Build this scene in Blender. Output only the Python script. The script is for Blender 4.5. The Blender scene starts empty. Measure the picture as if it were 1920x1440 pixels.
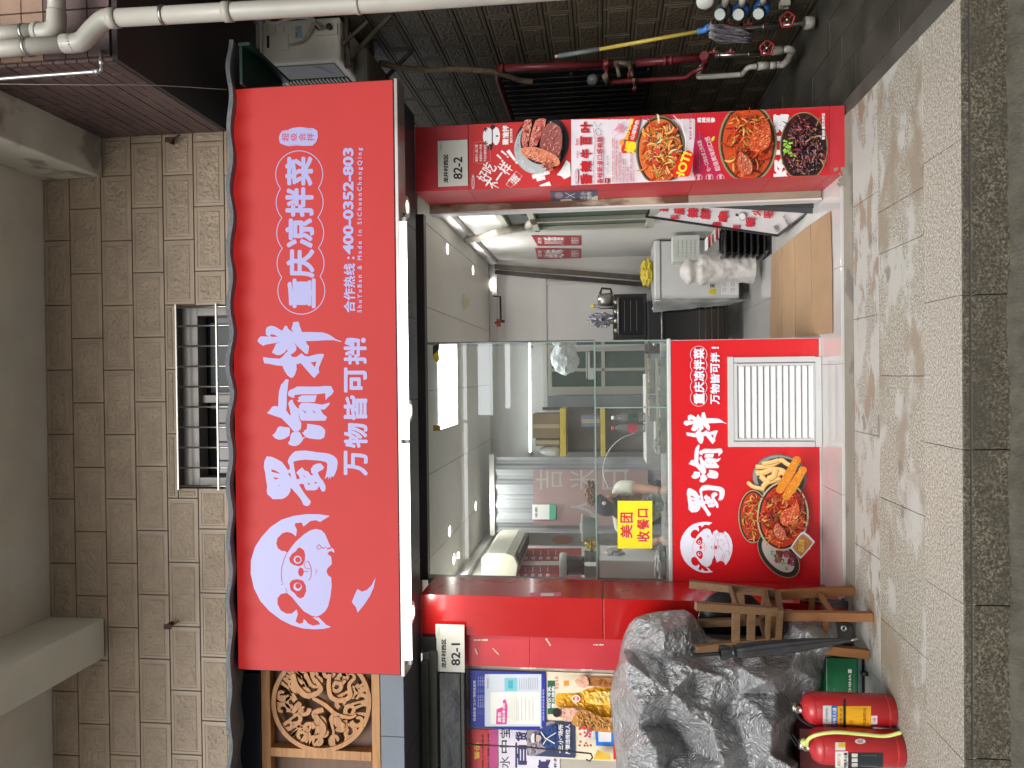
import bpy, math, random
from mathutils import Vector, noise
random.seed(7)
R = math.radians
SC = bpy.context.scene
COL = SC.collection
# ---------------------------------------------------------------- camera
FPX = 1420.0                       # focal length for a 1920 px wide frame
CAM = Vector((0.0, -4.6, 1.41))
_p, _yw, _ro = 0.1194, 0.0106, 0.010
_F = Vector((-math.sin(_yw)*math.cos(_p), math.cos(_yw)*math.cos(_p), math.sin(_p)))
_r0 = Vector((math.cos(_yw), math.sin(_yw), 0)); _u0 = _r0.cross(_F)
RT = (_r0*math.cos(_ro) - _u0*math.sin(_ro)).normalized()
UP = (_u0*math.cos(_ro) + _r0*math.sin(_ro)).normalized()
cd = bpy.data.cameras.new('camera'); cam = bpy.data.objects.new('camera', cd); COL.objects.link(cam)
from mathutils import Matrix
bk = -_F
m = Matrix(((-UP.x, RT.x, bk.x), (-UP.y, RT.y, bk.y), (-UP.z, RT.z, bk.z))).to_4x4()   # the phone was held sideways
m.translation = CAM
cam.matrix_world = m
cd.sensor_fit = 'HORIZONTAL'; cd.sensor_width = 36; cd.lens = FPX*36/1920
cd.clip_start = 0.05; cd.clip_end = 500
SC.camera = cam
# ---------------------------------------------------------------- world, sun, exposure
SUN_EL, SUN_AZ = R(40), R(196)
W = bpy.data.worlds.new('World'); SC.world = W; W.use_nodes = True
nt = W.node_tree; bg = nt.nodes['Background']
sk = nt.nodes.new('ShaderNodeTexSky'); sk.sky_type = 'NISHITA'; sk.sun_disc = False
sk.sun_elevation = SUN_EL; sk.sun_rotation = SUN_AZ; sk.air_density = 1.0; sk.dust_density = 4.0; sk.ozone_density = 1.0
hs = nt.nodes.new('ShaderNodeHueSaturation'); hs.inputs['Saturation'].default_value = 0.22
nt.links.new(sk.outputs[0], hs.inputs['Color']); nt.links.new(hs.outputs[0], bg.inputs[0])
bg.inputs[1].default_value = 0.15
sd = bpy.data.lights.new('sun', 'SUN'); sd.energy = 0.8; sd.angle = R(25); sd.color = (1, .97, .92)
so = bpy.data.objects.new('sun', sd); COL.objects.link(so)
sdir = Vector((math.sin(SUN_AZ)*math.cos(SUN_EL), math.cos(SUN_AZ)*math.cos(SUN_EL), math.sin(SUN_EL)))
so.rotation_euler = sdir.to_track_quat('Z', 'Y').to_euler()
SC.view_settings.view_transform = 'Standard'; SC.view_settings.look = 'None'
SC.view_settings.exposure = 0.47; SC.view_settings.gamma = 1; SC.view_settings.use_curve_mapping = False
SC.render.engine = 'CYCLES'; SC.cycles.use_denoising = True
SC.cycles.max_bounces = 8; SC.cycles.transparent_max_bounces = 12; SC.cycles.caustics_reflective = False; SC.cycles.caustics_refractive = False
SC.cycles.sample_clamp_indirect = 4

# ---------------------------------------------------------------- places: pixel of the photograph -> point
def ray(x, y):
    return _F + RT*((1440-y-720)/FPX) - UP*((x-960)/FPX)
def P(x, y, Y):
    d = ray(x, y); return CAM + d*((Y-CAM.y)/d.y)
def G(x, y, Z=0.0):
    d = ray(x, y); return CAM + d*((Z-CAM.z)/d.z)
def SXp(x, y, X):
    d = ray(x, y); return CAM + d*((X-CAM.x)/d.x)
def rect(x0, x1, y0, y1, Y):
    xm, ym = (x0+x1)/2, (y0+y1)/2
    return P(xm, y1, Y).x, P(xm, y0, Y).x, P(x1, ym, Y).z, P(x0, ym, Y).z      # X0,X1,Z0,Z1

# ---------------------------------------------------------------- materials
def lin(c):
    return tuple(((v/255)/12.92 if v/255 <= .04045 else ((v/255+.055)/1.055)**2.4) for v in c)
MATS = {}
def mat(name, col, rough=.6, metal=0, var=.12, vs=6, bump=0, bs=60, col2=None, c2s=3, c2t=.55, spec=.5, emit=None, es=0, alpha=None, stretch=None, trans=0, sharp=.08, coat=0, bd=.01):
    if name in MATS: return MATS[name]
    M = bpy.data.materials.new(name); M.use_nodes = True; n = M.node_tree.nodes; l = M.node_tree.links
    b = n['Principled BSDF']; b.inputs['Roughness'].default_value = rough; b.inputs['Metallic'].default_value = metal
    b.inputs['Specular IOR Level'].default_value = spec
    if coat: b.inputs['Coat Weight'].default_value = coat; b.inputs['Coat Roughness'].default_value = .08
    if trans: b.inputs['Transmission Weight'].default_value = trans
    if emit: b.inputs['Emission Color'].default_value = (*emit, 1); b.inputs['Emission Strength'].default_value = es
    g = n.new('ShaderNodeNewGeometry'); src = g.outputs['Position']
    if stretch:
        mp = n.new('ShaderNodeMapping'); mp.inputs['Scale'].default_value = stretch; l.new(src, mp.inputs[0]); src = mp.outputs[0]
    base = None
    if col2:
        nz = n.new('ShaderNodeTexNoise'); nz.inputs['Scale'].default_value = c2s; nz.inputs['Detail'].default_value = 8; l.new(src, nz.inputs['Vector'])
        rp = n.new('ShaderNodeValToRGB'); rp.color_ramp.elements[0].position = c2t-sharp; rp.color_ramp.elements[1].position = c2t+sharp
        rp.color_ramp.elements[0].color = (*col, 1); rp.color_ramp.elements[1].color = (*col2, 1)
        l.new(nz.outputs[0], rp.inputs[0]); base = rp.outputs[0]
    if var:
        nz = n.new('ShaderNodeTexNoise'); nz.inputs['Scale'].default_value = vs; nz.inputs['Detail'].default_value = 6; l.new(src, nz.inputs['Vector'])
        mr = n.new('ShaderNodeMapRange'); mr.inputs[1].default_value = .25; mr.inputs[2].default_value = .75
        mr.inputs[3].default_value = 1-var; mr.inputs[4].default_value = 1+var; l.new(nz.outputs[0], mr.inputs[0])
        mx = n.new('ShaderNodeVectorMath'); mx.operation = 'SCALE'
        if base: l.new(base, mx.inputs[0])
        else: mx.inputs[0].default_value = col
        l.new(mr.outputs[0], mx.inputs['Scale']); base = mx.outputs[0]
        mr2 = n.new('ShaderNodeMapRange'); mr2.inputs[3].default_value = max(.02, rough*.8); mr2.inputs[4].default_value = min(1, rough*1.25)
        l.new(nz.outputs[0], mr2.inputs[0]); l.new(mr2.outputs[0], b.inputs['Roughness'])
    if base: l.new(base, b.inputs['Base Color'])
    else: b.inputs['Base Color'].default_value = (*col, 1)
    if bump:
        nz = n.new('ShaderNodeTexNoise'); nz.inputs['Scale'].default_value = bs; nz.inputs['Detail'].default_value = 4; l.new(src, nz.inputs['Vector'])
        bp = n.new('ShaderNodeBump'); bp.inputs['Strength'].default_value = bump; bp.inputs['Distance'].default_value = bd
        l.new(nz.outputs[0], bp.inputs['Height']); l.new(bp.outputs[0], b.inputs['Normal'])
    MATS[name] = M; return M
def ink(c, rough=.4, k=1.0):
    nm = 'ink_%d_%d_%d_%d' % (*c, int(rough*10)) + ('' if k == 1 else '_%d' % int(k*100))
    cc = tuple(v*k for v in lin(c))
    return mat(nm, cc, rough, var=.05, vs=9)
def glow(name, c, s):
    if name in MATS: return MATS[name]
    M = bpy.data.materials.new(name); M.use_nodes = True; b = M.node_tree.nodes['Principled BSDF']
    b.inputs['Base Color'].default_value = (*[min(1, v) for v in c], 1); b.inputs['Emission Color'].default_value = (*c, 1); b.inputs['Emission Strength'].default_value = s
    b.inputs['Roughness'].default_value = .35
    MATS[name] = M; return M
def glassm(name, tint=(.9, .95, .93), ior=1.45, haze=.03):
    if name in MATS: return MATS[name]
    M = bpy.data.materials.new(name); M.use_nodes = True; n = M.node_tree.nodes; l = M.node_tree.links
    n.remove(n['Principled BSDF']); o = n['Material Output']
    t = n.new('ShaderNodeBsdfTransparent'); t.inputs[0].default_value = (*tint, 1)
    gl = n.new('ShaderNodeBsdfGlossy'); gl.inputs['Roughness'].default_value = .01
    fr = n.new('ShaderNodeFresnel'); fr.inputs[0].default_value = ior
    df = n.new('ShaderNodeBsdfDiffuse'); df.inputs[0].default_value = (.6, .63, .62, 1)
    m1 = n.new('ShaderNodeMixShader'); m2 = n.new('ShaderNodeMixShader')
    nz = n.new('ShaderNodeTexNoise'); nz.inputs['Scale'].default_value = 4; nz.inputs['Detail'].default_value = 8
    g = n.new('ShaderNodeNewGeometry'); l.new(g.outputs['Position'], nz.inputs['Vector'])
    mr = n.new('ShaderNodeMapRange'); mr.inputs[3].default_value = 0; mr.inputs[4].default_value = haze*2; l.new(nz.outputs[0], mr.inputs[0])  # pale diffuse veil
    l.new(mr.outputs[0], m1.inputs[0]); l.new(t.outputs[0], m1.inputs[1]); l.new(df.outputs[0], m1.inputs[2])
    l.new(fr.outputs[0], m2.inputs[0]); l.new(m1.outputs[0], m2.inputs[1]); l.new(gl.outputs[0], m2.inputs[2])
    l.new(m2.outputs[0], o.inputs[0]); MATS[name] = M; return M

# ---------------------------------------------------------------- mesh building
WL = {}
class MB:
    def __init__(s): s.v = []; s.f = []; s.m = []; s.sm = []; s.mats = []
    def mi(s, mt):
        if mt not in s.mats: s.mats.append(mt)
        return s.mats.index(mt)
    def add(s, vs, fs, mt, smooth=False):
        b = len(s.v); k = s.mi(mt); s.v += [Vector(q) for q in vs]
        for f in fs: s.f.append([b+i for i in f]); s.m.append(k); s.sm.append(smooth)
        return s
    def box(s, X0, X1, Y0, Y1, Z0, Z1, mt):
        X0, X1 = min(X0, X1), max(X0, X1); Y0, Y1 = min(Y0, Y1), max(Y0, Y1); Z0, Z1 = min(Z0, Z1), max(Z0, Z1)
        v = [(x, y, z) for z in (Z0, Z1) for y in (Y0, Y1) for x in (X0, X1)]
        return s.add(v, [(0, 2, 3, 1), (4, 5, 7, 6), (0, 1, 5, 4), (2, 6, 7, 3), (0, 4, 6, 2), (1, 3, 7, 5)], mt)
    def pbox(s, x0, x1, y0, y1, Y0, Y1, mt):
        a = rect(x0, x1, y0, y1, Y0); return s.box(a[0], a[1], Y0, Y1, a[2], a[3], mt)
    def bar(s, a, b, w, h, mt, up=(0, -1, 0), taper=1):
        a = Vector(a); b = Vector(b); d = (b-a).normalized(); u = Vector(up)
        x = d.cross(u)
        if x.length < 1e-4: x = d.cross(Vector((1, 0, 0)))
        x.normalize(); y = x.cross(d)
        v = [c + x*(i*w*k/2) + y*(j*h*k/2) for c, k in ((a, 1), (b, taper)) for i, j in ((-1, -1), (1, -1), (1, 1), (-1, 1))]
        return s.add(v, [(0, 3, 2, 1), (4, 5, 6, 7), (0, 1, 5, 4), (1, 2, 6, 5), (2, 3, 7, 6), (3, 0, 4, 7)], mt)
    def tube(s, pts, r, mt, n=12, caps=True):
        pts = [Vector(p) for p in pts]; rr = r if isinstance(r, (list, tuple)) else [r]*len(pts)
        d0 = (pts[1]-pts[0]).normalized(); x = d0.orthogonal().normalized(); vs = []
        for i, p in enumerate(pts):
            d = (pts[min(i+1, len(pts)-1)]-pts[max(i-1, 0)]).normalized()
            x = (x - d*x.dot(d)).normalized(); y = d.cross(x)
            vs += [p + (x*math.cos(2*math.pi*k/n)+y*math.sin(2*math.pi*k/n))*rr[i] for k in range(n)]
        fs = [(i*n+k, i*n+(k+1) % n, (i+1)*n+(k+1) % n, (i+1)*n+k) for i in range(len(pts)-1) for k in range(n)]
        s.add(vs, fs, mt, True)
        if caps:
            b = len(s.v)-len(vs); k = s.mi(mt)
            s.f.append([b+i for i in range(n)][::-1]); s.m.append(k); s.sm.append(False)
            s.f.append([b+(len(pts)-1)*n+i for i in range(n)]); s.m.append(k); s.sm.append(False)
        return s
    def lathe(s, c, prof, mt, n=24, axis=(0, 0, 1), smooth=True):
        c = Vector(c); a = Vector(axis).normalized(); x = a.orthogonal().normalized(); y = a.cross(x); vs = []
        for (r, h) in prof:
            vs += [c + a*h + (x*math.cos(2*math.pi*k/n)+y*math.sin(2*math.pi*k/n))*max(r, 1e-5) for k in range(n)]
        fs = [(i*n+k, i*n+(k+1) % n, (i+1)*n+(k+1) % n, (i+1)*n+k) for i in range(len(prof)-1) for k in range(n)]
        return s.add(vs, fs, mt, smooth)
    def build(s, name, parent=None, bev=0, **tags):
        me = bpy.data.meshes.new(name); off = WL.get(parent.name, Vector()) if parent else Vector()
        me.from_pydata([tuple(q-off) for q in s.v], [], s.f)
        for k in s.mats: me.materials.append(k)
        for p_, k, q in zip(me.polygons, s.m, s.sm): p_.material_index = k; p_.use_smooth = q
        me.update()
        o = bpy.data.objects.new(name, me); COL.objects.link(o)
        if parent: o.parent = parent; WL[o.name] = off
        if bev:
            b = o.modifiers.new('bevel', 'BEVEL'); b.width = bev; b.segments = 2; b.limit_method = 'ANGLE'; b.angle_limit = R(40)
        for k, q in tags.items(): o[k] = q
        return o
def thing(name, label, cat, loc=(0, 0, 0), group=None):
    o = bpy.data.objects.new(name, None); COL.objects.link(o); o.empty_display_size = .1
    o.location = loc; WL[o.name] = Vector(loc); o['label'] = label; o['category'] = cat
    if group: o['group'] = group
    return o
def whole(mb, name, label, cat, group=None, bev=0):
    c = sum(mb.v, Vector())/len(mb.v); c.z = min(q.z for q in mb.v)
    for q in mb.v: q -= c
    o = mb.build(name, None, bev); o.location = c; o['label'] = label; o['category'] = cat
    if group: o['group'] = group
    return o
def setting(name):
    o = bpy.data.objects.new(name, None); COL.objects.link(o); o['kind'] = 'structure'; WL[o.name] = Vector(); return o
def wall(name, label, cat='wall'):
    return thing(name, label, cat)
def copy_thing(root, delta, label, rotz=None):
    def cp(o, par):
        c = o.copy(); COL.objects.link(c); c.parent = par
        for ch in o.children: cp(ch, c)
        return c
    c = cp(root, None); c.location = Vector(root.location)+Vector(delta); c['label'] = label
    if rotz is not None: c.rotation_euler.z = rotz
    return c

# ---------------------------------------------------------------- flat print (letters, logos, pictures) on a plane
_TXT = {}
def text_mesh(sx, bold, size_hint=1, shear=0):
    key = (sx, shear)
    if key in _TXT: return _TXT[key]
    cu = bpy.data.curves.new('t', 'FONT'); cu.body = sx; cu.size = 1; cu.fill_mode = 'BOTH'; cu.resolution_u = 3; cu.shear = shear
    o = bpy.data.objects.new('t', cu); COL.objects.link(o)
    bpy.context.view_layer.update()
    me = bpy.data.meshes.new_from_object(o.evaluated_get(bpy.context.evaluated_depsgraph_get()))
    vs = [v.co.copy() for v in me.vertices]; fs = [list(p.vertices) for p in me.polygons]
    bpy.data.objects.remove(o); bpy.data.curves.remove(cu); bpy.data.meshes.remove(me)
    _TXT[key] = (vs, fs); return _TXT[key]
def smooth_closed(pts, k=4):
    n = len(pts); out = []
    for i in range(n):
        p0, p1, p2, p3 = [Vector(pts[(i+j-1) % n]) for j in range(4)]
        for q in range(k):
            t = q/k
            out.append(.5*((2*p1)+(p2-p0)*t+(2*p0-5*p1+4*p2-p3)*t*t+(3*p1-3*p2+3*p0*-1+p3*1 if False else (-p0+3*p1-3*p2+p3))*t*t*t))
    return [(q.x, q.y) for q in out]
class Art:
    """collects flat coloured shapes given in pixel places and lays them on a plane; to3 turns a pixel place and a lift into a point"""
    def __init__(s, to3, clip=None): s.to3 = to3; s.mb = MB(); s.k = 0; s.clip = clip
    def lift(s): s.k += 1; return .0006 + .00012*s.k
    def poly(s, mt, pts, smooth=0):
        if smooth: pts = smooth_closed(pts, smooth)
        if s.clip:
            pts = clip_rect(pts, s.clip)
            if len(pts) < 3: return s
        h = s.lift(); s.mb.add([s.to3(x, y, h) for x, y in pts], [list(range(len(pts)))], mt); return s
    def strip(s, mt, pts, w, same=False):
        h = s.lift() if not same else .0006 + .00012*s.k; vs = []; n = len(pts)
        for i, p in enumerate(pts):
            a = Vector(pts[max(0, i-1)]); b = Vector(pts[min(n-1, i+1)]); d = (b-a)
            if d.length < 1e-6: d = Vector((1, 0))
            d.normalize(); q = Vector((-d.y, d.x))*(w if not isinstance(w, list) else w[i])/2
            for sgn in (1, -1):
                x, y = p[0]+q.x*sgn, p[1]+q.y*sgn
                if s.clip: x = min(max(x, s.clip[0]), s.clip[1]); y = min(max(y, s.clip[2]), s.clip[3])
                vs.append(s.to3(x, y, h))
        s.mb.add(vs, [(2*i, 2*i+1, 2*i+3, 2*i+2) for i in range(n-1)], mt); return s
    def ell(s, mt, cx, cy, rx, ry, rot=0, n=28):
        c, q = math.cos(rot), math.sin(rot)
        return s.poly(mt, [(cx+rx*math.cos(a)*c-ry*math.sin(a)*q, cy+rx*math.cos(a)*q+ry*math.sin(a)*c) for a in [2*math.pi*i/n for i in range(n)]])
    def ring(s, mt, cx, cy, r, w, n=28):
        return s.strip(mt, [(cx+r*math.cos(a), cy+r*math.sin(a)) for a in [2*math.pi*i/n for i in range(n+1)]], w)
    def rc(s, mt, x0, x1, y0, y1): return s.poly(mt, [(x0, y0), (x1, y0), (x1, y1), (x0, y1)])
    def text(s, mt, tx, x0, x1, y0, y1, bold=.02, rot=0, rough=0, shear=0):
        """text reads from y1 up to y0; its top is x0, its foot x1 (the photograph lies on its side)"""
        vs, fs = text_mesh(tx, 0, shear=shear); h = s.lift()
        if not vs: return s
        if bold >= .008:       # heavier strokes: the outline laid several times, each a hair above the last
            bb = bold*.85; offs = [(0, 0), (bb, 0), (-bb, 0), (0, bb), (0, -bb)]
            if bold >= .03: offs += [(bb*.7, bb*.7), (-bb*.7, bb*.7), (bb*.7, -bb*.7), (-bb*.7, -bb*.7)]
            nv = len(vs); v2, f2, hh = [], [], []
            for i, (ox, oy) in enumerate(offs):
                v2 += [Vector((v.x+ox, v.y+oy, 0)) for v in vs]; f2 += [[q+i*nv for q in f] for f in fs]; hh += [.000025*i]*nv
            vs, fs = v2, f2; s.k += 1
        else: hh = [0]*len(vs)
        ax, bx = min(v.x for v in vs), max(v.x for v in vs); ay, by = min(v.y for v in vs), max(v.y for v in vs)
        cx, cy = (x0+x1)/2, (y0+y1)/2; out = []
        for v, dh in zip(vs, hh):
            py = y1 - (v.x-ax)/max(1e-6, bx-ax)*(y1-y0); px = x1 - (v.y-ay)/max(1e-6, by-ay)*(x1-x0)
            if rough: px += rough*noise.noise(Vector((px*.35, py*.35, 1))); py += rough*noise.noise(Vector((px*.35, py*.35, 7)))
            if rot:
                dx, dy = px-cx, py-cy; px = cx+dx*math.cos(rot)-dy*math.sin(rot); py = cy+dx*math.sin(rot)+dy*math.cos(rot)
            out.append(s.to3(px, py, h+dh))
        s.mb.add(out, fs, mt); return s
    def shade(s, pts, cols, n=40, L=8, w=1.4, seed=1, ang=None, sm=0):
        """short brush strokes of several printed tints inside a printed shape"""
        rn_ = random.Random(seed); pp = smooth_closed(pts, sm) if sm else pts
        x0, x1 = min(p[0] for p in pp), max(p[0] for p in pp); y0, y1 = min(p[1] for p in pp), max(p[1] for p in pp); k = 0; tries = 0
        def ins(x, y):
            c = False
            for i in range(len(pp)):
                (ax, ay), (bx, by) = pp[i-1], pp[i]
                if (ay > y) != (by > y) and x < (bx-ax)*(y-ay)/(by-ay)+ax: c = not c
            return c
        while k < n and tries < n*8:
            tries += 1; x, y = rn_.uniform(x0, x1), rn_.uniform(y0, y1); t = (rn_.uniform(0, 6.28) if ang is None else ang+rn_.gauss(0, .3)); l_ = L*rn_.uniform(.4, 1)
            q = [(x+math.cos(t+.25*j)*l_*j/3, y+math.sin(t+.25*j)*l_*j/3) for j in range(4)]
            if all(ins(*p) for p in q): s.strip(ink(rn_.choice(cols), .35), q, [w*v for v in (.3, 1, .9, .2)]); k += 1
        return s
    def build(s, name, parent): return s.mb.build(name, parent)
def clip_rect(pts, c):
    def cl(p, ins, cut):
        o = []
        for i in range(len(p)):
            a, b = p[i-1], p[i]
            if ins(b):
                if not ins(a): o.append(cut(a, b))
                o.append(b)
            elif ins(a): o.append(cut(a, b))
        return o
    x0, x1, y0, y1 = c
    def cx(v): return lambda a, b: (v, a[1]+(b[1]-a[1])*(v-a[0])/(b[0]-a[0]))
    def cy(v): return lambda a, b: (a[0]+(b[0]-a[0])*(v-a[1])/(b[1]-a[1]), v)
    for ins, cut in ((lambda p: p[0] >= x0, cx(x0)), (lambda p: p[0] <= x1, cx(x1)), (lambda p: p[1] >= y0, cy(y0)), (lambda p: p[1] <= y1, cy(y1))):
        pts = cl(pts, ins, cut)
        if len(pts) < 3: return []
    return pts
def facing(Y):
    """places on a plane that faces the street, at depth Y"""
    def f(x, y, h): return P(x, y, Y-h)
    return f
def on_side(X):
    def f(x, y, h): q = SXp(x, y, X); return Vector((X-h if X > 0 else X+h, q.y, q.z))
    return f
# ================================================================ the setting
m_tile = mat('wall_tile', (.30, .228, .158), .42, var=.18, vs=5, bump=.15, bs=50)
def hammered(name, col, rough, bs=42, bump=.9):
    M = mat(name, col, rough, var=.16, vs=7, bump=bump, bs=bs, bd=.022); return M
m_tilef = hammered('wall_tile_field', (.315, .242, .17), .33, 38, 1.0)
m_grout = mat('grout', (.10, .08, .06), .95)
m_dtile = mat('shaded_tile', (.082, .066, .042), .6, var=.2, vs=5, bump=.2, bs=40)  # alley shadow is put into these darker tile colours
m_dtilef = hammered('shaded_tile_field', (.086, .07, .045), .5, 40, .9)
m_conc = mat('painted_concrete', (.64, .58, .49), .85, var=.14, vs=2.2, bump=.25, bs=25, col2=(.64, .62, .55), c2s=2.5, c2t=.55, sharp=.1)
m_plast = mat('old_plaster', (.58, .55, .47), .85, var=.15, vs=3, bump=.3, bs=18, col2=(.30, .28, .23), c2s=4, c2t=.6, sharp=.05)
m_beamw = mat('white_beam', (.68, .65, .56), .8, var=.08, vs=3, bump=.12, bs=30)
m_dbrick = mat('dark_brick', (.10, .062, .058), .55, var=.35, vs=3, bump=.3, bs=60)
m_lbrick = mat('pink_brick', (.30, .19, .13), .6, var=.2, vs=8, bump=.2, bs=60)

def tile_mesh(w, h, ma, mf, key, _c={}):
    k = (round(w, 3), round(h, 3), key)
    if k in _c: return _c[k]
    def ring(i, y): return [(-w/2+i, y, -h/2+i), (w/2-i, y, -h/2+i), (w/2-i, y, h/2-i), (-w/2+i, y, h/2-i)]
    e = min(w, h); rs = [ring(0, .0), ring(.002, -.010), ring(min(.018, e*.2), -.011), ring(min(.022, e*.25), -.008), ring(min(.030, e*.3), -.0082), ring(min(.036, e*.36), -.012)]
    vs = [q for r in rs for q in r]; fs = []
    for i in range(len(rs)-1):
        for j in range(4): fs.append((i*4+j, i*4+(j+1) % 4, (i+1)*4+(j+1) % 4, (i+1)*4+j))
    fs.append(tuple((len(rs)-1)*4+j for j in range(4)))
    me = bpy.data.meshes.new('tile'); me.from_pydata(vs, [], fs); me.materials.append(ma); me.materials.append(mf)
    me.polygons[len(fs)-1].material_index = 1; me.update(); _c[k] = me; return me
def place_tile(par, me, loc, rz=0, name='tile'):
    o = bpy.data.objects.new(name, me); COL.objects.link(o); o.parent = par; o.location = loc
    o.rotation_euler = (R(random.uniform(-.25, .25)), 0, rz+R(random.uniform(-.25, .25))); return o

# upper wall of embossed tiles
uw = wall('upper_wall', 'beige wall of embossed rectangular tiles above the lit red shop sign')
zT = P(88, 700, 0).z; zB = P(520, 700, 0).z; XL, XR = -3.2, P(300, 251, 0).x
wz1 = P(333, 740, 0).z; wx0, wx1 = P(380, 915, 0).x, P(380, 573, 0).x; wz0 = P(520, 740, 0).z
mb = MB(); mb.box(XL, wx0, 0.001, .25, zB, zT+.1, m_grout); mb.box(wx1, XR-.002, 0.001, .25, zB, zT+.1, m_grout); mb.box(wx0, wx1, 0.001, .25, wz1, zT+.1, m_grout); mb.build('wall_backing', uw)
xr = [88, 137.5, 196, 253.5, 312, 369.5, 427, 484]
yref = [573, 634.5, 573, 632.5, 571.5, 629.5, 571]
for i in range(7):
    z1 = P(xr[i], 700, 0).z; z0 = P(xr[i+1], 700, 0).z; zc = (z0+z1)/2; h = z1-z0
    pit = P(xr[i], 600, 0).x-P(xr[i], 720.6, 0).x
    xj = P((xr[i]+xr[i+1])/2, yref[i], 0).x
    k = math.floor((XL-xj)/pit)
    while xj+k*pit < XR:
        a, b = xj+k*pit, min(xj+(k+1)*pit, XR-.002); k += 1
        a = max(a, XL)
        segs = [(a, b, z0, z1)]
        if z0 < wz1-.01 and b > wx0 and a < wx1:      # round the window
            segs = []
            zz = max(z0, wz1)
            if z1 > wz1+.02: segs.append((a, b, wz1, z1))
            lo = min(z1, wz1)
            if a < wx0-.02: segs.append((a, wx0, z0, lo))
            if b > wx1+.02: segs.append((wx1, b, z0, lo))
        for (p0, p1, q0, q1) in segs:
            w, hh = p1-p0-.004, q1-q0-.004
            if w < .02 or hh < .015: continue
            place_tile(uw, tile_mesh(w, hh, m_tile, m_tilef, 'u'), ((p0+p1)/2, 0, (q0+q1)/2))
# window in the upper wall
m_steel = mat('stainless', (.42, .41, .39), .35, 1, var=.1)
m_alu = mat('window_aluminium', (.20, .19, .175), .4, .3, var=.08)
m_dglass = mat('dark_glass', (.015, .018, .02), .08, spec=.8, var=0)
m_black = mat('black', (.012, .012, .013), .6)
wn = thing('barred_window', 'aluminium sliding window with steel bars half hidden behind the sign roof', 'window', ((wx0+wx1)/2, 0, wz0))
mb = MB(); mb.box(wx0, wx1, .18, .2, wz0, wz1, m_dglass); mb.build('pane', wn)
mb = MB(); t = .04
for (a, b, c, d) in ((wx0, wx1, wz1-.11, wz1), (wx0, wx0+.06, wz0, wz1-.11), (wx1-.06, wx1, wz0, wz1-.11)): mb.box(a, b, .06, .17, c, d, m_alu)
xm = P(400, 748, .1).x; mb.box(xm-.025, xm+.025, .10, .165, wz0, wz1-.11, m_alu); mb.build('window_frame', wn, .002)
mb = MB(); zc = P(408, 740, .2).z
for a, b in ((wx0+.5, xm-.04), (xm+.04, wx1-.1)): mb.box(a, b, .172, .179, wz0, zc+.03, mat('blind', (.10, .11, .11), .5))
mb.build('blind', wn)
for y0 in [576, 611, 649, 687, 725, 763, 801, 839, 877, 911]:
    X = P(370, y0, -.02).x; MB().tube([(X, -.02, wz0), (X, -.02, wz1-.01)], .006, m_steel, 8).build('bar', wn)
for zz in (wz1-.012, P(407, 740, -.03).z): MB().box(wx0-.01, wx1+.01, -.032, -.021, zz-.006, zz+.006, m_steel).build('rail', wn, .002)
# rusty hooks on the wall
for (hx, hy, lab) in ((327, 267, 'small rusty iron hook on the upper wall near the corner'), (325, 1167, 'small rusty iron hook on the upper wall below the white beam')):
    q = P(hx, hy, 0); mb = MB(); rust = mat('rust', (.06, .025, .012), .9, var=.4, vs=40)
    mb.box(q.x-.02, q.x+.012, -.07, -.012, q.z-.005, q.z+.004, rust); mb.box(q.x-.02, q.x+.012, -.075, -.07, q.z-.03, q.z+.02, rust); mb.bar((q.x, -.072, q.z-.03), (q.x+.03, -.05, q.z-.07), .008, .006, rust)
    whole(mb, 'iron_hook', lab, 'hook')

# ceiling slab and beams over the pavement
zc = zT
cs = setting('balcony_slab')
bm_l = (P(100, 1155, 0).x, P(100, 1228, 0).x); bm_r = (P(150, 250, 0).x, P(150, 336, 0).x)
mb = MB(); mb.box(-3.2, bm_r[0], -1.35, .3, zc, zc+.15, m_conc); mb.build('slab', cs)
zb = P(198, 1185, 0).z
mb = MB(); mb.box(bm_l[1], bm_l[0], -1.34, -.013, zb, zc-.002, m_beamw); mb.build('beam', cs, .006)
zb2 = P(194, 290, 0).z
mb = MB(); mb.box(bm_r[1], bm_r[0]-.022, -1.34, -.013, zb2, zc-.002, m_plast); mb.build('beam', cs, .01)
for i in range(10):          # tile edging on the side of the beam
    y1 = -.02-i*.13
    MB().box(bm_r[0]-.02, bm_r[0]+.0, y1-.125, y1, zb2-.012, zb2+.24, m_lbrick).build('tile', cs, .002)
# overhanging dark brick flank above the alley
ow = wall('brick_overhang', 'dark brown brick flank of the neighbouring upper floor above the alley')
zo = P(424, 232, 0).z; Xo = P(380, 250, 0).x; Yn = -1.12
mb = MB(); mb.box(Xo+.012, 3.6, Yn+.012, .4, zo+.01, 6.0, mat('brick_mortar', (.035, .026, .025), .95)); mb.build('wall_backing', ow)
bh, bl = .058, .235
nb = 0
for r_ in range(31):
    z0 = zo+.01+r_*(bh+.006); off = (r_ % 2)*bl/2
    y = -.004+0*off; 
    k = 0; y1 = .0-(.0 if r_ % 2 else -bl/2)
    while y1 > Yn:
        y0 = max(y1-bl, Yn+.001); yy1 = min(y1, -.014)
        if yy1-y0 > .02:
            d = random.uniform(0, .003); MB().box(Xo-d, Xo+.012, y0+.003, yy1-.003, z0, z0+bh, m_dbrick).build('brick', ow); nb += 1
        y1 -= bl+.006
for r_ in range(16):         # front of the overhang
    z0 = zo+.02+r_*.118
    for c_ in range(9):
        x0 = Xo+.02+c_*.24
        MB().box(x0, x0+.232, Yn-.004, Yn+.012, z0, z0+.112, m_lbrick if z0 > P(95, 60, Yn).z else m_dbrick).build('brick', ow)
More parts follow.
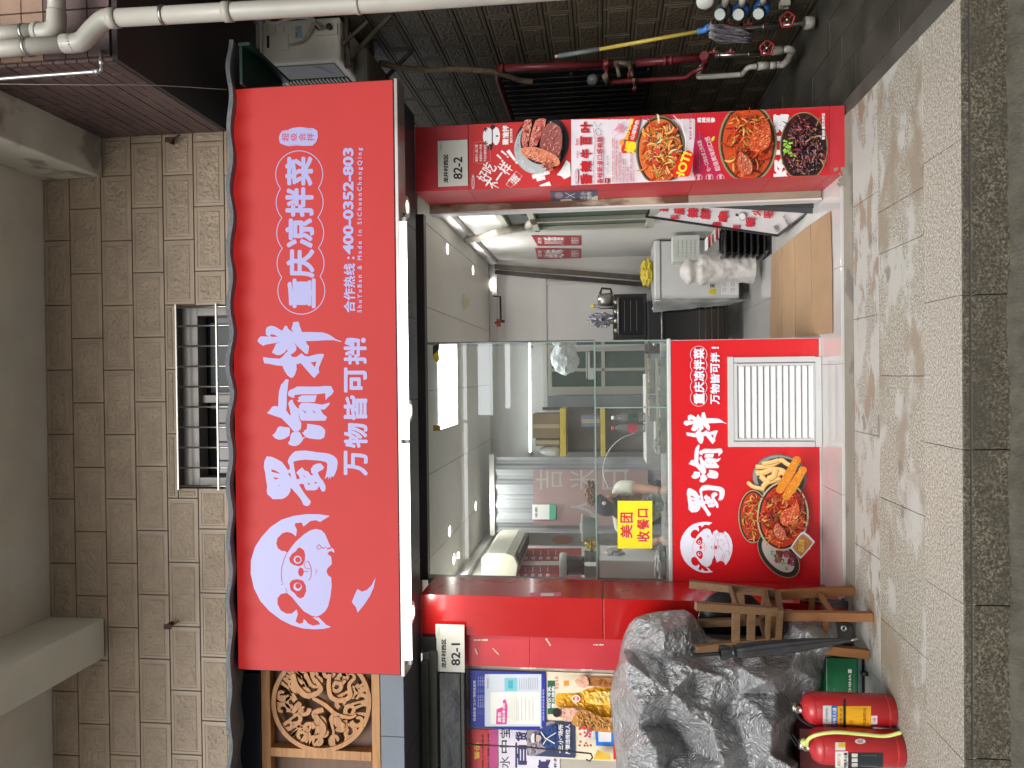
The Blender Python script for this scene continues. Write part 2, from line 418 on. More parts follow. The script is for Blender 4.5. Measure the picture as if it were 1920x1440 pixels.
MB().box(Xo+.0, 3.6, Yn, .4, zo-.02, zo+.008, mat('dark_soffit', (.035, .028, .027), .8)).build('soffit', ow)

# neighbouring building flank along the alley
XW = 2.44
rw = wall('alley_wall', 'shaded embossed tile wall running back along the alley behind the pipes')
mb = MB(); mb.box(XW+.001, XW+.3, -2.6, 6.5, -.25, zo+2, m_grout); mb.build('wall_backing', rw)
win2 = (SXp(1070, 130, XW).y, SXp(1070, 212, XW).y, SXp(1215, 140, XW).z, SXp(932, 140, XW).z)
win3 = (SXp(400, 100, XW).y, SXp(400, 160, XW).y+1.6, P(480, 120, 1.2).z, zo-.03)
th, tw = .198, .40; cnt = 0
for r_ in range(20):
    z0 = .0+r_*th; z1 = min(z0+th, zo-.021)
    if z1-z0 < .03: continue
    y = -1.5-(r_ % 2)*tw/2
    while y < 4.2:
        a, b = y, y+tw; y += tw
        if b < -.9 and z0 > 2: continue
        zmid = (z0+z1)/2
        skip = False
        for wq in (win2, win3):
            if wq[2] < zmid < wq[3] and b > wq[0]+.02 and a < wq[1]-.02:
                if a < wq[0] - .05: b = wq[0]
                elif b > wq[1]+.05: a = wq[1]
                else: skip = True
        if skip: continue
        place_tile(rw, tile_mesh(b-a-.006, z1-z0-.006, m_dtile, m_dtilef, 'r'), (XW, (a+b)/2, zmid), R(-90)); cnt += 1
m_win = mat('window_dark', (.01, .01, .011), .5)
for (wq, lab) in ((win2, 'dark barred window at chest height on the alley wall behind the red pipes'), (win3, 'dark barred window high on the alley wall behind the air conditioner')):
    t = thing('barred_window', lab, 'window', (XW, wq[0], wq[2]))
    mb = MB(); mb.box(XW-.014, XW-.002, wq[0], wq[1], wq[2], wq[3], m_win); mb.build('pane', t)
    for zz in (wq[2], (wq[2]+wq[3])/2, wq[3]-.02): MB().box(XW-.05, XW-.035, wq[0]-.02, wq[1]+.02, zz, zz+.02, mat('dark_iron', (.05, .047, .043), .6, .5)).build('rail', t)
    k = wq[0]
    while k < wq[1]:
        MB().tube([(XW-.06, k, wq[2]), (XW-.06, k, wq[3])], .007, mat('dark_iron', (.05, .047, .043), .6, .5), 6).build('bar', t); k += .11
MB().box(-.5, XW, 4.3, 4.4, -.2, zo, mat('alley_end', (.02, .018, .016), .9)).build('alley_end', None, kind='structure')

# ---------------------------------------------------------------- ground
def stone(name, col, fl, dark, rough, patch=None, pt=.6, ps=3.2, stretch=None, speck=(95, .55)):
    M = bpy.data.materials.new(name); M.use_nodes = True; n = M.node_tree.nodes; l = M.node_tree.links; b = n['Principled BSDF']
    g = n.new('ShaderNodeNewGeometry'); src = g.outputs['Position']
    v = n.new('ShaderNodeTexNoise'); v.inputs['Scale'].default_value = speck[0]; v.inputs['Detail'].default_value = 4; v.inputs['Roughness'].default_value = .7; l.new(src, v.inputs['Vector'])
    r1 = n.new('ShaderNodeValToRGB'); e = r1.color_ramp.elements; e[0].position = .37; e[0].color = (*dark, 1); e[1].position = .65; e[1].color = (*fl, 1)
    m_ = e.new(.5); m_.color = (*col, 1); l.new(v.outputs[0], r1.inputs[0]); base = r1.outputs[0]
    if patch:
        for (pc, t_, sc, w_, zoff) in patch:
            mp = n.new('ShaderNodeMapping'); mp.inputs['Location'].default_value = (zoff, zoff*.7, 0); mp.inputs['Scale'].default_value = stretch or (1, 1, 1); l.new(src, mp.inputs[0])
            nz = n.new('ShaderNodeTexNoise'); nz.inputs['Scale'].default_value = sc; nz.inputs['Detail'].default_value = 10; nz.inputs['Roughness'].default_value = .6; l.new(mp.outputs[0], nz.inputs['Vector'])
            rr = n.new('ShaderNodeValToRGB'); rr.color_ramp.elements[0].position = t_-w_; rr.color_ramp.elements[1].position = t_+w_; l.new(nz.outputs[0], rr.inputs[0])
            k_ = n.new('ShaderNodeMath'); k_.operation = 'MULTIPLY'; k_.inputs[1].default_value = .85; l.new(rr.outputs[0], k_.inputs[0])
            mx = n.new('ShaderNodeMixRGB'); l.new(k_.outputs[0], mx.inputs[0]); l.new(base, mx.inputs[1]); mx.inputs[2].default_value = (*pc, 1); base = mx.outputs[0]
    l.new(base, b.inputs['Base Color']); b.inputs['Roughness'].default_value = rough
    bp = n.new('ShaderNodeBump'); bp.inputs['Strength'].default_value = .13; bp.inputs['Distance'].default_value = .004; l.new(v.outputs[0], bp.inputs['Height']); l.new(bp.outputs[0], b.inputs['Normal'])
    MATS[name] = M; return M
PW = [((.42, .42, .395), .47, 3.4, .022, 0), ((.25, .185, .125), .57, 4.2, .022, 5), ((.17, .155, .13), .63, 7, .02, 21)]
m_gran = stone('granite_cement', (.30, .285, .245), (.52, .50, .45), (.14, .125, .105), .6, PW, stretch=(.7, 1.3, 1))
m_granB = stone('granite', (.30, .285, .235), (.54, .52, .45), (.13, .12, .095), .6, [((.42, .42, .395), .55, 3.4, .022, 3), ((.24, .195, .14), .57, 2.6, .05, 9), ((.18, .165, .135), .64, 6, .03, 31)], stretch=(.8, 1.2, 1))
m_granC = stone('granite_edge', (.33, .31, .26), (.56, .53, .46), (.16, .14, .115), .55, [((.47, .46, .42), .70, 2.6, .03, 13)])
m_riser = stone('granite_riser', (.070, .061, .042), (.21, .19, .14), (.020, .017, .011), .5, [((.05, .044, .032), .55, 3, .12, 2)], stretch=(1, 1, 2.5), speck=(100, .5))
m_joint = mat('joint', (.06, .055, .05), .95)
m_alley = mat('alley_stone', (.062, .058, .048), .42, var=.35, vs=3, bump=.35, bs=35, col2=(.036, .034, .026), c2s=2.2, c2t=.55, sharp=.1)
m_cem = mat('cement', (.24, .225, .185), .8, var=.12, vs=4, bump=.3, bs=50, col2=(.16, .15, .13), c2s=3, c2t=.62, sharp=.03)
XA = G(1690, 102).x*.5+G(1600, 205).x*.5          # border between granite and alley paving
YE = G(1803, 700).y
pv = setting('pavement')
MB().box(-4.5, XA, YE+.02, .0, -.2, -.012, m_joint).build('bedding', pv)
def slab(par, x0, x1, y0, y1, mt, z=0.0):
    g_ = .0014; d = random.uniform(-.0012, .0012)
    return MB().box(x0+g_, x1-g_, y0+g_, y1-g_, -.05+z, z+d, mt).build('slab', par, .0008)
rows = [((G(1601, 700).y, G(1648, 700).y), 1648, [-70, 163, 392, 622, 851, 1083], m_gran),
        ((G(1648, 700).y, G(1733, 700).y), 1733, [-60, 209, 472, 735, 1000, 1091], m_granB),
        ((G(1733, 700).y, YE), 1803, [-270, 17, 309, 597, 887, 1180], m_granC)]
for (ya, yb), xr_, us, mt in rows:
    xs = [-4.5] + [G(xr_, 1440-u).x for u in us] + [XA]
    if xr_ == 1803: xs = xs[:-1] + [xs[-2]+.66 if False else XA]
    for a, b in zip(xs[:-1], xs[1:]):
        if b-a > .03: slab(pv, a, b, yb, ya, mt)
MB().box(-4.5, XA, G(1601, 700).y+.002, .028, -.05, .006, m_cem).build('cement_strip', pv)
ks = setting('kerb_step')
xs = [-4.5] + [P(1850, 1440-u, YE).x for u in (17, 305, 597, 888)] + [6.0]
zt = .0; z1 = P(1820, 700, YE).z; z2 = P(1897, 700, YE).z
for a, b in zip(xs[:-1], xs[1:]):
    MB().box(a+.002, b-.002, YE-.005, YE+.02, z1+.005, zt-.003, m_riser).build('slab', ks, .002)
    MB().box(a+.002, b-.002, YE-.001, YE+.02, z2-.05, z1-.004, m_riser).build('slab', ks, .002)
MB().box(-4.5, 6.0, YE-.001, YE+.019, z1-.0035, z1+.0045, m_joint).build('bed_joint', ks)
# rough mortar along the foot of the step
mb = MB(); vs = []; N = 420
mt_m = mat('mortar', (.075, .068, .05), .85, var=.4, vs=14, bump=.9, bs=60, col2=(.05, .047, .032), c2s=4, c2t=.64, sharp=.06)
for i in range(N+1):
    X = -3.2+i*7.0/N
    n1 = noise.noise(Vector((X*3, 0, 0)))*.6+noise.noise(Vector((X*14, 3, 0)))*.4+noise.noise(Vector((X*50, 3, 0)))*.25
    h1 = z2+.012+n1*.022; n2 = noise.noise(Vector((X*5, 9, 0)))*.5+noise.noise(Vector((X*22, 9, 0)))*.3
    vs += [(X, YE+.0, h1), (X, YE-.014-.006*n1, h1-.008), (X, YE-.03+.01*n2, z2-.035), (X, YE-.075+.02*n2, z2-.062), (X, YE-.13+.03*n2, z2-.075)]
mb.add(vs, [(i*5+j, i*5+j+1, (i+1)*5+j+1, (i+1)*5+j) for i in range(N) for j in range(4)], mt_m, True)
mb.build('mortar_fillet', ks)
ap = setting('alley_paving')
MB().box(XA, 3.2, YE+.02, 4.4, -.3, -.014, m_joint).build('bedding', ap)
MB().box(XA+.002, XA+.10, YE+.01, 2.0, -.2, -.004, mat('alley_kerb', (.075, .07, .058), .6, var=.3, vs=4, bump=.3, bs=40)).build('kerb', ap, .004)
y = YE; k = 0
xs = [XA+.103+i*.2 for i in range(8)]
for i in range(len(xs)-1):
    y = YE+.01-(i*.37 % .6)
    while y < 4.3:
        L_ = .62; a = max(y, YE+.01)
        if y+L_-a > .04: MB().box(xs[i]+.0025, xs[i+1]-.0025, a+.0025, min(y+L_, 4.3)-.0025, -.06, -.008+random.uniform(-.003, .003), m_alley).build('paver', ap, .002)
        y += L_
zr = z2-.078; ky = G(1913, 700, zr).y
MB().box(-4, 4, ky-.12, ky, zr-.1, zr+.012, mat('channel_edge', (.30, .32, .25), .8, var=.3, vs=8, bump=.5, bs=50, col2=(.12, .14, .08), c2s=9, c2t=.58)).build('channel_edge', ks, .004)
mbx = MB()
mbx.box(-60, 60, -40, YE+.0, zr-.2, zr, mat('road_surface', (.27, .255, .225), .8, var=.3, vs=5, bump=.6, bs=30)); mbx.build('road', None, kind='structure')
MB().box(-60, 60, -1.45, -1.2, zr-.3, zr-.21, m_joint).build('ground', None, kind='structure')

# ---------------------------------------------------------------- buildings across the street (seen only mirrored in the glass; its glowing bands are added for that)
ob = thing('opposite_building', 'grey unseen building across the street with glowing bands added for glass reflections', 'building', (0, -13, 0))
m_op = mat('opposite_wall', (.66, .64, .60), .9)
MB().box(-25, 25, -14, -13, zr, 4.9, m_op).build('wall', ob)
YG = .45                                   # plane of the counter front and its glass
for (a, b, c, d) in ((896, 923, 600, 778), (947, 956, 600, 765)):
    X0, X1, Z0, Z1 = rect(a, b, c, d, 2*YG+13)
    MB().box(X0, X1, -13.02, -13.0, Z0, Z1, glow('reflection_band', (1, 1, 1), 9)).build('window', ob) if False else MB().box(X0, X1, -13.0, -12.98, Z0, Z1, glow('reflection_band', (.9, .96, 1), 9)).build('window', ob)  # glowing bands added so the glass mirrors bright strips

# ================================================================ sign
YS = -.50
sgn = thing('shop_sign', 'large lit red sign box with white panda head and big white brush lettering', 'sign', tuple(P(752, 700, YS)))
M = bpy.data.materials.new('sign_face'); M.use_nodes = True; n = M.node_tree.nodes; l = M.node_tree.links; b = n['Principled BSDF']
zs = P(440, 700, YS).z
g = n.new('ShaderNodeNewGeometry'); sp = n.new('ShaderNodeSeparateXYZ'); l.new(g.outputs['Position'], sp.inputs[0])
def math_(op, a, b_=None):
    q = n.new('ShaderNodeMath'); q.operation = op
    for i, v in enumerate((a, b_)):
        if v is None: continue
        if isinstance(v, (int, float)): q.inputs[i].default_value = v
        else: l.new(v, q.inputs[i])
    return q.outputs[0]
# rows of LEDs inside the box make the top edge scalloped: distance below the top edge, modulated along the length
xx = math_('MULTIPLY', sp.outputs['X'], 2*math.pi/.165); wv = math_('MULTIPLY', math_('ABSOLUTE', math_('SINE', math_('MULTIPLY', xx, .5))), .028)
dd = math_('SUBTRACT', zs, sp.outputs['Z'])
t_ = math_('DIVIDE', math_('SUBTRACT', dd, math_('SUBTRACT', .05, wv)), .10)
r_ = n.new('ShaderNodeValToRGB'); r_.color_ramp.elements[0].position = 0; r_.color_ramp.elements[0].color = (.50, .020, .018, 1); r_.color_ramp.elements[1].position = 1; r_.color_ramp.elements[1].color = (.70, .060, .055, 1)
l.new(t_, r_.inputs[0])
nz = n.new('ShaderNodeTexNoise'); nz.inputs['Scale'].default_value = 1.1; nz.inputs['Detail'].default_value = 3; l.new(g.outputs['Position'], nz.inputs[0])
sc = n.new('ShaderNodeVectorMath'); sc.operation = 'SCALE'; l.new(r_.outputs[0], sc.inputs[0]); l.new(math_('ADD', math_('MULTIPLY', nz.outputs[0], .35), .80), sc.inputs['Scale'])
l.new(sc.outputs[0], b.inputs['Emission Color']); b.inputs['Emission Strength'].default_value = .54; b.inputs['Base Color'].default_value = (.10, .008, .008, 1); b.inputs['Roughness'].default_value = .6; b.inputs['Specular IOR Level'].default_value = .25
m_sign = M; m_sw = glow('sign_white', (.54, .53, 1.0), .50)
m_sw.node_tree.nodes['Principled BSDF'].inputs['Base Color'].default_value = (.06, .06, .06, 1)
a0 = rect(438, 745, 157, 1261, YS); AX0, AX1, AZ0, AZ1 = a0
mb = MB(); mb.box(AX0, AX1, YS, YS+.14, AZ0, AZ1, mat('sign_case', (.10, .012, .012), .4)); 
mb.build('case', sgn, .004)
mb = MB(); mb.add([(AX0+.006, YS-.001, AZ0+.006), (AX1-.006, YS-.001, AZ0+.006), (AX1-.006, YS-.001, AZ1-.004), (AX0+.006, YS-.001, AZ1-.004)], [(0, 1, 2, 3)], m_sign); sface = mb.build('face', sgn)
mb = MB(); mb.box(AX0-.004, AX1+.004, YS-.004, YS+.145, AZ0-.022, AZ0-.002, mat('sign_trim', (.55, .52, .50), .3, .8)); mb.build('trim', sgn, .003)

def xf(x0, y0, sx, sy=None):
    sy = sy or sx
    return lambda pts: [(x0+a/sx, y0+b_/sy) for a, b_ in pts]
ZA, ZB, ZC = xf(460, 780, 8), xf(460, 590, 7.2), xf(450, 950, 5.76)
SHU = [(0, ZA([(320,605),(395,612),(470,645),(550,690),(592,745),(630,800),(645,815),(670,790),(662,740),(645,712),(635,680),(660,620),(700,568),(740,532),(800,522),(900,518),(1000,530),(1080,545),(1200,555),(1270,570),(1330,600),(1375,645),(1385,700),(1375,790),(1345,870),(1320,912),(1285,905),(1280,945),(1262,905),(1250,955),(1240,905),(1190,945),(1210,880),(1225,800),(1230,720),(1210,690),(1120,670),(1000,660),(900,655),(800,665),(720,685),(735,780),(750,860),(772,950),(820,943),(800,890),(763,852),(800,810),(850,770),(890,815),(945,835),(980,888),(1025,885),(988,850),(985,790),(1020,740),(1070,715),(1130,710),(1150,735),(1182,765),(1165,800),(1110,830),(1085,850),(1120,920),(1170,980),(1200,1040),(1205,1090),(1190,1130),(1150,1132),(1125,1090),(1105,1050),(1080,1100),(1040,1115),(920,1115),(895,1085),(880,1030),(850,1015),(802,1025),(850,1105),(900,1180),(985,1285),(960,1340),(910,1352),(870,1330),(840,1260),(780,1180),(720,1115),(678,1070),(675,1130),(640,1190),(590,1230),(550,1245),(410,1248),(370,1205),(335,1180),(320,1130),(328,1060),(310,950),(298,850),(278,770),(285,680)])),
 (1, ZA([(388,800),(440,812),(518,858),(510,865),(395,838)])), (1, ZA([(415,920),(512,930),(450,955)])), (1, ZA([(488,1045),(525,1040),(520,1052)])), (1, ZA([(640,868),(672,850),(684,925)])),
 (1, ZA([(865,890),(910,915),(885,918)])), (1, ZA([(930,1012),(965,1005),(960,1035),(940,1025)])), (1, ZA([(1030,985),(1080,1000),(1050,1020)])),
 (0, ZA([(460,230),(490,165),(530,155),(600,168),(650,170),(670,190),(665,290),(600,335),(550,352),(500,355),(450,335),(405,290),(440,260)])),
 (0, ZA([(700,250),(740,240),(810,240),(840,280),(850,320),(915,318),(875,335),(850,380),(810,425),(760,450),(700,448),(660,430),(640,405),(670,360),(675,300)])),
 (0, ZA([(930,115),(1000,125),(1100,140),(1150,160),(1195,205),(1198,260),(1180,325),(1130,350),(1050,348),(960,335),(900,312),(850,250),(880,240),(885,215),(920,200)])),
 (0, ZB([(548,868),(585,878),(575,970),(560,1090),(560,1200),(552,1290),(590,1345),(615,1365),(602,1290),(580,1200),(600,1160),(635,1145),(655,1200),(690,1245),(725,1275),(722,1386),(756,1467),(752,1539),(711,1580),(657,1580),(585,1494),(486,1395),(420,1375),(350,1350),(290,1330),(330,1290),(360,1245),(400,1232),(445,1240),(447,1120),(455,1040),(480,950),(520,905)])),
 (0, ZB([(580,1040),(610,1010),(650,1000),(700,970),(800,970),(900,972),(1000,970),(1080,962),(1160,965),(1175,1000),(1195,1035),(1160,1085),(1110,1120),(1085,1155),(1078,1060),(960,1075),(850,1075),(750,1075),(665,1085),(660,1125),(610,1110),(575,1090)])),
 (0, ZB([(715,1120),(760,1090),(965,1088),(940,1180),(720,1180),(700,1160),(725,1150)])),
 (0, ZB([(725,1230),(760,1190),(850,1188),(950,1200),(1040,1215),(1140,1185),(1130,1220),(1070,1280),(1015,1280),(1050,1340),(1105,1385),(1080,1430),(940,1432),(760,1430),(735,1400),(720,1300)])),
 (1, ZB([(765,1285),(815,1310),(820,1340),(790,1310)])), (1, ZB([(895,1292),(940,1310),(945,1335)])),
 (0, ZB([(648,100),(720,95),(735,150),(765,235),(900,235),(1050,240),(1110,260),(1160,285),(1220,330),(1300,360),(1290,370),(1200,345),(1090,345),(960,352),(815,358),(835,400),(862,430),(845,530),(810,525),(740,460),(645,372),(690,430),(690,475),(660,510),(612,540),(625,560),(640,572),(690,572),(760,520),(800,555),(850,565),(940,540),(1000,530),(1055,530),(1062,550),(1030,620),(995,710),(990,730),(1000,780),(960,820),(935,855),(900,830),(840,760),(750,655),(690,670),(693,740),(670,810),(640,850),(610,850),(570,820),(530,760),(500,690),(420,685),(330,665),(255,655),(240,600),(240,572),(330,585),(465,595),(510,560),(540,520),(575,490),(562,470),(530,510),(470,545),(420,545),(360,510),(390,450),(415,390),(480,372),(380,385),(275,405),(245,420),(200,395),(165,360),(175,325),(210,292),(290,295),(318,298),(278,270),(275,210),(290,170),(345,148),(410,165),(490,215),(510,200),(530,155),(560,148),(580,190),(640,238),(622,185),(635,150)])),
 (1, ZB([(330,285),(350,262),(400,275),(440,295),(360,300)])), (1, ZB([(880,645),(960,632),(940,710)]))]
def circ(cx, cy, r, n=26): return [(cx+r*math.cos(2*math.pi*i/n), cy+r*math.sin(2*math.pi*i/n)) for i in range(n)]
PANDA = [(0, ZC([(970,100),(865,165),(820,145),(760,155),(685,215),(665,170),(600,178),(590,200),(615,250),(605,320),(560,285),(510,272),(460,285),(405,340),(392,400),(410,450),(450,478),(490,482),(512,500),(482,560),(466,620),(460,700),(466,790),(488,880),(505,930),(440,945),(405,990),(405,1050),(440,1120),(500,1155),(560,1155),(612,1110),(625,1160),(600,1240),(640,1265),(680,1255),(690,1210),(740,1265),(790,1285),(865,1270),(850,1240),(775,1190),(850,1195),(930,1275),(985,1300),(900,1320),(800,1325),(680,1315),(560,1280),(440,1220),(320,1130),(220,1020),(150,880),(115,720),(118,580),(160,440),(230,330),(330,220),(450,140),(580,100),(720,80),(860,82)])),
 (0, ZC([(512,500),(560,430),(600,380),(690,300),(760,255),(820,240),(880,255),(920,295),(950,370),(980,435),(1005,455),(1020,480),(1018,498),(985,478),(955,490),(955,515),(985,540),(992,620),(945,665),(935,700),(950,740),(985,765),(990,860),(975,980),(950,1080),(920,1130),(870,1170),(820,1190),(770,1175),(690,1130),(620,1050),(560,975),(505,930),(470,860),(452,790),(448,690),(455,620),(478,555)])),
 (1, ZC([(530,560),(560,510),(605,480),(620,450),(650,440),(690,470),(705,520),(700,580),(680,625),(640,645),(580,630),(540,600)])), (0, ZC(circ(622, 573, 43))), (1, ZC(circ(625, 573, 29))),
 (1, ZC([(535,830),(560,795),(620,782),(680,800),(710,850),(715,910),(690,975),(650,992),(615,970),(590,935),(545,900)])), (0, ZC(circ(622, 865, 45))), (1, ZC(circ(628, 855, 30))),
 (1, ZC([(658-8,655),(680,670),(690,705),(680,740),(658,757),(636,740),(626,705),(636,670)]))]
PSTROKE = [(ZC([(505,500),(475,570),(450,660),(445,740),(455,820)]), 1.3), (ZC([(490,880),(510,925)]), 1), (ZC([(690,700),(740,700)]), 1.2), (ZC([(735,590),(762,640),(770,700),(765,760),(745,792),(735,785)]), 1.3),
 (ZC([(735,590),(702,600),(693,640),(715,668),(760,672)]), 1), (ZC([(820,675),(826,700),(815,725)]), .9), (ZC([(440,845),(478,830)]), .9), (ZC([(775,1190),(820,1196),(855,1190)]), .9),
 (ZC([(850,410),(825,440),(850,462),(882,445),(855,410)]), 1.4), (ZC([(880,440),(900,450),(930,437)]), 1.5), (ZC([(940,455),(985,445)]), 2.6), (ZC([(950,515),(985,490)]), 3)]
TIE = ZC([(1268,890),(1320,918),(1370,900),(1420,850),(1465,765),(1445,870),(1400,970),(1340,1060),(1270,1145),(1255,1090),(1208,1030),(1235,960)])
def draw(art, items, white, red, f=lambda p: p):
    for k, pts in items: art.poly(red if k else white, f(pts))
art = Art(facing(YS-.001))
draw(art, SHU, m_sw, m_sign); art.build('brush_lettering', sface)
art = Art(facing(YS-.001)); draw(art, PANDA, m_sw, m_sign)
for p_, w in PSTROKE: art.strip(m_sign, p_, w)
art.poly(m_sw, TIE); art.build('logo', sface)
def outline(cs, r):
    out = []
    for side in (0, 1):
        for i, (cx, cy) in enumerate(cs):
            seg = []
            for k in range(61):
                a = math.pi*k/60
                x = cx - r*math.sin(a) if side == 0 else cx + r*math.sin(a)
                yy = cy - r*math.cos(a) if side == 0 else cy + r*math.cos(a)
                if all((x-c[0])**2+(yy-c[1])**2 >= r*r*.999 for j, c in enumerate(cs) if j != i): seg.append((x, yy))
            out.append((side, i, seg))
    a = [p for s_, i, g_ in sorted([o for o in out if o[0] == 0], key=lambda o: o[1]) for p in g_]
    b_ = [p for s_, i, g_ in sorted([o for o in out if o[0] == 1], key=lambda o: -o[1]) for p in g_]
    q = a+b_; return q+[q[0]]
art = Art(facing(YS-.001))
art.strip(m_sw, outline([(561, 326.8), (561.8, 379.5), (562.8, 436.8), (563.5, 493.7), (565, 545)], 44), 1.5)
for ch, c0, c1, xa_, xb_ in (('菜', 293, 349, 535, 587), ('拌', 351, 407, 535, 588), ('凉', 409, 465, 535, 589), ('庆', 467, 521, 537, 590), ('重', 522, 578, 539, 592)):
    art.text(m_sw, ch, xa_, xb_, c0, c1, .045)
for i, ch in enumerate('万物皆可拌'): art.text(m_sw, ch, 644.5+(i % 2)*.5, 690-i*.6, 894-52*(i+1)+3, 894-52*i-2, .04)
art.text(m_sw, '!', 648, 686, 633, 643, .04)
for i, ch in enumerate('合作热线'): art.text(m_sw, ch, 644.5, 666, 586-(i+1)*23.3+1, 586-i*23.3, .035)
art.text(m_sw, ':', 651, 665, 481, 486, .03)
art.text(m_sw, '400-0352-803', 643, 663, 277, 477, .05)
art.text(m_sw, 'S h u Y u B a n   &   M a d e   i n   S i C h u a n C h o n g Q i n g', 670, 681, 277, 586, .03)
ZD = xf(500, 220, 7.2)
art.poly(m_sw, ZD([(165,280),(180,220),(215,180),(290,170),(340,145),(450,130),(560,145),(630,148),(685,180),(692,260),(670,330),(620,380),(500,385),(400,380),(300,390),(230,370),(180,350)]))
for ch, a, b_ in (('超', 205, 300), ('级', 320, 410), ('会', 430, 528), ('拌', 540, 645)):
    art.text(m_sign, ch, 500+a/7.2, 500+b_/7.2, 249.5, 264.5, .012)
art.strip(m_sign, ZD([(215,200),(250,185),(300,178)]), .5); art.strip(m_sign, ZD([(300,378),(400,370),(440,376)]), .5); art.strip(m_sign, ZD([(520,150),(570,160),(620,170)]), .5)
art.build('lettering', sface)

# ---------------------------------------------------------------- eave roof over the sign
er = thing('eave_roof', 'thin wavy grey felt edge of the eave running above the red sign', 'roof', tuple(P(432, 700, -.6)))
m_felt = mat('roof_felt', (.15, .165, .18), .8, var=.25, vs=30, bump=.6, bs=120)
XR_ = P(430, 75, -.58).x; XL_ = -3.3
ns = 330; vs = []
def zed(X):
    base = P(431.5, 1440-(720+X/4.02*FPX), -.58).z
    return base + .009*math.sin(X*2*math.pi/.33)+.007*noise.noise(Vector((X*5, 0, 0)))
for i in range(ns+1):
    X = XL_+(XR_-XL_)*i/ns; z = zed(X); tk = .022+.006*noise.noise(Vector((X*9, 4, 0)))
    for (yy, zz) in ((-.585, z-tk/2), (-.59, z+tk/2), (-.0, z+.16), (-.0, z+.14), ): vs.append((X, yy if yy > -.1 else yy+.008*noise.noise(Vector((X*6, 8, 0))), zz))
mb = MB(); mb.add(vs, [(i*4+j, (i+1)*4+j, (i+1)*4+(j+1) % 4, i*4+(j+1) % 4) for i in range(ns) for j in range(4)], m_felt, False)
mb.f.append([ns*4+j for j in range(4)]); mb.m.append(0); mb.sm.append(False); mb.build('felt', er)
m_grn = mat('green_metal', (.007, .032, .023), .45, var=.2)
mb = MB(); z = zed(XR_); mb.box(AX1+.0, XR_-.01, -.56, -.02, z-.05, z-.032, m_grn); mb.box(XR_-.03, XR_-.012, -.57, -.02, z-.10, z-.03, m_grn); mb.build('green_flashing', er, .002)
zz_ = P(440, 1300, -.5).z
MB().box(XL_, AX1-.06, -.14, -.10, AZ0+.02, zed(0)-.01, mat('dark_backing', (.008, .008, .01), .7)).build('backing_panel', er)

# ---------------------------------------------------------------- soffit box under the sign
sf = wall('fascia_soffit', 'dark blue grey metal soffit above the shop opening, with seams and round lights', 'soffit')
m_sof = mat('soffit_panel', (.028, .032, .042), .4, var=.15, vs=3)
m_fas = mat('fascia_strip', (.13, .155, .19), .45, var=.12, vs=4, bump=.05)
ZS = P(783, 700, 0).z; YF = -.42
xsj = [XL_, P(765, 1388, -.2).x, P(765, 1060, -.2).x, P(765, 750, -.2).x, P(765, 594, -.2).x, P(765, 420, -.2).x, P(783, 220, 0).x]
for a, b_ in zip(xsj[:-1], xsj[1:]): MB().box(a+.0015, b_-.0015, YF+.012, -.001, ZS, ZS+.05, m_sof).build('panel', sf, .001)
xe = P(783, 220, 0).x; 
zf1 = P(714, 1350, YF).z
xs_ = [XL_, P(730, 1381, YF).x, AX0+.02, -.6, .4, xe]
for a, b_ in zip(xs_[:-1], xs_[1:]): MB().box(a+.0015, b_-.0015, YF, YF+.011, ZS+.001, zf1, m_fas).build('fascia_panel', sf, .001)
MB().box(xe, xe+.012, YF, .0, ZS, zf1+.3, m_sof).build('end_panel', sf)
MB().box(XL_, xe-.01, YF+.013, -.02, ZS+.052, ZS+.06, m_black).build('cover', sf)
# tube light
tl = thing('tube_light', 'long white tube light lying along the foot of the red sign', 'light', tuple(P(762, 820, -.47)))
zt_ = P(762, 820, -.455).z; xa_, xb_ = P(762, 1240, -.455).x, P(762, 412, -.455).x
mb = MB(); mb.tube([(xa_, -.455, zt_), (xb_, -.455, zt_)], .0155, glow('tube_white', (1, 1, 1), 7), 14); mb.build('tube', tl)
mb = MB(); mb.box(xa_-.01, xb_+.01, -.475, -.43, zt_+.017, AZ0-.024, mat('lamp_case', (.6, .6, .58), .5)); mb.build('housing', tl, .002)
for xq in (xa_, (xa_+xb_)/2, xb_): MB().box(xq-.012, xq+.012, -.475, -.437, zt_-.018, zt_+.016, mat('lamp_cap', (.5, .5, .48), .5)).build('end_cap', tl, .002)
MB().tube([(xb_, -.455, zt_), (xb_+.02, -.44, zt_+.01), (xb_+.04, -.42, zt_-.0), (xb_+.06, -.41, ZS+.03)], .004, m_black, 8).build('cord', tl)
def downlight(x, y, lab, Y, z, e, dim=1, r=.052, grp='round downlights under the sign', pw=3):
    q = P(x, y, Y); t = thing('downlight', lab, 'light', (q.x, Y, z), grp)
    mb = MB(); mb.lathe((q.x, Y, z-.001), [(r*.72, 0), (r*.76, -.006), (r*1.0, -.008), (r*1.25, -.004), (r*1.27, 0)], mat('lamp_ring', (.75, .74, .70), .35)); mb.build('ring', t)
    mb = MB(); mb.lathe((q.x, Y, z-.003), [(0, 0), (r*.74, 0)], glow('lamp_glow_%s' % e, (1, .93, .80), e)); mb.build('lamp_disc', t)
    if pw:
        ld = bpy.data.lights.new('lamp_light', 'AREA'); ld.shape = 'DISK'; ld.size = .09; ld.energy = pw; ld.color = (1, .95, .86)
        lo = bpy.data.objects.new('lamp_light', ld); COL.objects.link(lo); lo.parent = t; lo.location = (0, 0, -.02)
    return t
for (x, y, lab) in ((770, 1148, 'lit round downlight under the sign near plate 82-1'), (770, 771, 'lit round downlight under the middle of the sign'), (768, 388, 'dim yellow round downlight under the sign above plate 82-2')):
    Yq = -.16; downlight(x, y, lab, -.22, ZS, 14 if y > 500 else 2.5, pw=2.2 if y > 500 else .5)

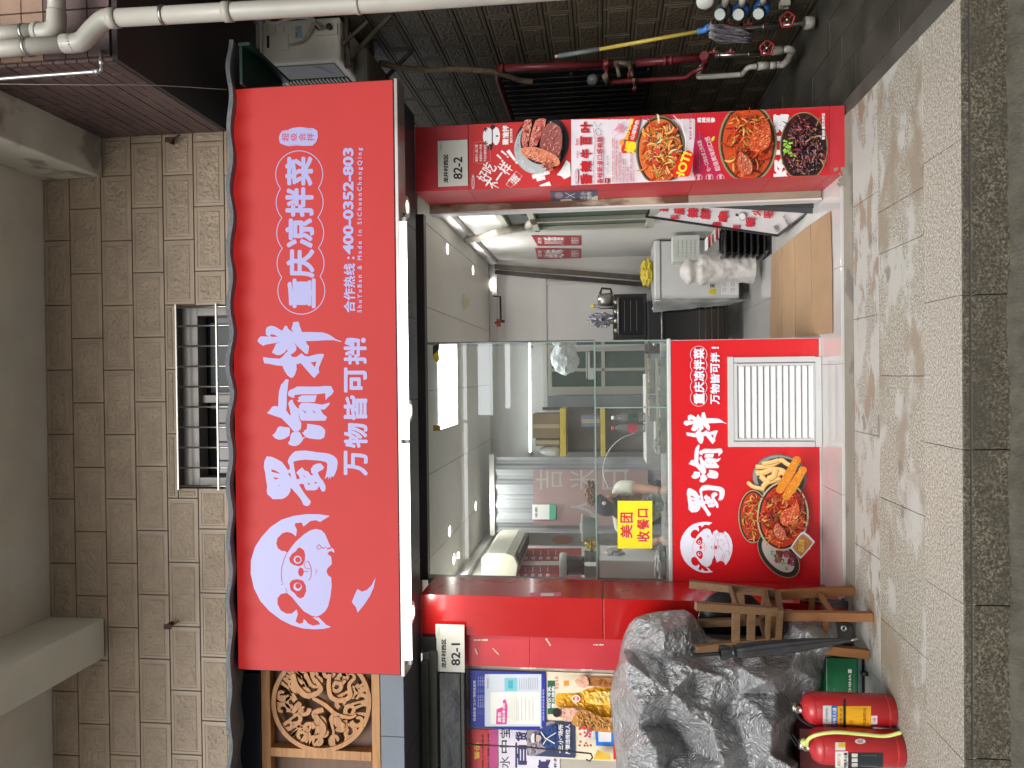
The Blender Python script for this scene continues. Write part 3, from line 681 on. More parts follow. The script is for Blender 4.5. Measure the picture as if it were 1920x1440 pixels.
# ---------------------------------------------------------------- carved timber panel of the next shop
m_wood = mat('pine', (.40, .19, .062), .5, var=.3, vs=3, bump=.15, bs=20, stretch=(1, 1, 14), col2=(.28, .11, .03), c2s=5, c2t=.62, sharp=.1)
m_woodd = mat('pine_back', (.15, .088, .06), .7, var=.25, vs=4, stretch=(1, 1, 6))
m_woodk = mat('stained_wood', (.075, .02, .008), .5, var=.3, vs=6)
YW = -.34
cp = thing('carved_panel', 'pine panel with a fretwork dragon medallion in a round ring left of the sign', 'panel', tuple(P(712, 1360, YW)))
A_ = rect(490, 714, 1255, 1470, YW)
MB().box(A_[0]-.4, A_[1]+.1, YW+.07, YW+.09, A_[2], A_[3], m_woodd).build('back_board', cp)
MB().pbox(490, 507, 1215, 1500, YW, YW+.068, m_woodk if False else m_wood).build('frame_rail', cp, .003)
MB().pbox(697, 713, 1215, 1500, YW, YW+.068, m_wood).build('frame_rail', cp, .003)
MB().pbox(507, 697, 1406, 1423, YW+.002, YW+.066, m_wood).build('frame_post', cp, .003)
# ring
cx, cy, ro = 603, 1316.5, 93.5
c3 = facing(YW+.001)
def ringmesh(r0, r1, y0, y1, mt, n=72):
    mb = MB(); vs = []
    for k in range(n):
        a = 2*math.pi*k/n
        for r, yy in ((r0, y0), (r1, y0), (r1, y1), (r0, y1)):
            q = P(cx+r*math.cos(a), cy+r*math.sin(a), YW); vs.append((q.x, yy, q.z))
    mb.add(vs, [(k*4+j, k*4+(j+1) % 4, ((k+1) % n)*4+(j+1) % 4, ((k+1) % n)*4+j) for k in range(n) for j in range(4)], mt); return mb
ringmesh(ro-8, ro, YW-.006, YW+.03, m_wood).build('ring', cp)
# fretwork: curls and dragon body as solid bands
def band(pts, w, y0, y1, mt, mb):
    pts = [Vector(p) for p in pts]; n_ = len(pts); vs = []
    for i, p in enumerate(pts):
        d = (pts[min(i+1, n_-1)]-pts[max(i-1, 0)]).normalized(); q = Vector((-d.y, d.x))*(w[i] if isinstance(w, list) else w)/2
        for s_, yy in ((1, y0), (-1, y0), (-1, y1), (1, y1)):
            z = P(p.x+q.x*s_, p.y+q.y*s_, YW); vs.append((z.x, yy, z.z))
    mb.add(vs, [(i*4+j, i*4+(j+1) % 4, (i+1)*4+(j+1) % 4, (i+1)*4+j) for i in range(n_-1) for j in range(4)]+[(0, 3, 2, 1), tuple((n_-1)*4+j for j in range(4))], mt)
def spline(p, k=6):
    out = []
    for i in range(len(p)-1):
        p0 = Vector(p[max(i-1, 0)]); p1 = Vector(p[i]); p2 = Vector(p[i+1]); p3 = Vector(p[min(i+2, len(p)-1)])
        for q in range(k):
            t = q/k; v = .5*((2*p1)+(p2-p0)*t+(2*p0-5*p1+4*p2-p3)*t*t+(-p0+3*p1-3*p2+p3)*t**3); out.append((v.x, v.y))
    return out+[tuple(p[-1])]
mb = MB(); rnd = random.Random(3)
def curl(x, y, r, a0, turns, w):
    pts = []
    for k in range(16):
        t = k/15; a = a0+turns*2*math.pi*t; rr = r*(1-.78*t); pts.append((x+rr*math.cos(a), y+rr*math.sin(a)))
    band(pts, [w*(1-.35*k/15) for k in range(16)], YW+.004, YW+.022, m_wood, mb)
pts_ = []
for ring_r, cnt_, sz in ((76, 15, 13), (57, 11, 12), (38, 7, 12)):
    for k in range(cnt_):
        a = 2*math.pi*(k+.5*(ring_r == 57))/cnt_+rnd.uniform(-.06, .06); x, y = cx+ring_r*math.cos(a), cy+ring_r*math.sin(a)
        curl(x, y, sz, rnd.uniform(0, 6.28), rnd.choice([-1, 1])*.85, 8.2)
for k in range(34):
    a = rnd.uniform(0, 6.28); r1 = rnd.uniform(30, 62); x, y = cx+r1*math.cos(a), cy+r1*math.sin(a); b2 = a+rnd.uniform(-.4, .4)
    band([(x, y), ((x+cx+88*math.cos(b2))/2+3, (y+cy+88*math.sin(b2))/2-3), (cx+88*math.cos(b2), cy+88*math.sin(b2))], [6, 4, 7], YW+.005, YW+.021, m_wood, mb)
mb.build('fretwork', cp, kind='stuff')
ZH = xf(480, 1250, 6)
mb = MB()
for pts, w in ((ZH([(420,80),(440,180),(480,250),(560,320),(660,310),(730,250),(680,160),(640,120)]), 62), (ZH([(560,70),(620,200),(700,230)]), 40), (ZH([(830,80),(820,230),(850,340),(950,380),(1060,330),(1050,200),(1110,120),(1060,60)]), 52),
               (ZH([(640,350),(780,430),(900,530),(1050,570),(1130,540)]), 46), (ZH([(500,400),(460,450),(410,520)]), 60), (ZH([(760,480),(660,520),(700,600),(760,680),(740,770),(640,790)]), 66), (ZH([(900,560),(930,640),(1000,670)]), 90),
               (ZH([(880,170),(960,190),(1010,150)]), 44)):
    sp_ = spline(pts); band(sp_, [w/6*(.55+.45*math.sin(math.pi*min(1, .18+.9*i/len(sp_)))) for i in range(len(sp_))], YW-.004, YW+.024, m_wood, mb)
mb.build('dragon_carving', cp, kind='stuff')
MB().pbox(437, 489, 1262, 1480, YW+.03, YW+.05, mat('gap_shade', (.012, .015, .025), .45)).build('gap_shade_panel', cp)  # dark sheet stands in for the shaded gap above the timber panel
# ================================================================ pilasters and their posters
red_g = mat('red_gloss', (.42, .008, .008), .22, var=.08, vs=3, coat=.4)
red_p = mat('red_panel', (.50, .03, .04), .35, var=.1, vs=4)
red_d = mat('red_dark', (.30, .01, .01), .28, var=.15, vs=5, col2=(.36, .02, .015), c2s=9, c2t=.6)
m_whitep = mat('white_paint', (.56, .56, .545), .5, var=.05, vs=3)
m_whiteg = mat('white_gloss', (.54, .54, .53), .15, var=.04, vs=3, coat=.3)
W_, K_ = ink((232, 230, 232)), ink((20, 18, 20))
PXl, PXr = P(1000, 351, 0).x, P(1200, 217, 0).x
zpb = .0; rp = wall('red_pilaster', 'narrow red pilaster right of the doorway covered with food posters', 'pillar')
x_s = [783, 878, 1301, 1448, 1556, 1590]
zz = [P(v, 280, 0).z for v in x_s]; zz[0] = ZS; zz[-1] = .003
for i in range(5): MB().box(PXl, PXr, .0, .38, zz[i+1]+.001, zz[i]-.001, red_p if i else red_p).build('panel', rp, .0015)
# jamb boards inside the doorway
m_jamb = mat('worn_jamb', (.11, .045, .022), .65, var=.3, vs=6, stretch=(1, 1, .4), col2=(.42, .36, .26), c2s=7, c2t=.56, sharp=.05, bump=.3, bs=30)
m_jambl = mat('worn_jamb_pale', (.30, .25, .19), .7, var=.25, vs=7, stretch=(1, 1, .3), bump=.4, bs=40)
zj = P(1290, 380, .4).z
MB().box(PXl-.045, PXl+.08, .385, .47, zj, ZS, m_jamb).build('jamb_board', rp, .002)
MB().box(PXl-.045, PXl+.08, .385, .47, .03, zj-.002, m_jambl).build('jamb_board', rp, .002)
MB().box(PXl-.058, PXl-.046, .38, .475, .03, ZS, m_whitep).build('white_edge', rp)
# torn foot of the pilaster
mb = MB(); 
for k in range(14):
    q = P(random.uniform(1566, 1588), random.uniform(318, 348), 0); s_ = random.uniform(.008, .03)
    mb.add([(min(q.x+s_*math.cos(a)*random.uniform(.5, 1.2), PXr), -.0012-.0001*k, max(.004, q.z+s_*math.sin(a)*random.uniform(.5, 1.2))) for a in [i*math.pi/4 for i in range(8)]], [tuple(range(8))], m_cem)
mb.build('worn_patch', rp)
def plate(lab, x0, x1, y0, y1, num, ytx, ynum, Y=-.004):
    t = thing('number_plate', lab, 'sign', tuple(P(x1, (y0+y1)/2, Y)))
    MB().pbox(x0, x1, y0, y1, Y-.004, Y, mat('plate_white', (.62, .62, .56), .4, var=.04)).build('plate', t, .0012)
    a = Art(facing(Y-.0042)); h = y1-y0
    a.text(K_, '龙井村西区', x0+10.5, x0+19.5, ytx[0], ytx[1], .05)
    a.text(K_, num, x0+29, x0+46, ynum[0], ynum[1], .03)
    a.text(ink((40, 90, 60)), '龙华区公安', x0+4.5, x0+7, y0+4, y0+20, .0)
    a.build('lettering', t); return t
plate('white number plate 82-2 on the red pilaster right of the doorway', 821, 877, 263, 349, '82-2', (289, 343), (294, 336))
plate('white number plate 82-1 on the red wall left of the window', 817, 871, 1171, 1260, '82-1', (1198, 1253), (1206, 1248), Y=-.03)

def pin(x, y, h):
    q = P(x, y, -.001-h); q.x = max(PXl+.002, min(PXr-.002, q.x)); return q
def food(a, cx, cy, rx, ry, rot, rim, bed, cols, n=90, seed=1, greens=8, wmax=3.2, L=14, rimw=5):
    rn = random.Random(seed); c, s = math.cos(rot), math.sin(rot)
    a.ell(rim[0], cx, cy, rx, ry, rot, 40); a.ell(rim[1], cx, cy, rx-rimw*.45, ry-rimw*.45, rot, 40); a.ell(bed, cx, cy, rx-rimw, ry-rimw, rot, 40)
    def inside(scale=1):
        t = rn.uniform(0, 6.283); k = math.sqrt(rn.uniform(0, 1))*scale; u, v = (rx-rimw)*k*math.cos(t), (ry-rimw)*k*math.sin(t)
        return cx+u*c-v*s, cy+u*s+v*c
    for i in range(n):
        x, y = inside(.86); t = rn.uniform(0, 6.28); l_ = rn.uniform(.4, 1)*L; cu = rn.uniform(-.9, .9)
        pts = []
        for k in range(6):
            pts.append((x, y)); x += math.cos(t)*l_/5; y += math.sin(t)*l_/5; t += cu/5*2
        w = rn.uniform(.8, wmax); cc = rn.choice(cols)
        dk = ink((max(0, cc[0]-70), max(0, cc[1]-50), max(0, cc[2]-30)), .4)
        a.strip(dk, [(p[0]+.5, p[1]+.35) for p in pts], [w*.9*q for q in (.5, .9, 1, 1, .9, .5)])
        a.strip(ink(cc, .3), pts, [w*q for q in (.4, .85, 1, 1, .85, .4)])
        if rn.random() < .5: a.strip(ink((min(255, cc[0]+50), min(255, cc[1]+60), min(255, cc[2]+60)), .25), [(p[0]-.3, p[1]-.2) for p in pts[1:5]], w*.25)
    for i in range(greens):
        x, y = inside(.8); g_ = ink(rn.choice([(70, 120, 40), (120, 160, 60), (60, 95, 45)]))
        for k in range(3):
            t = rn.uniform(0, 6.28); a.strip(g_, [(x, y), (x+math.cos(t)*2.5, y+math.sin(t)*2.5), (x+math.cos(t+.4)*4.5, y+math.sin(t+.4)*4.5)], [1.6, 1.5, .5])
    for i in range(n//2):
        x, y = inside(.9); a.ell(ink(rn.choice([(240, 225, 190), (200, 40, 20), (250, 190, 90), (120, 20, 10)])), x, y, rn.uniform(.3, .9), rn.uniform(.3, .7), rn.uniform(0, 3), 6)
def poster(name, lab, x0, x1, y0, y1, base, to3, parent=None, cat='poster', Y=-.001):
    c = to3((x0+x1)/2, (y0+y1)/2, 0); t = thing(name, lab, cat, tuple(c)); a = Art(to3); a.rc(base, x0, x1, y0, y1); return t, a
# poster A: hand lettering, small panda mascot mark, plate of beef
RP = ink((190, 38, 40)); t, a = poster('food_poster', 'red poster with hand lettering and a speckled plate of sliced beef, uppermost on the pilaster', 879, 1070.5, 228, 358, RP, pin)
a.text(W_, '好吃', 899, 926, 305, 342, .015, rot=.5); a.text(W_, '不一样', 922, 950, 302, 360, .015, rot=.62)
for p0, p1, w in (((932, 290), (940, 298), 4), ((940, 283), (950, 291), 4), ((952, 282), (966, 301), 7)):
    a.strip(W_, [p0, p1], [w, w*.6]); a.ell(W_, p1[0]+1.5*(w/4)+.5, p1[1]+3, w*.42, w*.42)
a.strip(W_, [(949, 346), (958, 354), (979, 330), (968, 321), (949, 346)], .8); a.text(W_, '下饭绝配', 955, 973, 328, 346, .03, rot=.75)
a.ell(W_, 915, 256, 9.5, 17); a.ell(W_, 930, 255, 7.5, 17); a.strip(K_, [(923, 237), (923, 274)], 2); a.ell(K_, 911, 243, 3.4, 3.4); a.ell(K_, 911, 268, 3.4, 3.4); a.ell(W_, 912.5, 244, 1.4, 1.4); a.ell(W_, 912.5, 267, 1.4, 1.4)
a.ell(K_, 924, 238, 4.5, 4); a.ell(K_, 919, 276, 4, 6); a.ell(K_, 932, 255, 3, 1.4)
a.text(W_, '蜀渝拌', 942, 954, 235, 272, .05, rough=1); a.text(W_, '重庆凉拌菜', 956, 961, 241, 268, .02)
a.strip(ink((225, 130, 130)), [(889, 268), (888, 305), (903, 307), (920, 302), (918, 275), (905, 265), (889, 268)], .7)
for i, s_ in enumerate(('菌菇の 卤口重', '来碗助兴へ牛窝', '不拉拉重新卤拌')): a.text(W_, s_, 891+i*8, 896+i*8, 271, 303, .01)
a.ell(W_, 887, 342, 2.8, 15); a.ell(RP, 887, 342, 2.2, 14.4); a.text(W_, '重庆风味', 885.5, 888.5, 329, 355, .0)
for p in (((998, 332), (1030, 322), 8), ((1006, 337), (1022, 333), 7), ((1012, 352), (1032, 344), 9), ((982, 312), (1000, 320), 8)): a.strip(W_, [p[0], p[1]], p[2])
a.poly(W_, [(1044, 328), (1052, 318), (1062, 300), (1069, 306), (1070, 330), (1058, 336), (1052, 330)])
spk = ink((175, 180, 182)); 
a.ell(ink((22, 24, 28)), 1016, 268, 50, 55, .35, 44); a.ell(spk, 1010, 275, 45, 52, .35, 44); a.ell(ink((35, 38, 44)), 1019, 262, 43, 47, .35, 44)
rn = random.Random(4)
for k in range(260):
    t_ = rn.uniform(0, 6.28); rr = rn.uniform(.86, 1.0); x, y = 1011+46*rr*math.cos(t_)*.98, 273+52*rr*math.sin(t_)
    a.ell(ink((235, 235, 232)) if t_ < 2.6 or t_ > 5.2 else K_, x, y, rn.uniform(.3, .9), rn.uniform(.3, .9), 0, 5)
for (pts, c1, c2) in (([(978, 262), (984, 225), (997, 222), (990, 270), (982, 276)], (205, 110, 100), (225, 170, 150)), ([(992, 272), (1004, 226), (1024, 224), (1012, 262), (1000, 278)], (200, 105, 98), (230, 180, 160)),
                      ([(1012, 270), (1026, 232), (1050, 238), (1054, 268), (1045, 295), (1020, 282)], (150, 85, 82), (190, 130, 120)), ([(978, 278), (1005, 276), (1040, 290), (1050, 305), (1038, 312), (1000, 300), (982, 292)], (215, 130, 95), (235, 190, 150)), ([(1015, 305), (1036, 310), (1035, 320), (1025, 316)], (180, 100, 60), (210, 140, 90))):
    a.poly(ink(c1, .3), pts, 3); a.shade(pts, [c2, (165, 70, 62), (235, 160, 140), (130, 55, 50), (190, 95, 85), (240, 195, 175)], 60, 7, 1.3, int(pts[0][0]), 1.7, 3); m_ = (sum(p[0] for p in pts)/len(pts), sum(p[1] for p in pts)/len(pts))
    for k in range(16):
        p = rn.choice(pts); f_ = rn.uniform(.1, .8); x, y = m_[0]+(p[0]-m_[0])*f_, m_[1]+(p[1]-m_[1])*f_; tt = rn.uniform(1.2, 2.2)
        a.strip(ink(rn.choice([c2, (150, 60, 55), (235, 150, 130), (120, 50, 45)]), .3), [(x, y), (x+math.cos(tt)*4, y+math.sin(tt)*4), (x+math.cos(tt+.3)*8, y+math.sin(tt+.3)*7)], [.6, 1.6, .5])
a.build('print', t)
# poster B: white notice
t, a = poster('food_poster', 'torn white poster with red lettering and a bowl of shredded tripe marked HOT!', 1071, 1303, 222, 353, ink((222, 214, 222)), pin)
RD = ink((185, 25, 35)); 
for i in range(46):      # torn edge
    x = 1071+i*5.1; a.poly(RP, [(x, 222), (x+rn.uniform(2, 6), 222), (x+rn.uniform(0, 5), 223+rn.uniform(.3, 2.2))]); a.poly(RP, [(x, 353), (x+rn.uniform(2, 6), 353), (x+rn.uniform(0, 5), 352-rn.uniform(.3, 3))])
for i, (ch, y0, y1) in enumerate((('香', 325, 348), ('辣', 301, 323), ('牛', 279, 297), ('百', 255, 273), ('叶', 228, 249))): a.text(RD, ch, 1087.5, 1109, y0, y1, .06, rough=.5)
a.text(RD, 'niu', 1080, 1084, 283, 296, 0); a.text(RD, 'bei', 1078, 1084, 260, 272, 0); a.ell(RD, 1081, 331, 3, 15); a.ell(ink((222, 214, 222)), 1081, 331, 2.4, 14.4); a.text(RD, '爽火山椒牛百叶', 1079.4, 1082.6, 318, 344, 0)
a.strip(RD, [(1114, 345), (1113, 300), (1116, 262), (1112, 240)], .8)
a.text(RD, '香辣筋道口感爽脆', 1119, 1130, 256, 345, .02); a.strip(RD, [(1131.5, 345), (1132, 285), (1130.5, 258)], .7)
a.strip(K_, [(1118, 251), (1117, 243), (1122, 240), (1126, 245), (1127, 252), (1121, 254), (1118, 251)], .8); a.strip(K_, [(1119, 238), (1113, 228)], .6); a.strip(K_, [(1122, 238), (1128, 230)], .6)
a.poly(ink((160, 30, 45)), [(1134, 334), (1142, 334), (1142, 344), (1134, 344)]); a.text(ink((222, 214, 222)), '···', 1137, 1139, 336, 342, .05); a.text(K_, 'ｲ入门し百の小巧', 1137, 1141, 292, 326, 0)
for i, (s_, y0) in enumerate((('牛百叶是一种口感独特的食材，柔软中带有一点韧性和嚼劲，', 258), ('可以通过各种烹饪手法来展现其独特的口味，再加上香料，', 262), ('可以配上不同风味的酱汁和蘸料享用美味', 285), ('同时具有非常爽口的口感，清爽不腻', 298), ('回味无穷口感佳', 312), ('口感香辣鲜美可口，越吃越上瘾真的很过瘾', 285))):
    a.text(RD, s_, 1147+i*6.9, 1150.4+i*6.9, y0, 344, .01); a.strip(RD, [(1151.9+i*6.9, 344), (1152.3+i*6.9, (y0+344)/2), (1151.7+i*6.9, y0)], .4)
a.text(ink((190, 60, 70)), '香脆百叶一口入魂', 1187, 1189.5, 320, 343, 0)
PK = ink((225, 130, 155)); a.strip(PK, [(1147, 248), (1151, 256), (1178, 237), (1171, 227), (1147, 248)], .6); a.text(PK, '下饭绝配', 1153, 1171, 233, 250, .02, rot=.62)
a.ell(ink((215, 60, 30)), 1172, 277, 7, 11, .3); a.ell(ink((240, 150, 70)), 1166, 267, 4, 6); a.poly(ink((205, 40, 25)), [(1171, 262), (1190, 220), (1201, 222), (1193, 262), (1180, 270)])
a.text(ink((250, 215, 40)), '爆', 1172, 1193, 264, 287, .06, rot=.2); a.text(ink((250, 215, 40)), 'BIG SALE', 1177, 1183, 221, 262, .03, rot=.30); a.text(W_, '山城特色', 1186, 1194, 224, 262, .03, rot=.30)
food(a, 1238, 283, 46, 66, 0, (ink((120, 110, 80)), ink((40, 36, 30))), ink((215, 110, 50)), [(235, 150, 70), (240, 175, 95), (205, 70, 35), (225, 200, 150), (190, 50, 25), (240, 130, 60)], 190, 2, 16, 4.2, 26, 6)
a.strip(ink((225, 222, 210)), [(1262, 216), (1278, 232), (1286, 262), (1285, 285)], [1, 3, 3, 1]); a.ell(ink((225, 60, 45)), 1233, 283, 5, 5); a.ell(ink((200, 50, 40)), 1264, 290, 5, 4.5); a.ell(ink((205, 55, 40)), 1230, 306, 5, 4)
a.poly(ink((225, 35, 20)), [(1262, 325), (1272, 300), (1284, 285), (1292, 282), (1300, 292), (1296, 320), (1286, 343), (1272, 345), (1264, 338)], 3)
a.text(ink((253, 220, 60)), 'HOT!', 1272, 1289, 284, 340, .05, rot=.33)
a.text(RD, '蜀渝拌 最下饭!', 1292, 1297, 224, 262, .01); a.strip(K_, [(1301, 226), (1301, 262)], .3)
a.build('print', t)
# poster C
t, a = poster('food_poster', 'crimson poster with a brown bowl of red chilli stew on the pilaster', 1304, 1448.5, 210, 352, ink((196, 26, 42)), pin)
a.poly(ink((185, 28, 75)), [(1304, 352), (1304, 250), (1330, 270), (1352, 320), (1360, 352)], 3); a.text(W_, '麻辣诱惑', 1307, 1341, 221, 229, .06, rough=1) if False else [a.text(W_, ch, 1307+i*8.5, 1315+i*8.5, 220, 230, .05, rough=.6) for i, ch in enumerate('麻辣浓香')]
a.text(W_, '超级美味的口感', 1331, 1341, 255, 322, .0, rot=-.32); a.text(W_, '吃一口就会爱上的味道', 1316, 1324, 262, 322, .0, rot=-.32); a.ell(ink((210, 210, 60)), 1337, 260, 2.5, 5, .5)
for k in range(3): a.ring(W_, 1310+k*20.5, 333, 6.5, .6); a.text(W_, ('鲜辣', '麻辣', '香辣')[k], 1307+k*20.5, 1313+k*20.5, 328, 338, .01)
a.text(ink((225, 130, 140)), 'SHUYUBAN CHONGQING LIANG BAN CAI', 1311, 1313, 246, 316, 0)
food(a, 1402, 268, 55, 76, 0, (ink((150, 135, 100)), ink((60, 52, 36))), ink((205, 75, 30)), [(215, 85, 40), (190, 55, 30), (225, 130, 60), (150, 40, 25), (235, 165, 90), (120, 30, 30)], 170, 7, 18, 4.5, 24, 8)
a.poly(ink((205, 85, 45), .25), [(1405, 268), (1418, 245), (1436, 225), (1444, 240), (1444, 270), (1425, 285), (1408, 280)], 3); a.shade([(1405, 268), (1418, 245), (1436, 225), (1444, 240), (1444, 270), (1425, 285), (1408, 280)], [(230, 140, 90), (170, 55, 30), (240, 175, 120), (150, 40, 25), (215, 100, 60)], 90, 9, 1.4, 5, 1.9, 3); a.poly(ink((195, 100, 70), .25), [(1383, 310), (1386, 285), (1396, 290), (1410, 305), (1408, 325), (1395, 328)], 3); a.shade([(1383, 310), (1386, 285), (1396, 290), (1410, 305), (1408, 325), (1395, 328)], [(225, 150, 120), (160, 70, 50), (235, 190, 160), (140, 50, 40)], 50, 7, 1.2, 6, 1.2, 3)
for k in range(60): a.ell(ink(rn.choice([(245, 225, 180), (240, 160, 80)])), rn.uniform(1405, 1444), rn.uniform(228, 282), .6, .5, 0, 5)
a.ell(ink((90, 140, 70)), 1426, 338, 5, 9, .3)
a.rc(RP, 1444, 1448.4, 205, 352) if False else None
a.build('print', t)
# poster D
t, a = poster('food_poster', 'lowest red pilaster poster with white letters and a dark plate of braised wood ear', 1449, 1552, 206, 350, ink((194, 28, 34)), pin)
a.text(W_, '好', 1450, 1478, 298, 340, .09, rough=2); a.text(W_, '口', 1450, 1477, 255, 290, .09); a.text(W_, '福', 1449, 1479, 214, 250, .07, rough=2)
food(a, 1507, 276, 45, 66, 0, (ink((150, 140, 110)), ink((60, 50, 40))), ink((50, 22, 22)), [(70, 25, 30), (110, 40, 40), (45, 25, 35), (150, 110, 80), (90, 50, 60), (140, 50, 40), (30, 18, 22)], 240, 9, 0, 5, 20, 4)
for k in range(110):
    t_ = rn.uniform(0, 6.28); r_ = math.sqrt(rn.random()); a.strip(ink((200, 190, 215), .2), [(1507+36*r_*math.cos(t_), 280+54*r_*math.sin(t_)), (1508+36*r_*math.cos(t_), 283+54*r_*math.sin(t_))], .4)
for k in range(26): a.ell(ink(rn.choice([(130, 190, 60), (95, 160, 45), (160, 210, 90)])), 1476+rn.gauss(0, 5), 278+rn.gauss(0, 9), 2.5, 2, 0, 8)
a.text(W_, '蜀渝拌 重庆凉拌菜', 1541, 1547, 212, 262, .03)
a.build('print', t)
# torn notice on the inner face of the pilaster
def side_in(X):
    return lambda x, y, h: (lambda q: Vector((X-h, q.y, q.z)))(SXp(x, y, X))
a = Art(side_in(PXl-.001)); t = thing('torn_notice', 'torn dark police notice stuck on the inner side of the red pilaster', 'notice', tuple(SXp(1075, 366, PXl)))
a.poly(ink((75, 72, 95)), [(1031, 359), (1120, 356), (1122, 375), (1110, 377), (1034, 377)]); a.text(W_, '三小', 1088, 1098, 359, 374, .02); a.text(W_, '场所', 1100, 1109, 359, 374, .02)
a.ell(ink((150, 130, 140)), 1048, 366, 8, 6); a.strip(W_, [(1060, 361), (1078, 371)], 1); a.strip(W_, [(1060, 371), (1078, 362)], 1); a.poly(ink((210, 205, 195)), [(1050, 374), (1070, 372), (1075, 377), (1052, 377)]); a.poly(ink((210, 205, 195)), [(1108, 370), (1120, 366), (1122, 376), (1110, 377)])
a.build('print', t)

# left pilaster and red wall panels
LXr, LXl = P(950, 1118, 0).x, P(950, 1193, 0).x
lp = wall('red_pier', 'glossy bright red pier between the shop window and plate 82-1', 'pillar')
zq = P(1131, 1150, 0).z
MB().box(LXl, LXr, 0, .42, zq+.003, ZS, red_g).build('panel', lp, .0015); MB().box(LXl, LXr, 0, .42, .003, zq-.003, red_g).build('panel', lp, .0015)
MB().box(LXl+.003, LXr-.004, .006, .4, zq-.003, zq+.003, m_black).build('seam', lp)
m_post = mat('grey_post', (.17, .155, .14), .6, var=.3, vs=7, stretch=(1, 1, .3), col2=(.26, .24, .22), c2s=6, c2t=.6)
MB().box(P(950, 1099, YG-.03).x, P(950, 1086, YG-.03).x, YG-.03, YG+.06, .03, ZS+.05, m_post).build('metal_post', lp, .003)
a = Art(side_in(0)); t = thing('pink_label', 'small pink paper label on the inner edge of the glossy red pier', 'label', tuple(P(1022, 1113, 0)))
sideL = lambda x, y, h: (lambda q: Vector((LXr+h, q.y, q.z)))(SXp(x, y, LXr))
a = Art(sideL); a.rc(ink((215, 90, 120)), 993, 1052, 1111, 1118.5); a.rc(ink((220, 220, 215)), 1014, 1038, 1112.5, 1117.5); a.build('print', t)
rwl = wall('red_tile_wall', 'pinkish red panels with torn tape remnants under plate 82-1', 'wall')
zv = [P(v, 1225, .03).z for v in (783, 993, 1170)]
x0_, x1_ = P(1000, 1252, .03).x, LXl-.006
MB().box(x0_, x1_, .03, .12, zv[1]+.001, ZS, red_p).build('panel', rwl, .0015); MB().box(x0_, x1_, .03, .12, zv[2]+.001, zv[1]-.001, red_p).build('panel', rwl, .0015); MB().box(x0_, x1_, .03, .12, .003, zv[2]-.001, red_p).build('panel', rwl, .0015)
m_cream = mat('cream_wall', (.42, .39, .32), .7, var=.15, vs=5, col2=(.30, .16, .12), c2s=6, c2t=.66, sharp=.05)
MB().box(-3.3, x0_-.004, .08, .14, .003, P(870, 1330, .08).z, m_cream).build('panel', rwl)
a = Art(facing(.029)); 
for (x, y, L_, w, rt) in ((902, 1200, 26, 4, 0), (1028, 1204, 16, 4, 1), (1122, 1209, 20, 4, 0), (893, 1222, 12, 3, 1.2), (990, 1253, 30, 5, 0), (1050, 1256, 22, 4, .1), (1100, 1256, 22, 4, 0), (930, 1222, 18, 3, .8)):
    pts = []
    for k in range(10):
        q = k/9*L_-L_/2; pts.append((x+q*math.cos(rt), y+q*math.sin(rt)))
    a.strip(ink((215, 190, 175), .7), pts, [w*rn.uniform(.12, 1) for _ in pts])
a.build('tape_remnant', rwl)
# dark roller housing and shutter rails of the next shop
rh = thing('shutter_housing', 'dark glossy roller shutter housing above the posters of the next shop', 'shutter', tuple(P(870, 1350, .0)))
m_dg = mat('dark_gloss', (.035, .038, .042), .2, .3, bump=.5, bs=5, var=.3, vs=4); m_olive = mat('dark_olive', (.055, .055, .045), .4, .3, var=.25, vs=5)
MB().pbox(822, 864, 1262, 1480, -.02, .05, m_dg).build('housing', rh, .003)
MB().pbox(790, 803, 1242, 1480, -.10, .0, m_olive).build('rail', rh, .003); MB().pbox(805, 820, 1222, 1480, -.06, .02, m_olive).build('rail', rh, .003)
MB().pbox(865, 871, 1262, 1480, -.03, .05, m_olive).build('rail', rh, .002)
q0, q1 = P(790, 1210, -.03), P(812, 1240, -.03); mb = MB(); mb.pbox(790, 818, 1196, 1222, -.04, .02, m_black); mb.build('bracket', rh, .003)
MB().pbox(793, 808, 1224, 1240, -.05, .02, mat('grey_iron', (.2, .2, .19), .5, .6, var=.3)).build('bracket', rh, .003)

# ---------------------------------------------------------------- notices on the cream wall
def nb_(nm, lab, x0, x1, y0, y1, c, Y, cat='notice', thick=.004, mt=None):
    t = thing(nm, lab, cat, tuple(P(x1, (y0+y1)/2, Y))); MB().pbox(x0, x1, y0, y1, Y-thick, Y, mt or ink(c, .35)).build('board', t, .0008); return t, Art(facing(Y-thick))
t, a = nb_('notice_board', 'royal blue framed information board with white papers beside the red wall panels', 880, 1023, 1259, 1367, (25, 40, 150), .07, 'board', .012)
a.text(W_, '桃源街道“三小”场所信息牌', 887, 892, 1276, 1352, .02)
for i in range(4): a.text(ink((190, 200, 235)), '一、场所名称  二、负责人', 896+i*3.6, 898+i*3.6, 1268, 1340, 0)
a.rc(ink((205, 212, 222), .2), 909, 1015, 1264, 1362); a.rc(ink((228, 228, 222), .3), 920, 1012, 1298, 1358); a.rc(ink((120, 190, 195)), 946, 970, 1271, 1296); a.rc(ink((70, 160, 190)), 953, 962, 1276, 1291)
a.poly(ink((215, 60, 140)), [(930, 1362-4), (950, 1362-4), (952, 1325), (948, 1311), (943, 1313), (943, 1325), (931, 1330)]); a.text(W_, '房东', 933, 940, 1335, 1354, .04); a.text(W_, '随租公寓 全新', 942, 947, 1318, 1355, .03)
for i in range(9): a.strip(ink((90, 95, 110)), [(974+i*4.2, 1293), (974+i*4.2, 1272-(i % 3))], .5)
for i in range(7): a.strip(ink((190, 188, 180)), [(957+i*7, 1352), (957+i*7, 1306+(i % 3)*3)], .6)
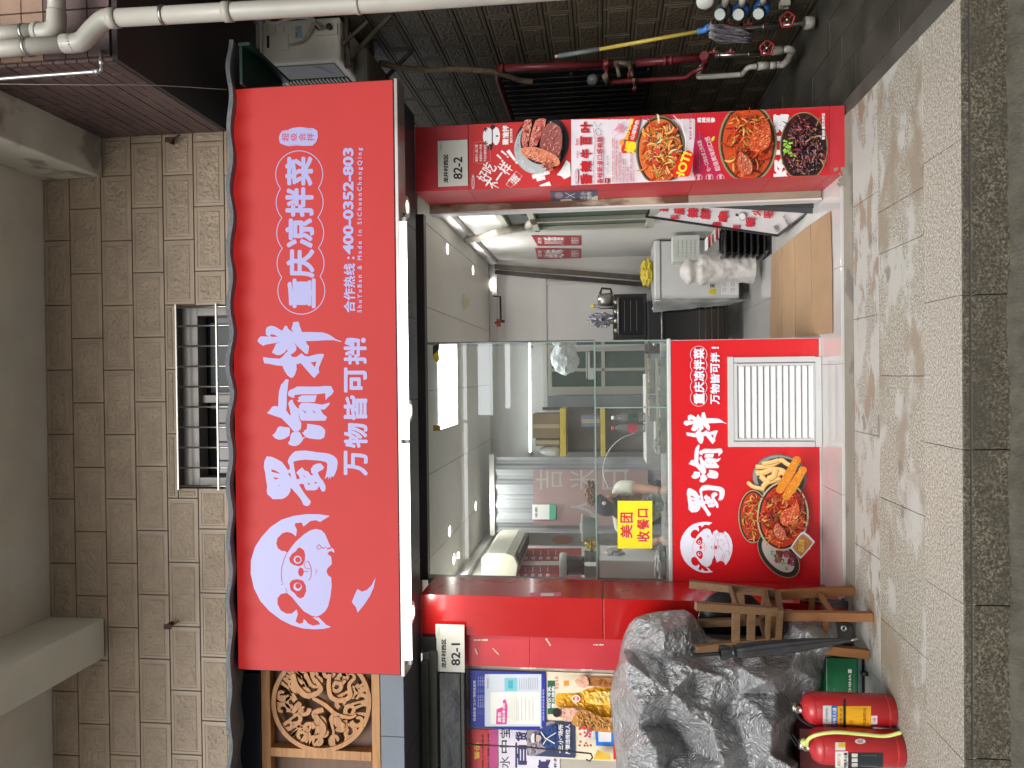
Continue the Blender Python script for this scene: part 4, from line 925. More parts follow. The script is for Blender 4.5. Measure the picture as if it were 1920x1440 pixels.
for i in range(5): a.rc(ink((238, 236, 222)), 952+i*3.2, 954.5+i*3.2, 1304, 1352)
a.text(ink((180, 200, 240)), '消防安全责任监督电话', 1017, 1020.5, 1292, 1352, .01); a.text(ink((60, 90, 120)), '场所编号', 913, 916, 1272, 1292, 0)
a.build('print', t)
t, a = nb_('drink_poster', 'drink advert poster with a big golden bottle and glass beside the blue board', 1024, 1172, 1262, 1425, (226, 216, 190), .074, 'poster', .003)
a.rc(ink((20, 90, 60)), 1027, 1041, 1276, 1339); a.text(W_, '畅饮寻奖', 1024.5, 1033, 1287, 1328, .03); a.text(W_, '壹元换购', 1034, 1041, 1287, 1328, .03) 
a.poly(ink((228, 170, 40), .3), [(1043, 1303), (1052, 1300), (1085, 1299), (1100, 1292), (1125, 1288), (1150, 1292), (1150, 1340), (1125, 1345), (1100, 1335), (1085, 1326), (1052, 1326), (1043, 1322)], 4)
BOT = [(1043, 1303), (1052, 1300), (1085, 1299), (1100, 1292), (1125, 1288), (1150, 1292), (1150, 1340), (1125, 1345), (1100, 1335), (1085, 1326), (1052, 1326), (1043, 1322)]; a.shade(BOT, [(240, 195, 60), (200, 130, 20), (250, 220, 110), (215, 150, 30)], 160, 14, 2.2, 3, 0, 4); a.poly(ink((240, 205, 90), .3), [(1098, 1302), (1125, 1296), (1148, 1300), (1148, 1318), (1125, 1322), (1100, 1316)], 4); a.ell(ink((245, 235, 215)), 1080, 1310, 8, 7); a.ell(ink((200, 40, 60)), 1080, 1310, 6, 5); a.text(W_, '勇闯', 1077, 1083, 1306, 1314, .03)
a.poly(ink((170, 105, 50)), [(1098, 1272), (1150, 1272), (1150, 1288), (1120, 1287), (1100, 1285)], 3); a.shade([(1098, 1272), (1150, 1272), (1150, 1288), (1120, 1287), (1100, 1285)], [(140, 80, 35), (195, 130, 70), (110, 60, 25)], 50, 9, 1.4, 4, 0, 3); a.shade([(1098, 1302), (1125, 1296), (1148, 1300), (1148, 1318), (1125, 1322), (1100, 1316)], [(252, 235, 150), (235, 190, 60), (255, 245, 190), (225, 165, 40)], 90, 10, 2, 7, 0, 4); a.poly(ink((222, 175, 150)), [(1078, 1276), (1090, 1268), (1100, 1270), (1104, 1282), (1096, 1290), (1084, 1286)], 3)
a.poly(ink((228, 180, 155)), [(1046, 1340), (1052, 1330), (1075, 1328), (1085, 1336), (1078, 1350), (1060, 1352)], 3); a.shade([(1046, 1340), (1052, 1330), (1075, 1328), (1085, 1336), (1078, 1350), (1060, 1352)], [(200, 150, 125), (240, 200, 175), (185, 125, 100)], 40, 6, 1.2, 8, None, 3); a.shade([(1078, 1276), (1090, 1268), (1100, 1270), (1104, 1282), (1096, 1290), (1084, 1286)], [(195, 140, 115), (240, 200, 175)], 30, 6, 1, 9, None, 3); a.ell(ink((35, 25, 25)), 1044, 1336, 8, 9); a.shade([(1036, 1330), (1052, 1328), (1054, 1344), (1038, 1346)], [(60, 45, 42), (20, 14, 14)], 30, 6, 1, 3); a.strip(K_, [(1056, 1333), (1057, 1337)], .8); a.strip(K_, [(1056, 1342), (1057, 1346)], .8); a.strip(ink((150, 60, 60)), [(1070, 1336), (1071, 1342)], .8)
a.poly(ink((190, 130, 60)), [(1072, 1352), (1090, 1330), (1130, 1345), (1160, 1345), (1160, 1372), (1110, 1370), (1080, 1362)], 3); a.shade([(1072, 1352), (1090, 1330), (1130, 1345), (1160, 1345), (1160, 1372), (1110, 1370), (1080, 1362)], [(215, 160, 85), (150, 95, 40), (230, 190, 120), (120, 75, 35)], 110, 12, 1.8, 12, .3, 3); a.rc(ink((200, 150, 60)), 1055, 1066, 1277, 1290) if False else a.rc(ink((215, 140, 50)), 1057, 1067, 1276, 1286)
a.text(ink((190, 120, 90)), '黄金冰爽', 1040, 1048, 1268, 1292, .02); a.strip(K_, [(1052, 1338), (1060, 1338)], .6)
for k in range(26): a.ell(ink(rn.choice([(190, 45, 45), (205, 70, 60)])), 1086+rn.uniform(0, 22), 1362+rn.uniform(0, 36), 2.3, 2.3, 0, 10)
a.rc(ink((205, 35, 40)), 1150, 1171, 1340, 1424); a.poly(ink((225, 185, 60)), [(1120, 1406), (1144, 1414), (1146, 1424), (1112, 1424)])
for k in range(3): a.rc(ink((225, 222, 215)), 1158, 1163, 1350+k*14, 1358+k*14)
a.build('print', t)
t, a = nb_('warning_notice', 'red notice with gold heading warning against selling tobacco to minors', 879, 934, 1368, 1500, (205, 50, 60), .075)
a.poly(ink((190, 70, 130)), [(917, 1368), (934, 1368), (934, 1480), (917, 1480)]); a.text(ink((240, 190, 60)), '警示', 889, 899, 1392, 1424, .04)
for i, s_ in enumerate(('严禁向未成年人出售烟草', '严禁向未成年人销售电子烟')): a.text(K_, s_, 903+i*11, 907+i*11, 1376, 1480, .01)
a.build('print', t)
t, a = nb_('price_banner', 'white banner with big navy hand painted characters beside the warning notice', 935, 1050, 1370, 1520, (220, 215, 228), .076, 'banner', .002)
for (ch, x0, x1, y0, y1, bo) in (('水', 937, 956, 1418, 1440, 0), ('中', 937, 956, 1388, 1412, .01), ('宝', 938, 956, 1366, 1384, .01)): a.text(K_, ch, x0, x1, y0, y1, bo)
NV = ink((50, 45, 95))
for (ch, x0, x1, y0, y1) in (('百', 966, 988, 1392, 1440), ('真', 1008, 1032, 1424, 1450), ('货', 966, 990, 1372, 1390)): a.text(NV, ch, x0, x1, y0, y1, .05)
a.text(K_, '补充', 1038, 1044, 1418, 1440, .01); a.build('print', t)
t, a = nb_('police_notice', 'dark notice picturing a saluting officer and white slogan over the banner', 988, 1078, 1352, 1419, (52, 62, 95), .066)
a.poly(ink((150, 140, 150)), [(990, 1362), (1015, 1358), (1040, 1354), (1030, 1400), (1000, 1417), (990, 1410)], 3); a.shade([(990, 1362), (1015, 1358), (1040, 1354), (1030, 1400), (1000, 1417), (990, 1410)], [(190, 175, 175), (120, 110, 130), (80, 80, 110)], 60, 10, 2, 4, 1, 3); a.poly(ink((28, 60, 120)), [(1010, 1372), (1024, 1362), (1044, 1362), (1046, 1400), (1030, 1404), (1016, 1396)], 3)
a.shade([(1010, 1372), (1024, 1362), (1044, 1362), (1046, 1400), (1030, 1404), (1016, 1396)], [(20, 40, 90), (50, 90, 160), (15, 30, 70)], 50, 8, 1.6, 5, .5, 3); a.ell(ink((205, 180, 165)), 1008, 1384, 7, 6.5); a.ell(ink((225, 225, 230)), 1000, 1384, 5, 9); a.rc(ink((20, 25, 60)), 1002, 1005, 1377, 1391); a.strip(W_, [(1014, 1372), (1022, 1384), (1040, 1394)], 2); a.strip(W_, [(1018, 1396), (1026, 1384), (1042, 1374)], 1.6)
a.text(W_, '“三小”场所', 1047, 1056, 1358, 1412, .03); a.text(W_, '严禁违规住人', 1060, 1069, 1358, 1414, .03); a.build('print', t)
t, a = nb_('payment_card', 'small bright blue payment card with a blank white square on the advert', 1117, 1153, 1360, 1399, (30, 125, 225), .064)
a.rc(W_, 1122, 1146, 1369, 1391); a.text(W_, '支付宝', 1120.5, 1124, 1372, 1390, .02) if False else None; a.build('print', t)
t, a = nb_('paper_card', 'small white card with blue mark above the blue payment card', 1096, 1116, 1358, 1386, (222, 222, 222), .063); a.ell(ink((60, 120, 210)), 1103, 1372, 3, 4); a.build('print', t)
# iron hook rod in front of the notices
m_iron = mat('iron_rod', (.06, .05, .045), .5, .7, var=.3)
mb = MB(); mb.tube([P(866, 1395, -.02), P(990, 1401, -.04), P(1100, 1412, -.05), P(1108, 1413, -.05), P(1111, 1420, -.05), P(1106, 1427, -.05), P(1099, 1424, -.05)], .005, m_iron, 8)
whole(mb, 'hook_rod', 'thin dark iron hook rod hanging in front of the notices', 'rod')
# ================================================================ shop interior
zF, zCe = .022, 2.655
IXl, IXr, YB = -1.72, 1.29, 3.77
m_ivory = mat('interior_wall', (.62, .62, .60), .55, var=.06, vs=2.5)
m_ceil = mat('interior_ceiling', (.64, .63, .59), .45, var=.05, vs=2)
m_floor = mat('floor_tile', (.52, .51, .495), .12, var=.07, vs=2.5, coat=.3)
sfl = setting('shop_floor')
MB().box(-1.9, 1.5, .04, YB, -.2, zF-.006, m_joint).build('bedding', sfl)
y = .0; xs = [-1.9, -1.42, -.72, P(1560, 683, .2).x, P(1560, 400, .2).x if False else .62, 1.29, 1.5]
ys = [.03, .46, 1.06, 1.66, 2.26, 2.86, 3.46, YB]
for a_, b_ in zip(ys[:-1], ys[1:]):
    for c_, d_ in zip(xs[:-1], xs[1:]):
        MB().box(c_+.001, d_-.001, a_+.001, b_-.001, -.02, zF, m_floor).build('floor_tile', sfl, .001)
sce = setting('shop_ceiling')
k = -1.9
while k < 1.4:
    MB().box(k+.002, k+.598, .47, YB+.1, zCe, zCe+.02, m_ceil).build('ceiling_panel', sce, .002); k += .6
MB().box(-1.9, 1.5, .47, YB+.1, zCe+.021, zCe+.2, m_black).build('void', sce)
iw = wall('shop_inner_wall', 'white inner walls of the shop with pale trim along the ceiling', 'wall')
MB().box(IXr, IXr+.1, .48, YB+.1, .0, zCe, m_ivory).build('side_panel', iw); MB().box(IXl-.1, IXl, .48, YB+.1, .0, zCe, m_ivory).build('side_panel', iw)
MB().box(IXl, IXr, YB, YB+.1, 0, zCe, m_ivory).build('back_panel', iw)
MB().box(IXr-.05, IXr-.001, .48, YB-.001, zCe-.09, zCe-.001, m_whitep).build('cornice', iw, .004); MB().box(IXl+.001, IXr-.051, YB-.05, YB-.001, zCe-.09, zCe-.001, m_whitep).build('cornice', iw, .004); MB().box(IXl+.001, IXl+.05, .48, YB-.051, zCe-.09, zCe-.001, m_whitep).build('cornice', iw, .004)
zr_ = P(1020, 560, YB).z
MB().box(P(1000, 640, YB).x-.9, IXr-.2, YB-.02, YB-.001, zr_-.03, zr_+.02, m_whitep).build('wall_trim', iw, .003)
xq = P(1200, 527, YB).x; MB().box(xq-.02, xq+.02, YB-.018, YB-.001, .05, zr_-.031, m_whitep).build('wall_trim', iw, .003)
# header beam over the opening and transom of the window
hd = wall('opening_header', 'thin dark metal header along the top of the shop opening', 'beam')
MB().box(LXr-.02, PXl-.05, .40, .47, ZS+.045, zCe+.12, mat('header_dark', (.05, .048, .05), .5)).build('beam', hd)
# ceiling lamps
cid = 0
for (x, y, lab) in ((838, 467, 'recessed ceiling light nearest the doorway, right side of the shop'), (886, 507, 'middle recessed ceiling light of three by the right wall'), (917, 534, 'farthest recessed ceiling light near the back right corner'),
                    (842, 996, 'recessed ceiling light above the wall air conditioner'), (891, 949, 'recessed ceiling light farther back in front of the grey curtain'), (850, 1048, 'recessed ceiling light nearest the left inner wall')):
    q = G(x, y, zCe); t = thing('ceiling_light', lab, 'light', (q.x, q.y, zCe), 'recessed lights in the shop ceiling')
    mb = MB(); mb.lathe((q.x, q.y, zCe-.001), [(.042, 0), (.045, -.006), (.056, -.007), (.06, 0)], mat('lamp_ring', (.75, .74, .70), .35)); mb.build('ring', t)
    mb = MB(); mb.lathe((q.x, q.y, zCe-.003), [(0, 0), (.043, 0)], glow('ceil_glow', (1, .93, .82), 12)); mb.build('lamp_disc', t)
    ld = bpy.data.lights.new('lamp_light', 'AREA'); ld.shape = 'DISK'; ld.size = .12; ld.energy = 2.2 if x == 917 else 6 if y < 600 else 6.5; ld.color = (1, .96, .9)
    lo = bpy.data.objects.new('lamp_light', ld); COL.objects.link(lo); lo.parent = t; lo.location = (0, 0, -.02)
pA, pB = G(822, 720, zCe), G(857, 800, zCe); lpn = thing('ceiling_panel_light', 'bright square white light panel in the shop ceiling just behind the glass', 'light', (-.06, (pA.y+pB.y)/2, zCe))
lx0, lx1 = G(840, 800, zCe).x, G(840, 648, zCe).x
MB().box(lx0, lx1, pB.y, pA.y, zCe-.006, zCe-.001, glow('panel_glow', (.93, .97, 1), 10)).build('diffuser', lpn)
for (a_, b_, c_, d_) in ((lx0-.012, lx1+.012, pB.y-.012, pB.y), (lx0-.012, lx1+.012, pA.y, pA.y+.012), (lx0-.012, lx0, pB.y, pA.y), (lx1, lx1+.012, pB.y, pA.y)): MB().box(a_, b_, c_, d_, zCe-.009, zCe-.001, m_whitep).build('frame', lpn)
q = G(870, 566, zCe); t = thing('smoke_detector', 'round cream smoke detector on the shop ceiling', 'detector', (q.x, q.y, zCe))
mb = MB(); mb.lathe((q.x, q.y, zCe), [(.065, 0), (.065, -.02), (.05, -.035), (.03, -.04), (.028, -.05), (0, -.052)], mat('cream_plastic', (.6, .57, .45), .4)); mb.build('housing', t)
t = thing('tube_light', 'thin white glowing tube added high on the back wall, seen through the glass', 'light', tuple(P(994, 740, 3.62)))  # tube added for a bright line and to light the back wall
q0, q1 = P(994, 850, 3.62), P(993, 648, 3.62); MB().tube([q0, q1], .011, glow('tube_inner', (.95, .98, 1), 6), 12).build('tube', t)
for q in (q0, q1): MB().box(q.x-.015, q.x+.015, 3.6, YB-.001, q.z-.014, q.z+.014, m_whitep).build('holder', t, .002)
# two red menus on the right wall
def sidewall(X):
    return lambda x, y, h: (lambda q: Vector((X-h if X > 0 else X+h, q.y, q.z)))(SXp(x, y, X))
for (y0, y1, lab) in ((441, 461, 'red menu sheet nearer the doorway on the right inner wall'), (465, 486, 'red menu sheet farther back on the right inner wall')):
    a = Art(sidewall(IXr-.002)); t = thing('menu_sheet', lab, 'poster', tuple(SXp(1045, (y0+y1)/2, IXr)), 'red menus on the right inner wall')
    s_ = 1 if y0 < 450 else 0
    a.poly(ink((165, 40, 50)), [(996 if s_ else 1003, y0), (1090, y0+1), (1090, y1-1), (1008, y1)]); 
    a.text(W_, '川香' if s_ else '绝味', 1018, 1058, y0+3, y1-3, .04); a.text(W_, '凉拌', 1003+5, 1016, y0+4, y1-4, .02); a.text(W_, '老重庆', 1070, 1085, y0+4, y1-4, .01); a.build('print', t)
# aluminium window on the right inner wall
m_alp = mat('pale_frame', (.42, .42, .36), .4, var=.06); m_grng = mat('green_glass', (.035, .07, .05), .12, var=.2, vs=2)
ya, yb, za, zb_ = SXp(1100, 366, IXr).y*.0+.72, SXp(1000, 424, IXr).y, SXp(1225, 395, IXr).z, 2.22
wq = thing('sliding_window', 'pale framed green glass sliding window on the right inner wall', 'window', (IXr, ya, za))
MB().box(IXr-.012, IXr-.002, ya, yb, za, zb_, m_grng).build('pane', wq)
for nm, (a0, a1, b0, b1) in (('frame', (ya, yb, zb_-.05, zb_+.01)), ('frame', (ya, yb, za-.03, za+.04)), ('frame', (yb-.05, yb+.01, za, zb_-.05)), ('mullion', (ya, yb, 1.93, 1.98)), ('mullion', (yb-.40, yb-.36, za+.04, 1.93))): MB().box(IXr-.05, IXr-.013, a0, a1, b0, b1, m_alp).build(nm, wq, .003)
# flexible duct
mb = MB(); pts = spline([(0, 0), (1, 0)]); pp = [SXp(875, 450, IXr-.08), SXp(900, 446, IXr-.10), SXp(930, 436, IXr-.12), SXp(960, 430, IXr-.1), SXp(985, 425, IXr-.07), SXp(1004, 412, IXr-.06)]
fine = []
for i in range(len(pp)-1):
    for k in range(6): fine.append(pp[i].lerp(pp[i+1], k/6))
mb.tube(fine, [.028+.004*(i % 2) for i in range(len(fine))], mat('duct', (.33, .31, .27), .5, var=.15), 12)
whole(mb, 'flexible_duct', 'grey ribbed flexible duct between ceiling and right inner window', 'duct')
# leaning dark angle irons
qa, qb = P(928, 500, 3.5), P(1205, 521, 3.35)
mb = MB(); m_ai = mat('dark_angle', (.07, .062, .05), .5, .6, var=.4, vs=8)
mb.bar(qa, qb, .05, .04, m_ai); 
whole(mb, 'metal_bar', 'long dark steel bar leaning against the back wall nearest the red menus', 'bar')
mb = MB(); mb.bar(qa+Vector((-.055, .02, 0)), qb+Vector((-.065, .02, 0)), .045, .03, mat('dark_angle2', (.035, .03, .026), .5, .6, var=.4, vs=8)); whole(mb, 'metal_bar', 'darker thin steel bar leaning just left of the other steel bar', 'bar')
q = P(935, 590, 3.6); mb = MB(); mb.tube([P(925, 555, 3.6), P(938, 556, 3.6), P(939, 600, 3.6), P(928, 606, 3.6)], .012, m_black, 8); whole(mb, 'cable', 'black cable looping below the ceiling at the back wall', 'cable')
mb = MB(); mb.pbox(931, 938, 598, 612, 3.5, 3.56, mat('red_valve', (.3, .03, .03), .4)); mb.pbox(934, 946, 600, 605, 3.52, 3.54, m_black); whole(mb, 'valve', 'small dark red valve hanging at the back wall ceiling', 'valve')

# ovens
def oven(lab, x0, x1, y0, y1, Y, D, knobs):
    t = thing('oven', lab, 'oven', tuple(P(x1, (y0+y1)/2, Y))); a_ = rect(x0, x1, y0, y1, Y); X0, X1, Z0, Z1 = a_
    m_ov = mat('oven_black', (.012, .012, .014), .4, var=.1)
    MB().box(X0, X1, Y, Y+D, Z0, Z1, m_ov).build('body', t, .008)
    hb = (Z1-Z0)*.2
    MB().box(X0+.03, X1-.03, Y-.012, Y-.001, Z0+.04, Z1-hb, mat('oven_glass', (.01, .01, .012), .12, spec=.6)).build('door', t, .004); dr_ = [c for c in t.children if c.name.startswith('door')][0]
    MB().tube([(X0+.04, Y-.04, Z1-hb+.02), (X1-.04, Y-.04, Z1-hb+.02)], .008, m_steel, 8).build('handle', dr_)
    for k in range(4): MB().box(X0+.07, X1-.07, Y-.0135, Y-.0125, Z0+.1+k*.06, Z0+.104+k*.06, mat('rack_glint', (.16, .15, .13), .4, .5)).build('rack', t)  # pale bars on the door face paint the glint of racks inside
    for k in range(knobs):
        mb = MB(); mb.lathe((X0+.08+(X1-X0-.16)*k/max(1, knobs-1), Y-.001, Z1-hb*.42), [(.024, 0), (.022, -.0), (.02, -.0)], m_steel, 16, (0, -1, 0)); mb = MB(); mb.lathe((X0+.08+(X1-X0-.16)*k/max(1, knobs-1), Y-.001, Z1-hb*.42), [(.024, 0), (.021, .018), (0, .02)], m_steel, 16, (0, -1, 0)); mb.build('knob', t)
    return t
oven('black countertop oven with steel knobs on top of the larger oven', 1150, 1213, 551, 634, 3.1, .4, 4)
oven('large black floor oven standing under the smaller oven', 1214, 1366, 562, 660, 3.05, .5, 2)
t = thing('kettle', 'steel and black electric kettle on the ovens', 'kettle', tuple(P(1150, 562, 3.15)))
q = P(1149, 562, 3.2); mb = MB(); mb.lathe(q, [(0, 0), (.07, 0), (.065, .10), (.05, .15), (0, .16)], m_steel); mb.build('body', t); MB().tube([q+Vector((.06, 0, .13)), q+Vector((.12, 0, .11)), q+Vector((.11, 0, .02)), q+Vector((.06, 0, .01))], .012, m_black, 8).build('handle', t)
m_film = mat('crumpled_film', (.40, .41, .46), .25, .6, var=.3, vs=20, bump=1, bs=30)
def crumple(c, r, mt, sx=1, sy=1, sz=1, amp=.35, seed=0, n=3, fr=3.2):
    import bmesh
    bm = bmesh.new(); bmesh.ops.create_icosphere(bm, subdivisions=n+1, radius=1)
    mb = MB(); vs = []
    for v in bm.verts:
        p = v.co; k = 1+amp*(1-2*abs(noise.noise(p*fr*.6+Vector((seed, 0, 0)))))+amp*.5*noise.noise(p*fr*2+Vector((seed, 9, 0)))-amp*.5; vs.append(Vector(c)+Vector((p.x*sx, p.y*sy, p.z*sz))*r*k)
    mb.add(vs, [[v.index for v in f.verts] for f in bm.faces], mt, False); bm.free(); return mb
whole(crumple(P(1128, 600, 3.25), .09, m_film, .7, .8, 1.3, .6, 3), 'foil_bag', 'crumpled shiny grey bag lying on top of the ovens', 'bag')
q = P(1118, 572, 3.3); mb = MB(); mb.lathe(P(1150, 573, 3.3), [(0, 0), (.035, 0), (.035, .13), (.015, .17), (.015, .20), (0, .2)], glassm('clear_plastic', (.85, .87, .85), 1.35, .15)); t = thing('oil_bottle', 'clear bottle with yellow cap beside the kettle', 'bottle', tuple(P(1150, 573, 3.3))); mb.build('body', t)
mb = MB(); mb.lathe(P(1150, 573, 3.3)+Vector((0, 0, .2)), [(.02, 0), (.02, .03), (0, .03)], ink((220, 190, 40))); mb.build('cap', t)
# chest freezer
YFz = 2.75; t = thing('chest_freezer', 'white chest freezer with warning stickers by the right inner wall', 'freezer', tuple(P(1395, 500, YFz)))
X0, X1, Z0, Z1 = rect(1227, 1392, 450, 561, YFz); m_fz = mat('freezer_white', (.66, .66, .65), .3, var=.04)
MB().box(X0, X1, YFz, YFz+.5, Z0+.03, Z1-.06, m_fz).build('body', t, .01); MB().box(X0-.01, X1+.005, YFz-.015, YFz+.51, Z1-.056, Z1, m_fz).build('lid', t, .01); MB().box(X0+.02, X1-.02, YFz+.02, YFz+.45, Z0-.005, Z0+.03, m_black).build('base', t)
a = Art(facing(YFz-.001)); a.rc(ink((235, 210, 60)), 1330, 1343, 541, 552); a.strip(K_, [(1340, 543), (1332, 546.5), (1340, 550), (1340, 543)], .7); a.text(K_, '环境', 1331, 1342, 525, 539, .03); a.rc(W_, 1352, 1384, 528, 553)
for k in range(4): a.ring(K_, 1358+(k % 2)*16, 533+(k//2)*10, 3, .5, 12)
a.build('sticker', t)
whole(crumple(P(1213, 510, 2.95), .10, mat('yellow_bag', (.62, .50, .06), .3, var=.25, vs=20, bump=.8, bs=30), 1.3, .9, .6, .3, 6), 'yellow_bag', 'yellow plastic bag bundle lying on the chest freezer', 'bag')
mb = MB(); vs = []; mfl = glassm('dull_film', (.78, .80, .82), 1.3, .5)
for i in range(31):
    for j in range(9):
        u, v = i/30, j/8; q = P(1224+u*185*(1-.25*v), 560+v*(26-14*u), YFz-.03+.18*v); vs.append(q+Vector((.012*noise.noise(Vector((u*7, v*5, 2))), .02*noise.noise(Vector((u*9, v*6, 4))), 0)))
mb.add(vs, [(i*9+j, i*9+j+1, (i+1)*9+j+1, (i+1)*9+j) for i in range(30) for j in range(8)], mfl, True); whole(mb, 'plastic_sheet', 'translucent plastic sheet hanging down the side of the freezer', 'sheet')
# white sack
q0 = P(1412, 502, 2.2); mb = MB(); m_sack = mat('white_sack', (.60, .58, .56), .4, var=.12, vs=12, bump=1, bs=22)
n_ = 40; H_ = P(1275, 502, 2.2).z-q0.z; vs = []; rws = 40
for i in range(rws+1):
    v = i/rws; base = .125 if v < .72 else .125-.05*math.sin((v-.72)/.28*1.57)+.02*math.sin(v*30)
    if i == rws: base = .03
    for k in range(n_):
        a_ = 2*math.pi*k/n_; rr = base*(1+.10*noise.noise(Vector((math.cos(a_)*2, math.sin(a_)*2, v*6)))+.12*(1-2*abs(noise.noise(Vector((math.cos(a_)*3, math.sin(a_)*3, v*9+4))))))
        vs.append((q0.x+rr*math.cos(a_)+.02*math.sin(v*5), q0.y+rr*math.sin(a_), q0.z+H_*v))
mb.add(vs, [(i*n_+k, i*n_+(k+1) % n_, (i+1)*n_+(k+1) % n_, (i+1)*n_+k) for i in range(rws) for k in range(n_)]+[tuple(rws*n_+k for k in range(n_))], m_sack, True)
whole(mb, 'white_sack', 'tall crumpled white plastic wrapped bundle standing before the freezer', 'sack')
# paper carton and food trays
t = thing('white_carton', 'pale printed carton perched beside the white sack by the wall', 'box', tuple(P(1312, 465, 2.5)))
X0, X1, Z0, Z1 = rect(1262, 1312, 441, 490, 2.4); MB().box(X0, X1, 2.4, 2.6, Z0, Z1, mat('carton_white', (.60, .61, .57), .6)).build('body', t, .003)
a = Art(facing(2.399)); 
for k in range(5): a.text(ink((120, 150, 120)), '产品信息说明', 1270+k*8, 1273+k*8, 450, 482, 0)
a.build('print', t)
m_blk = mat('black_plastic', (.015, .015, .016), .22, var=.1)
for k in range(8):
    xt = 1348+k*11; yb_ = 454; q = G(1450, 452, zF) if False else P(xt, yb_, 2.0); z0 = P(1446, 452, 2.0).z+ (7-k)*.052
    w_ = .115; mb = MB(); X = P(1400, 453, 2.0).x
    prof = [(w_*.80, 0), (w_*.9, .030), (w_*1.14, .034), (w_*1.18, .028), (w_*1.18, .040), (w_*.95, .044)]
    vs = []
    for (hw, h) in prof:
        for (i, j) in ((-1, -1), (1, -1), (1, 1), (-1, 1)): vs.append((X+i*hw, 2.0+j*hw*1.2, z0+h))
    fs = [(3, 2, 1, 0)]+[(p*4+j, p*4+(j+1) % 4, (p+1)*4+(j+1) % 4, (p+1)*4+j) for p in range(5) for j in range(4)]
    mb.add(vs, fs, m_blk); o = whole(mb, 'black_crate', ('lowest' if k == 7 else 'topmost' if k == 0 else ['', 'second', 'third', 'fourth', 'fifth', 'sixth', 'seventh'][k]) + ' black crate in the stack by the right inner wall' + ('' if k in (0, 7) else ', counted from the top'), 'crate', 'stacked black crates', .004)
for k in range(4):
    q = P(1326+k*7, 458-k*7, 1.95); mb = MB(); mb.box(q.x-.05, q.x+.05, q.y-.06, q.y+.06, q.z, q.z+.012, ink((205, 45, 40) if k % 2 else (225, 222, 220))); mb.bar(q+Vector((-.05, -.062, .006)), q+Vector((.05, -.062, .006)), .004, .01, W_)
    whole(mb, 'paper_packet', ['topmost red and white packet on the black crates', 'second packet down on the black crates, red', 'third packet down on the black crates, pale', 'lowest packet lying on the black crates, red'][k], 'packet', 'packets on the black crates')
# A board leaning in the doorway
ab = thing('leaning_board', 'white signboard with red lettering leaning sideways inside the doorway', 'signboard', tuple(P(1515, 410, .6)))
C4 = [P(1216, 392, 1.25), P(1222, 404, 1.0), P(1458, 438, .75), P(1528, 387, .62), P(1330, 386, .62)]
qa, qb, qc, qd = P(1212, 404, 1.45), P(1458, 440, 1.35), P(1516, 396, .75), P(1235, 362, .85)
nrm = (qb-qa).cross(qd-qa).normalized(); nrm = nrm if nrm.y < 0 else -nrm
mb = MB(); B4 = [qa, qb, qc, qd]; mb.add([p for p in B4]+[p-nrm*.02 for p in B4], [(0, 1, 2, 3), (7, 6, 5, 4), (0, 4, 5, 1), (1, 5, 6, 2), (2, 6, 7, 3), (3, 7, 4, 0)], ink((215, 212, 216), .3)); mb.build('panel', ab)
def bil(x, y, h):
    # px place on the board plane
    d = ray(x, y); t_ = (qa-CAM).dot(nrm)/d.dot(nrm); return CAM+d*t_+nrm*(h+.001)
a = Art(bil); rdk = ink((200, 30, 50))
for (ch, x0, x1, y0, y1) in (('麻', 1262, 1285, 386, 402), ('辣', 1288, 1310, 389, 408), ('鲜', 1312, 1333, 391, 411), ('串', 1346, 1366, 396, 416), ('串', 1334, 1354, 416, 426), ('火', 1410, 1428, 388, 404), ('锅', 1398, 1416, 408, 426), ('招', 1232, 1254, 384, 396)): a.text(rdk, ch, x0, x1, y0, y1, .05, rot=.1)
a.ell(W_, 1390, 405, 8, 7); a.ell(K_, 1382, 402, 3, 2.5); a.ring(K_, 1392, 405, 7, .8, 16); a.text(K_, '重庆特色小吃', 1472, 1478, 402, 424, .02, rot=-.5); a.text(K_, '小龙虾', 1452, 1462, 421, 434, .02, rot=-.4); a.text(K_, '香辣鲜美', 1316, 1322, 388, 396, 0); a.text(rdk, '吧', 1432, 1450, 392, 408, .05, rot=.1); a.text(rdk, '料', 1256, 1276, 402, 410, .04); a.text(rdk, '包', 1372, 1388, 420, 432, .05, rot=.1)
a.build('print', ab)
for p0, p1 in ((qa, qb), (qb, qc), (qa, qd)): MB().bar(p0+nrm*.003, p1+nrm*.003, .016, .026, m_blk, up=tuple(nrm)).build('edge', ab)
for (p0, p1) in ((P(1330, 384, .95), P(1527, 396, .62)), (P(1380, 380, .9), P(1527, 386, .60))): MB().bar(p0, p1, .03, .02, mat('dark_frame', (.035, .035, .04), .5)).build('leg', ab)
# cardboard
m_card = mat('cardboard', (.33, .215, .12), .8, var=.12, vs=5, bump=.1, bs=60, stretch=(1, 1, 1))
def gsheet(mb, pts, z, mt, th=.004):
    P4 = [G(x, y, z) for x, y in pts]; n_ = len(P4)
    mb.add(P4+[p-Vector((0, 0, th)) for p in P4], [tuple(range(n_)), tuple(range(2*n_-1, n_-1, -1))]+[(i, (i+1) % n_, n_+(i+1) % n_, n_+i) for i in range(n_)], mt)
cb = thing('cardboard', 'flattened brown cardboard box lying on the white floor in the doorway', 'cardboard', tuple(G(1500, 520, zF)))
fl = [[(1443, 634), (1447, 478), (1465, 463), (1467, 633)], [(1467.5, 633), (1466, 462), (1490, 443), (1491, 631)], [(1492, 631), (1491, 442), (1519, 421), (1523, 629)], [(1524, 629), (1520.5, 420), (1556, 396), (1559, 500), (1560, 624)]]
for i, f_ in enumerate(fl): mb = MB(); gsheet(mb, f_, zF+.008+.002*(i % 2), m_card); mb.build('flap', cb)

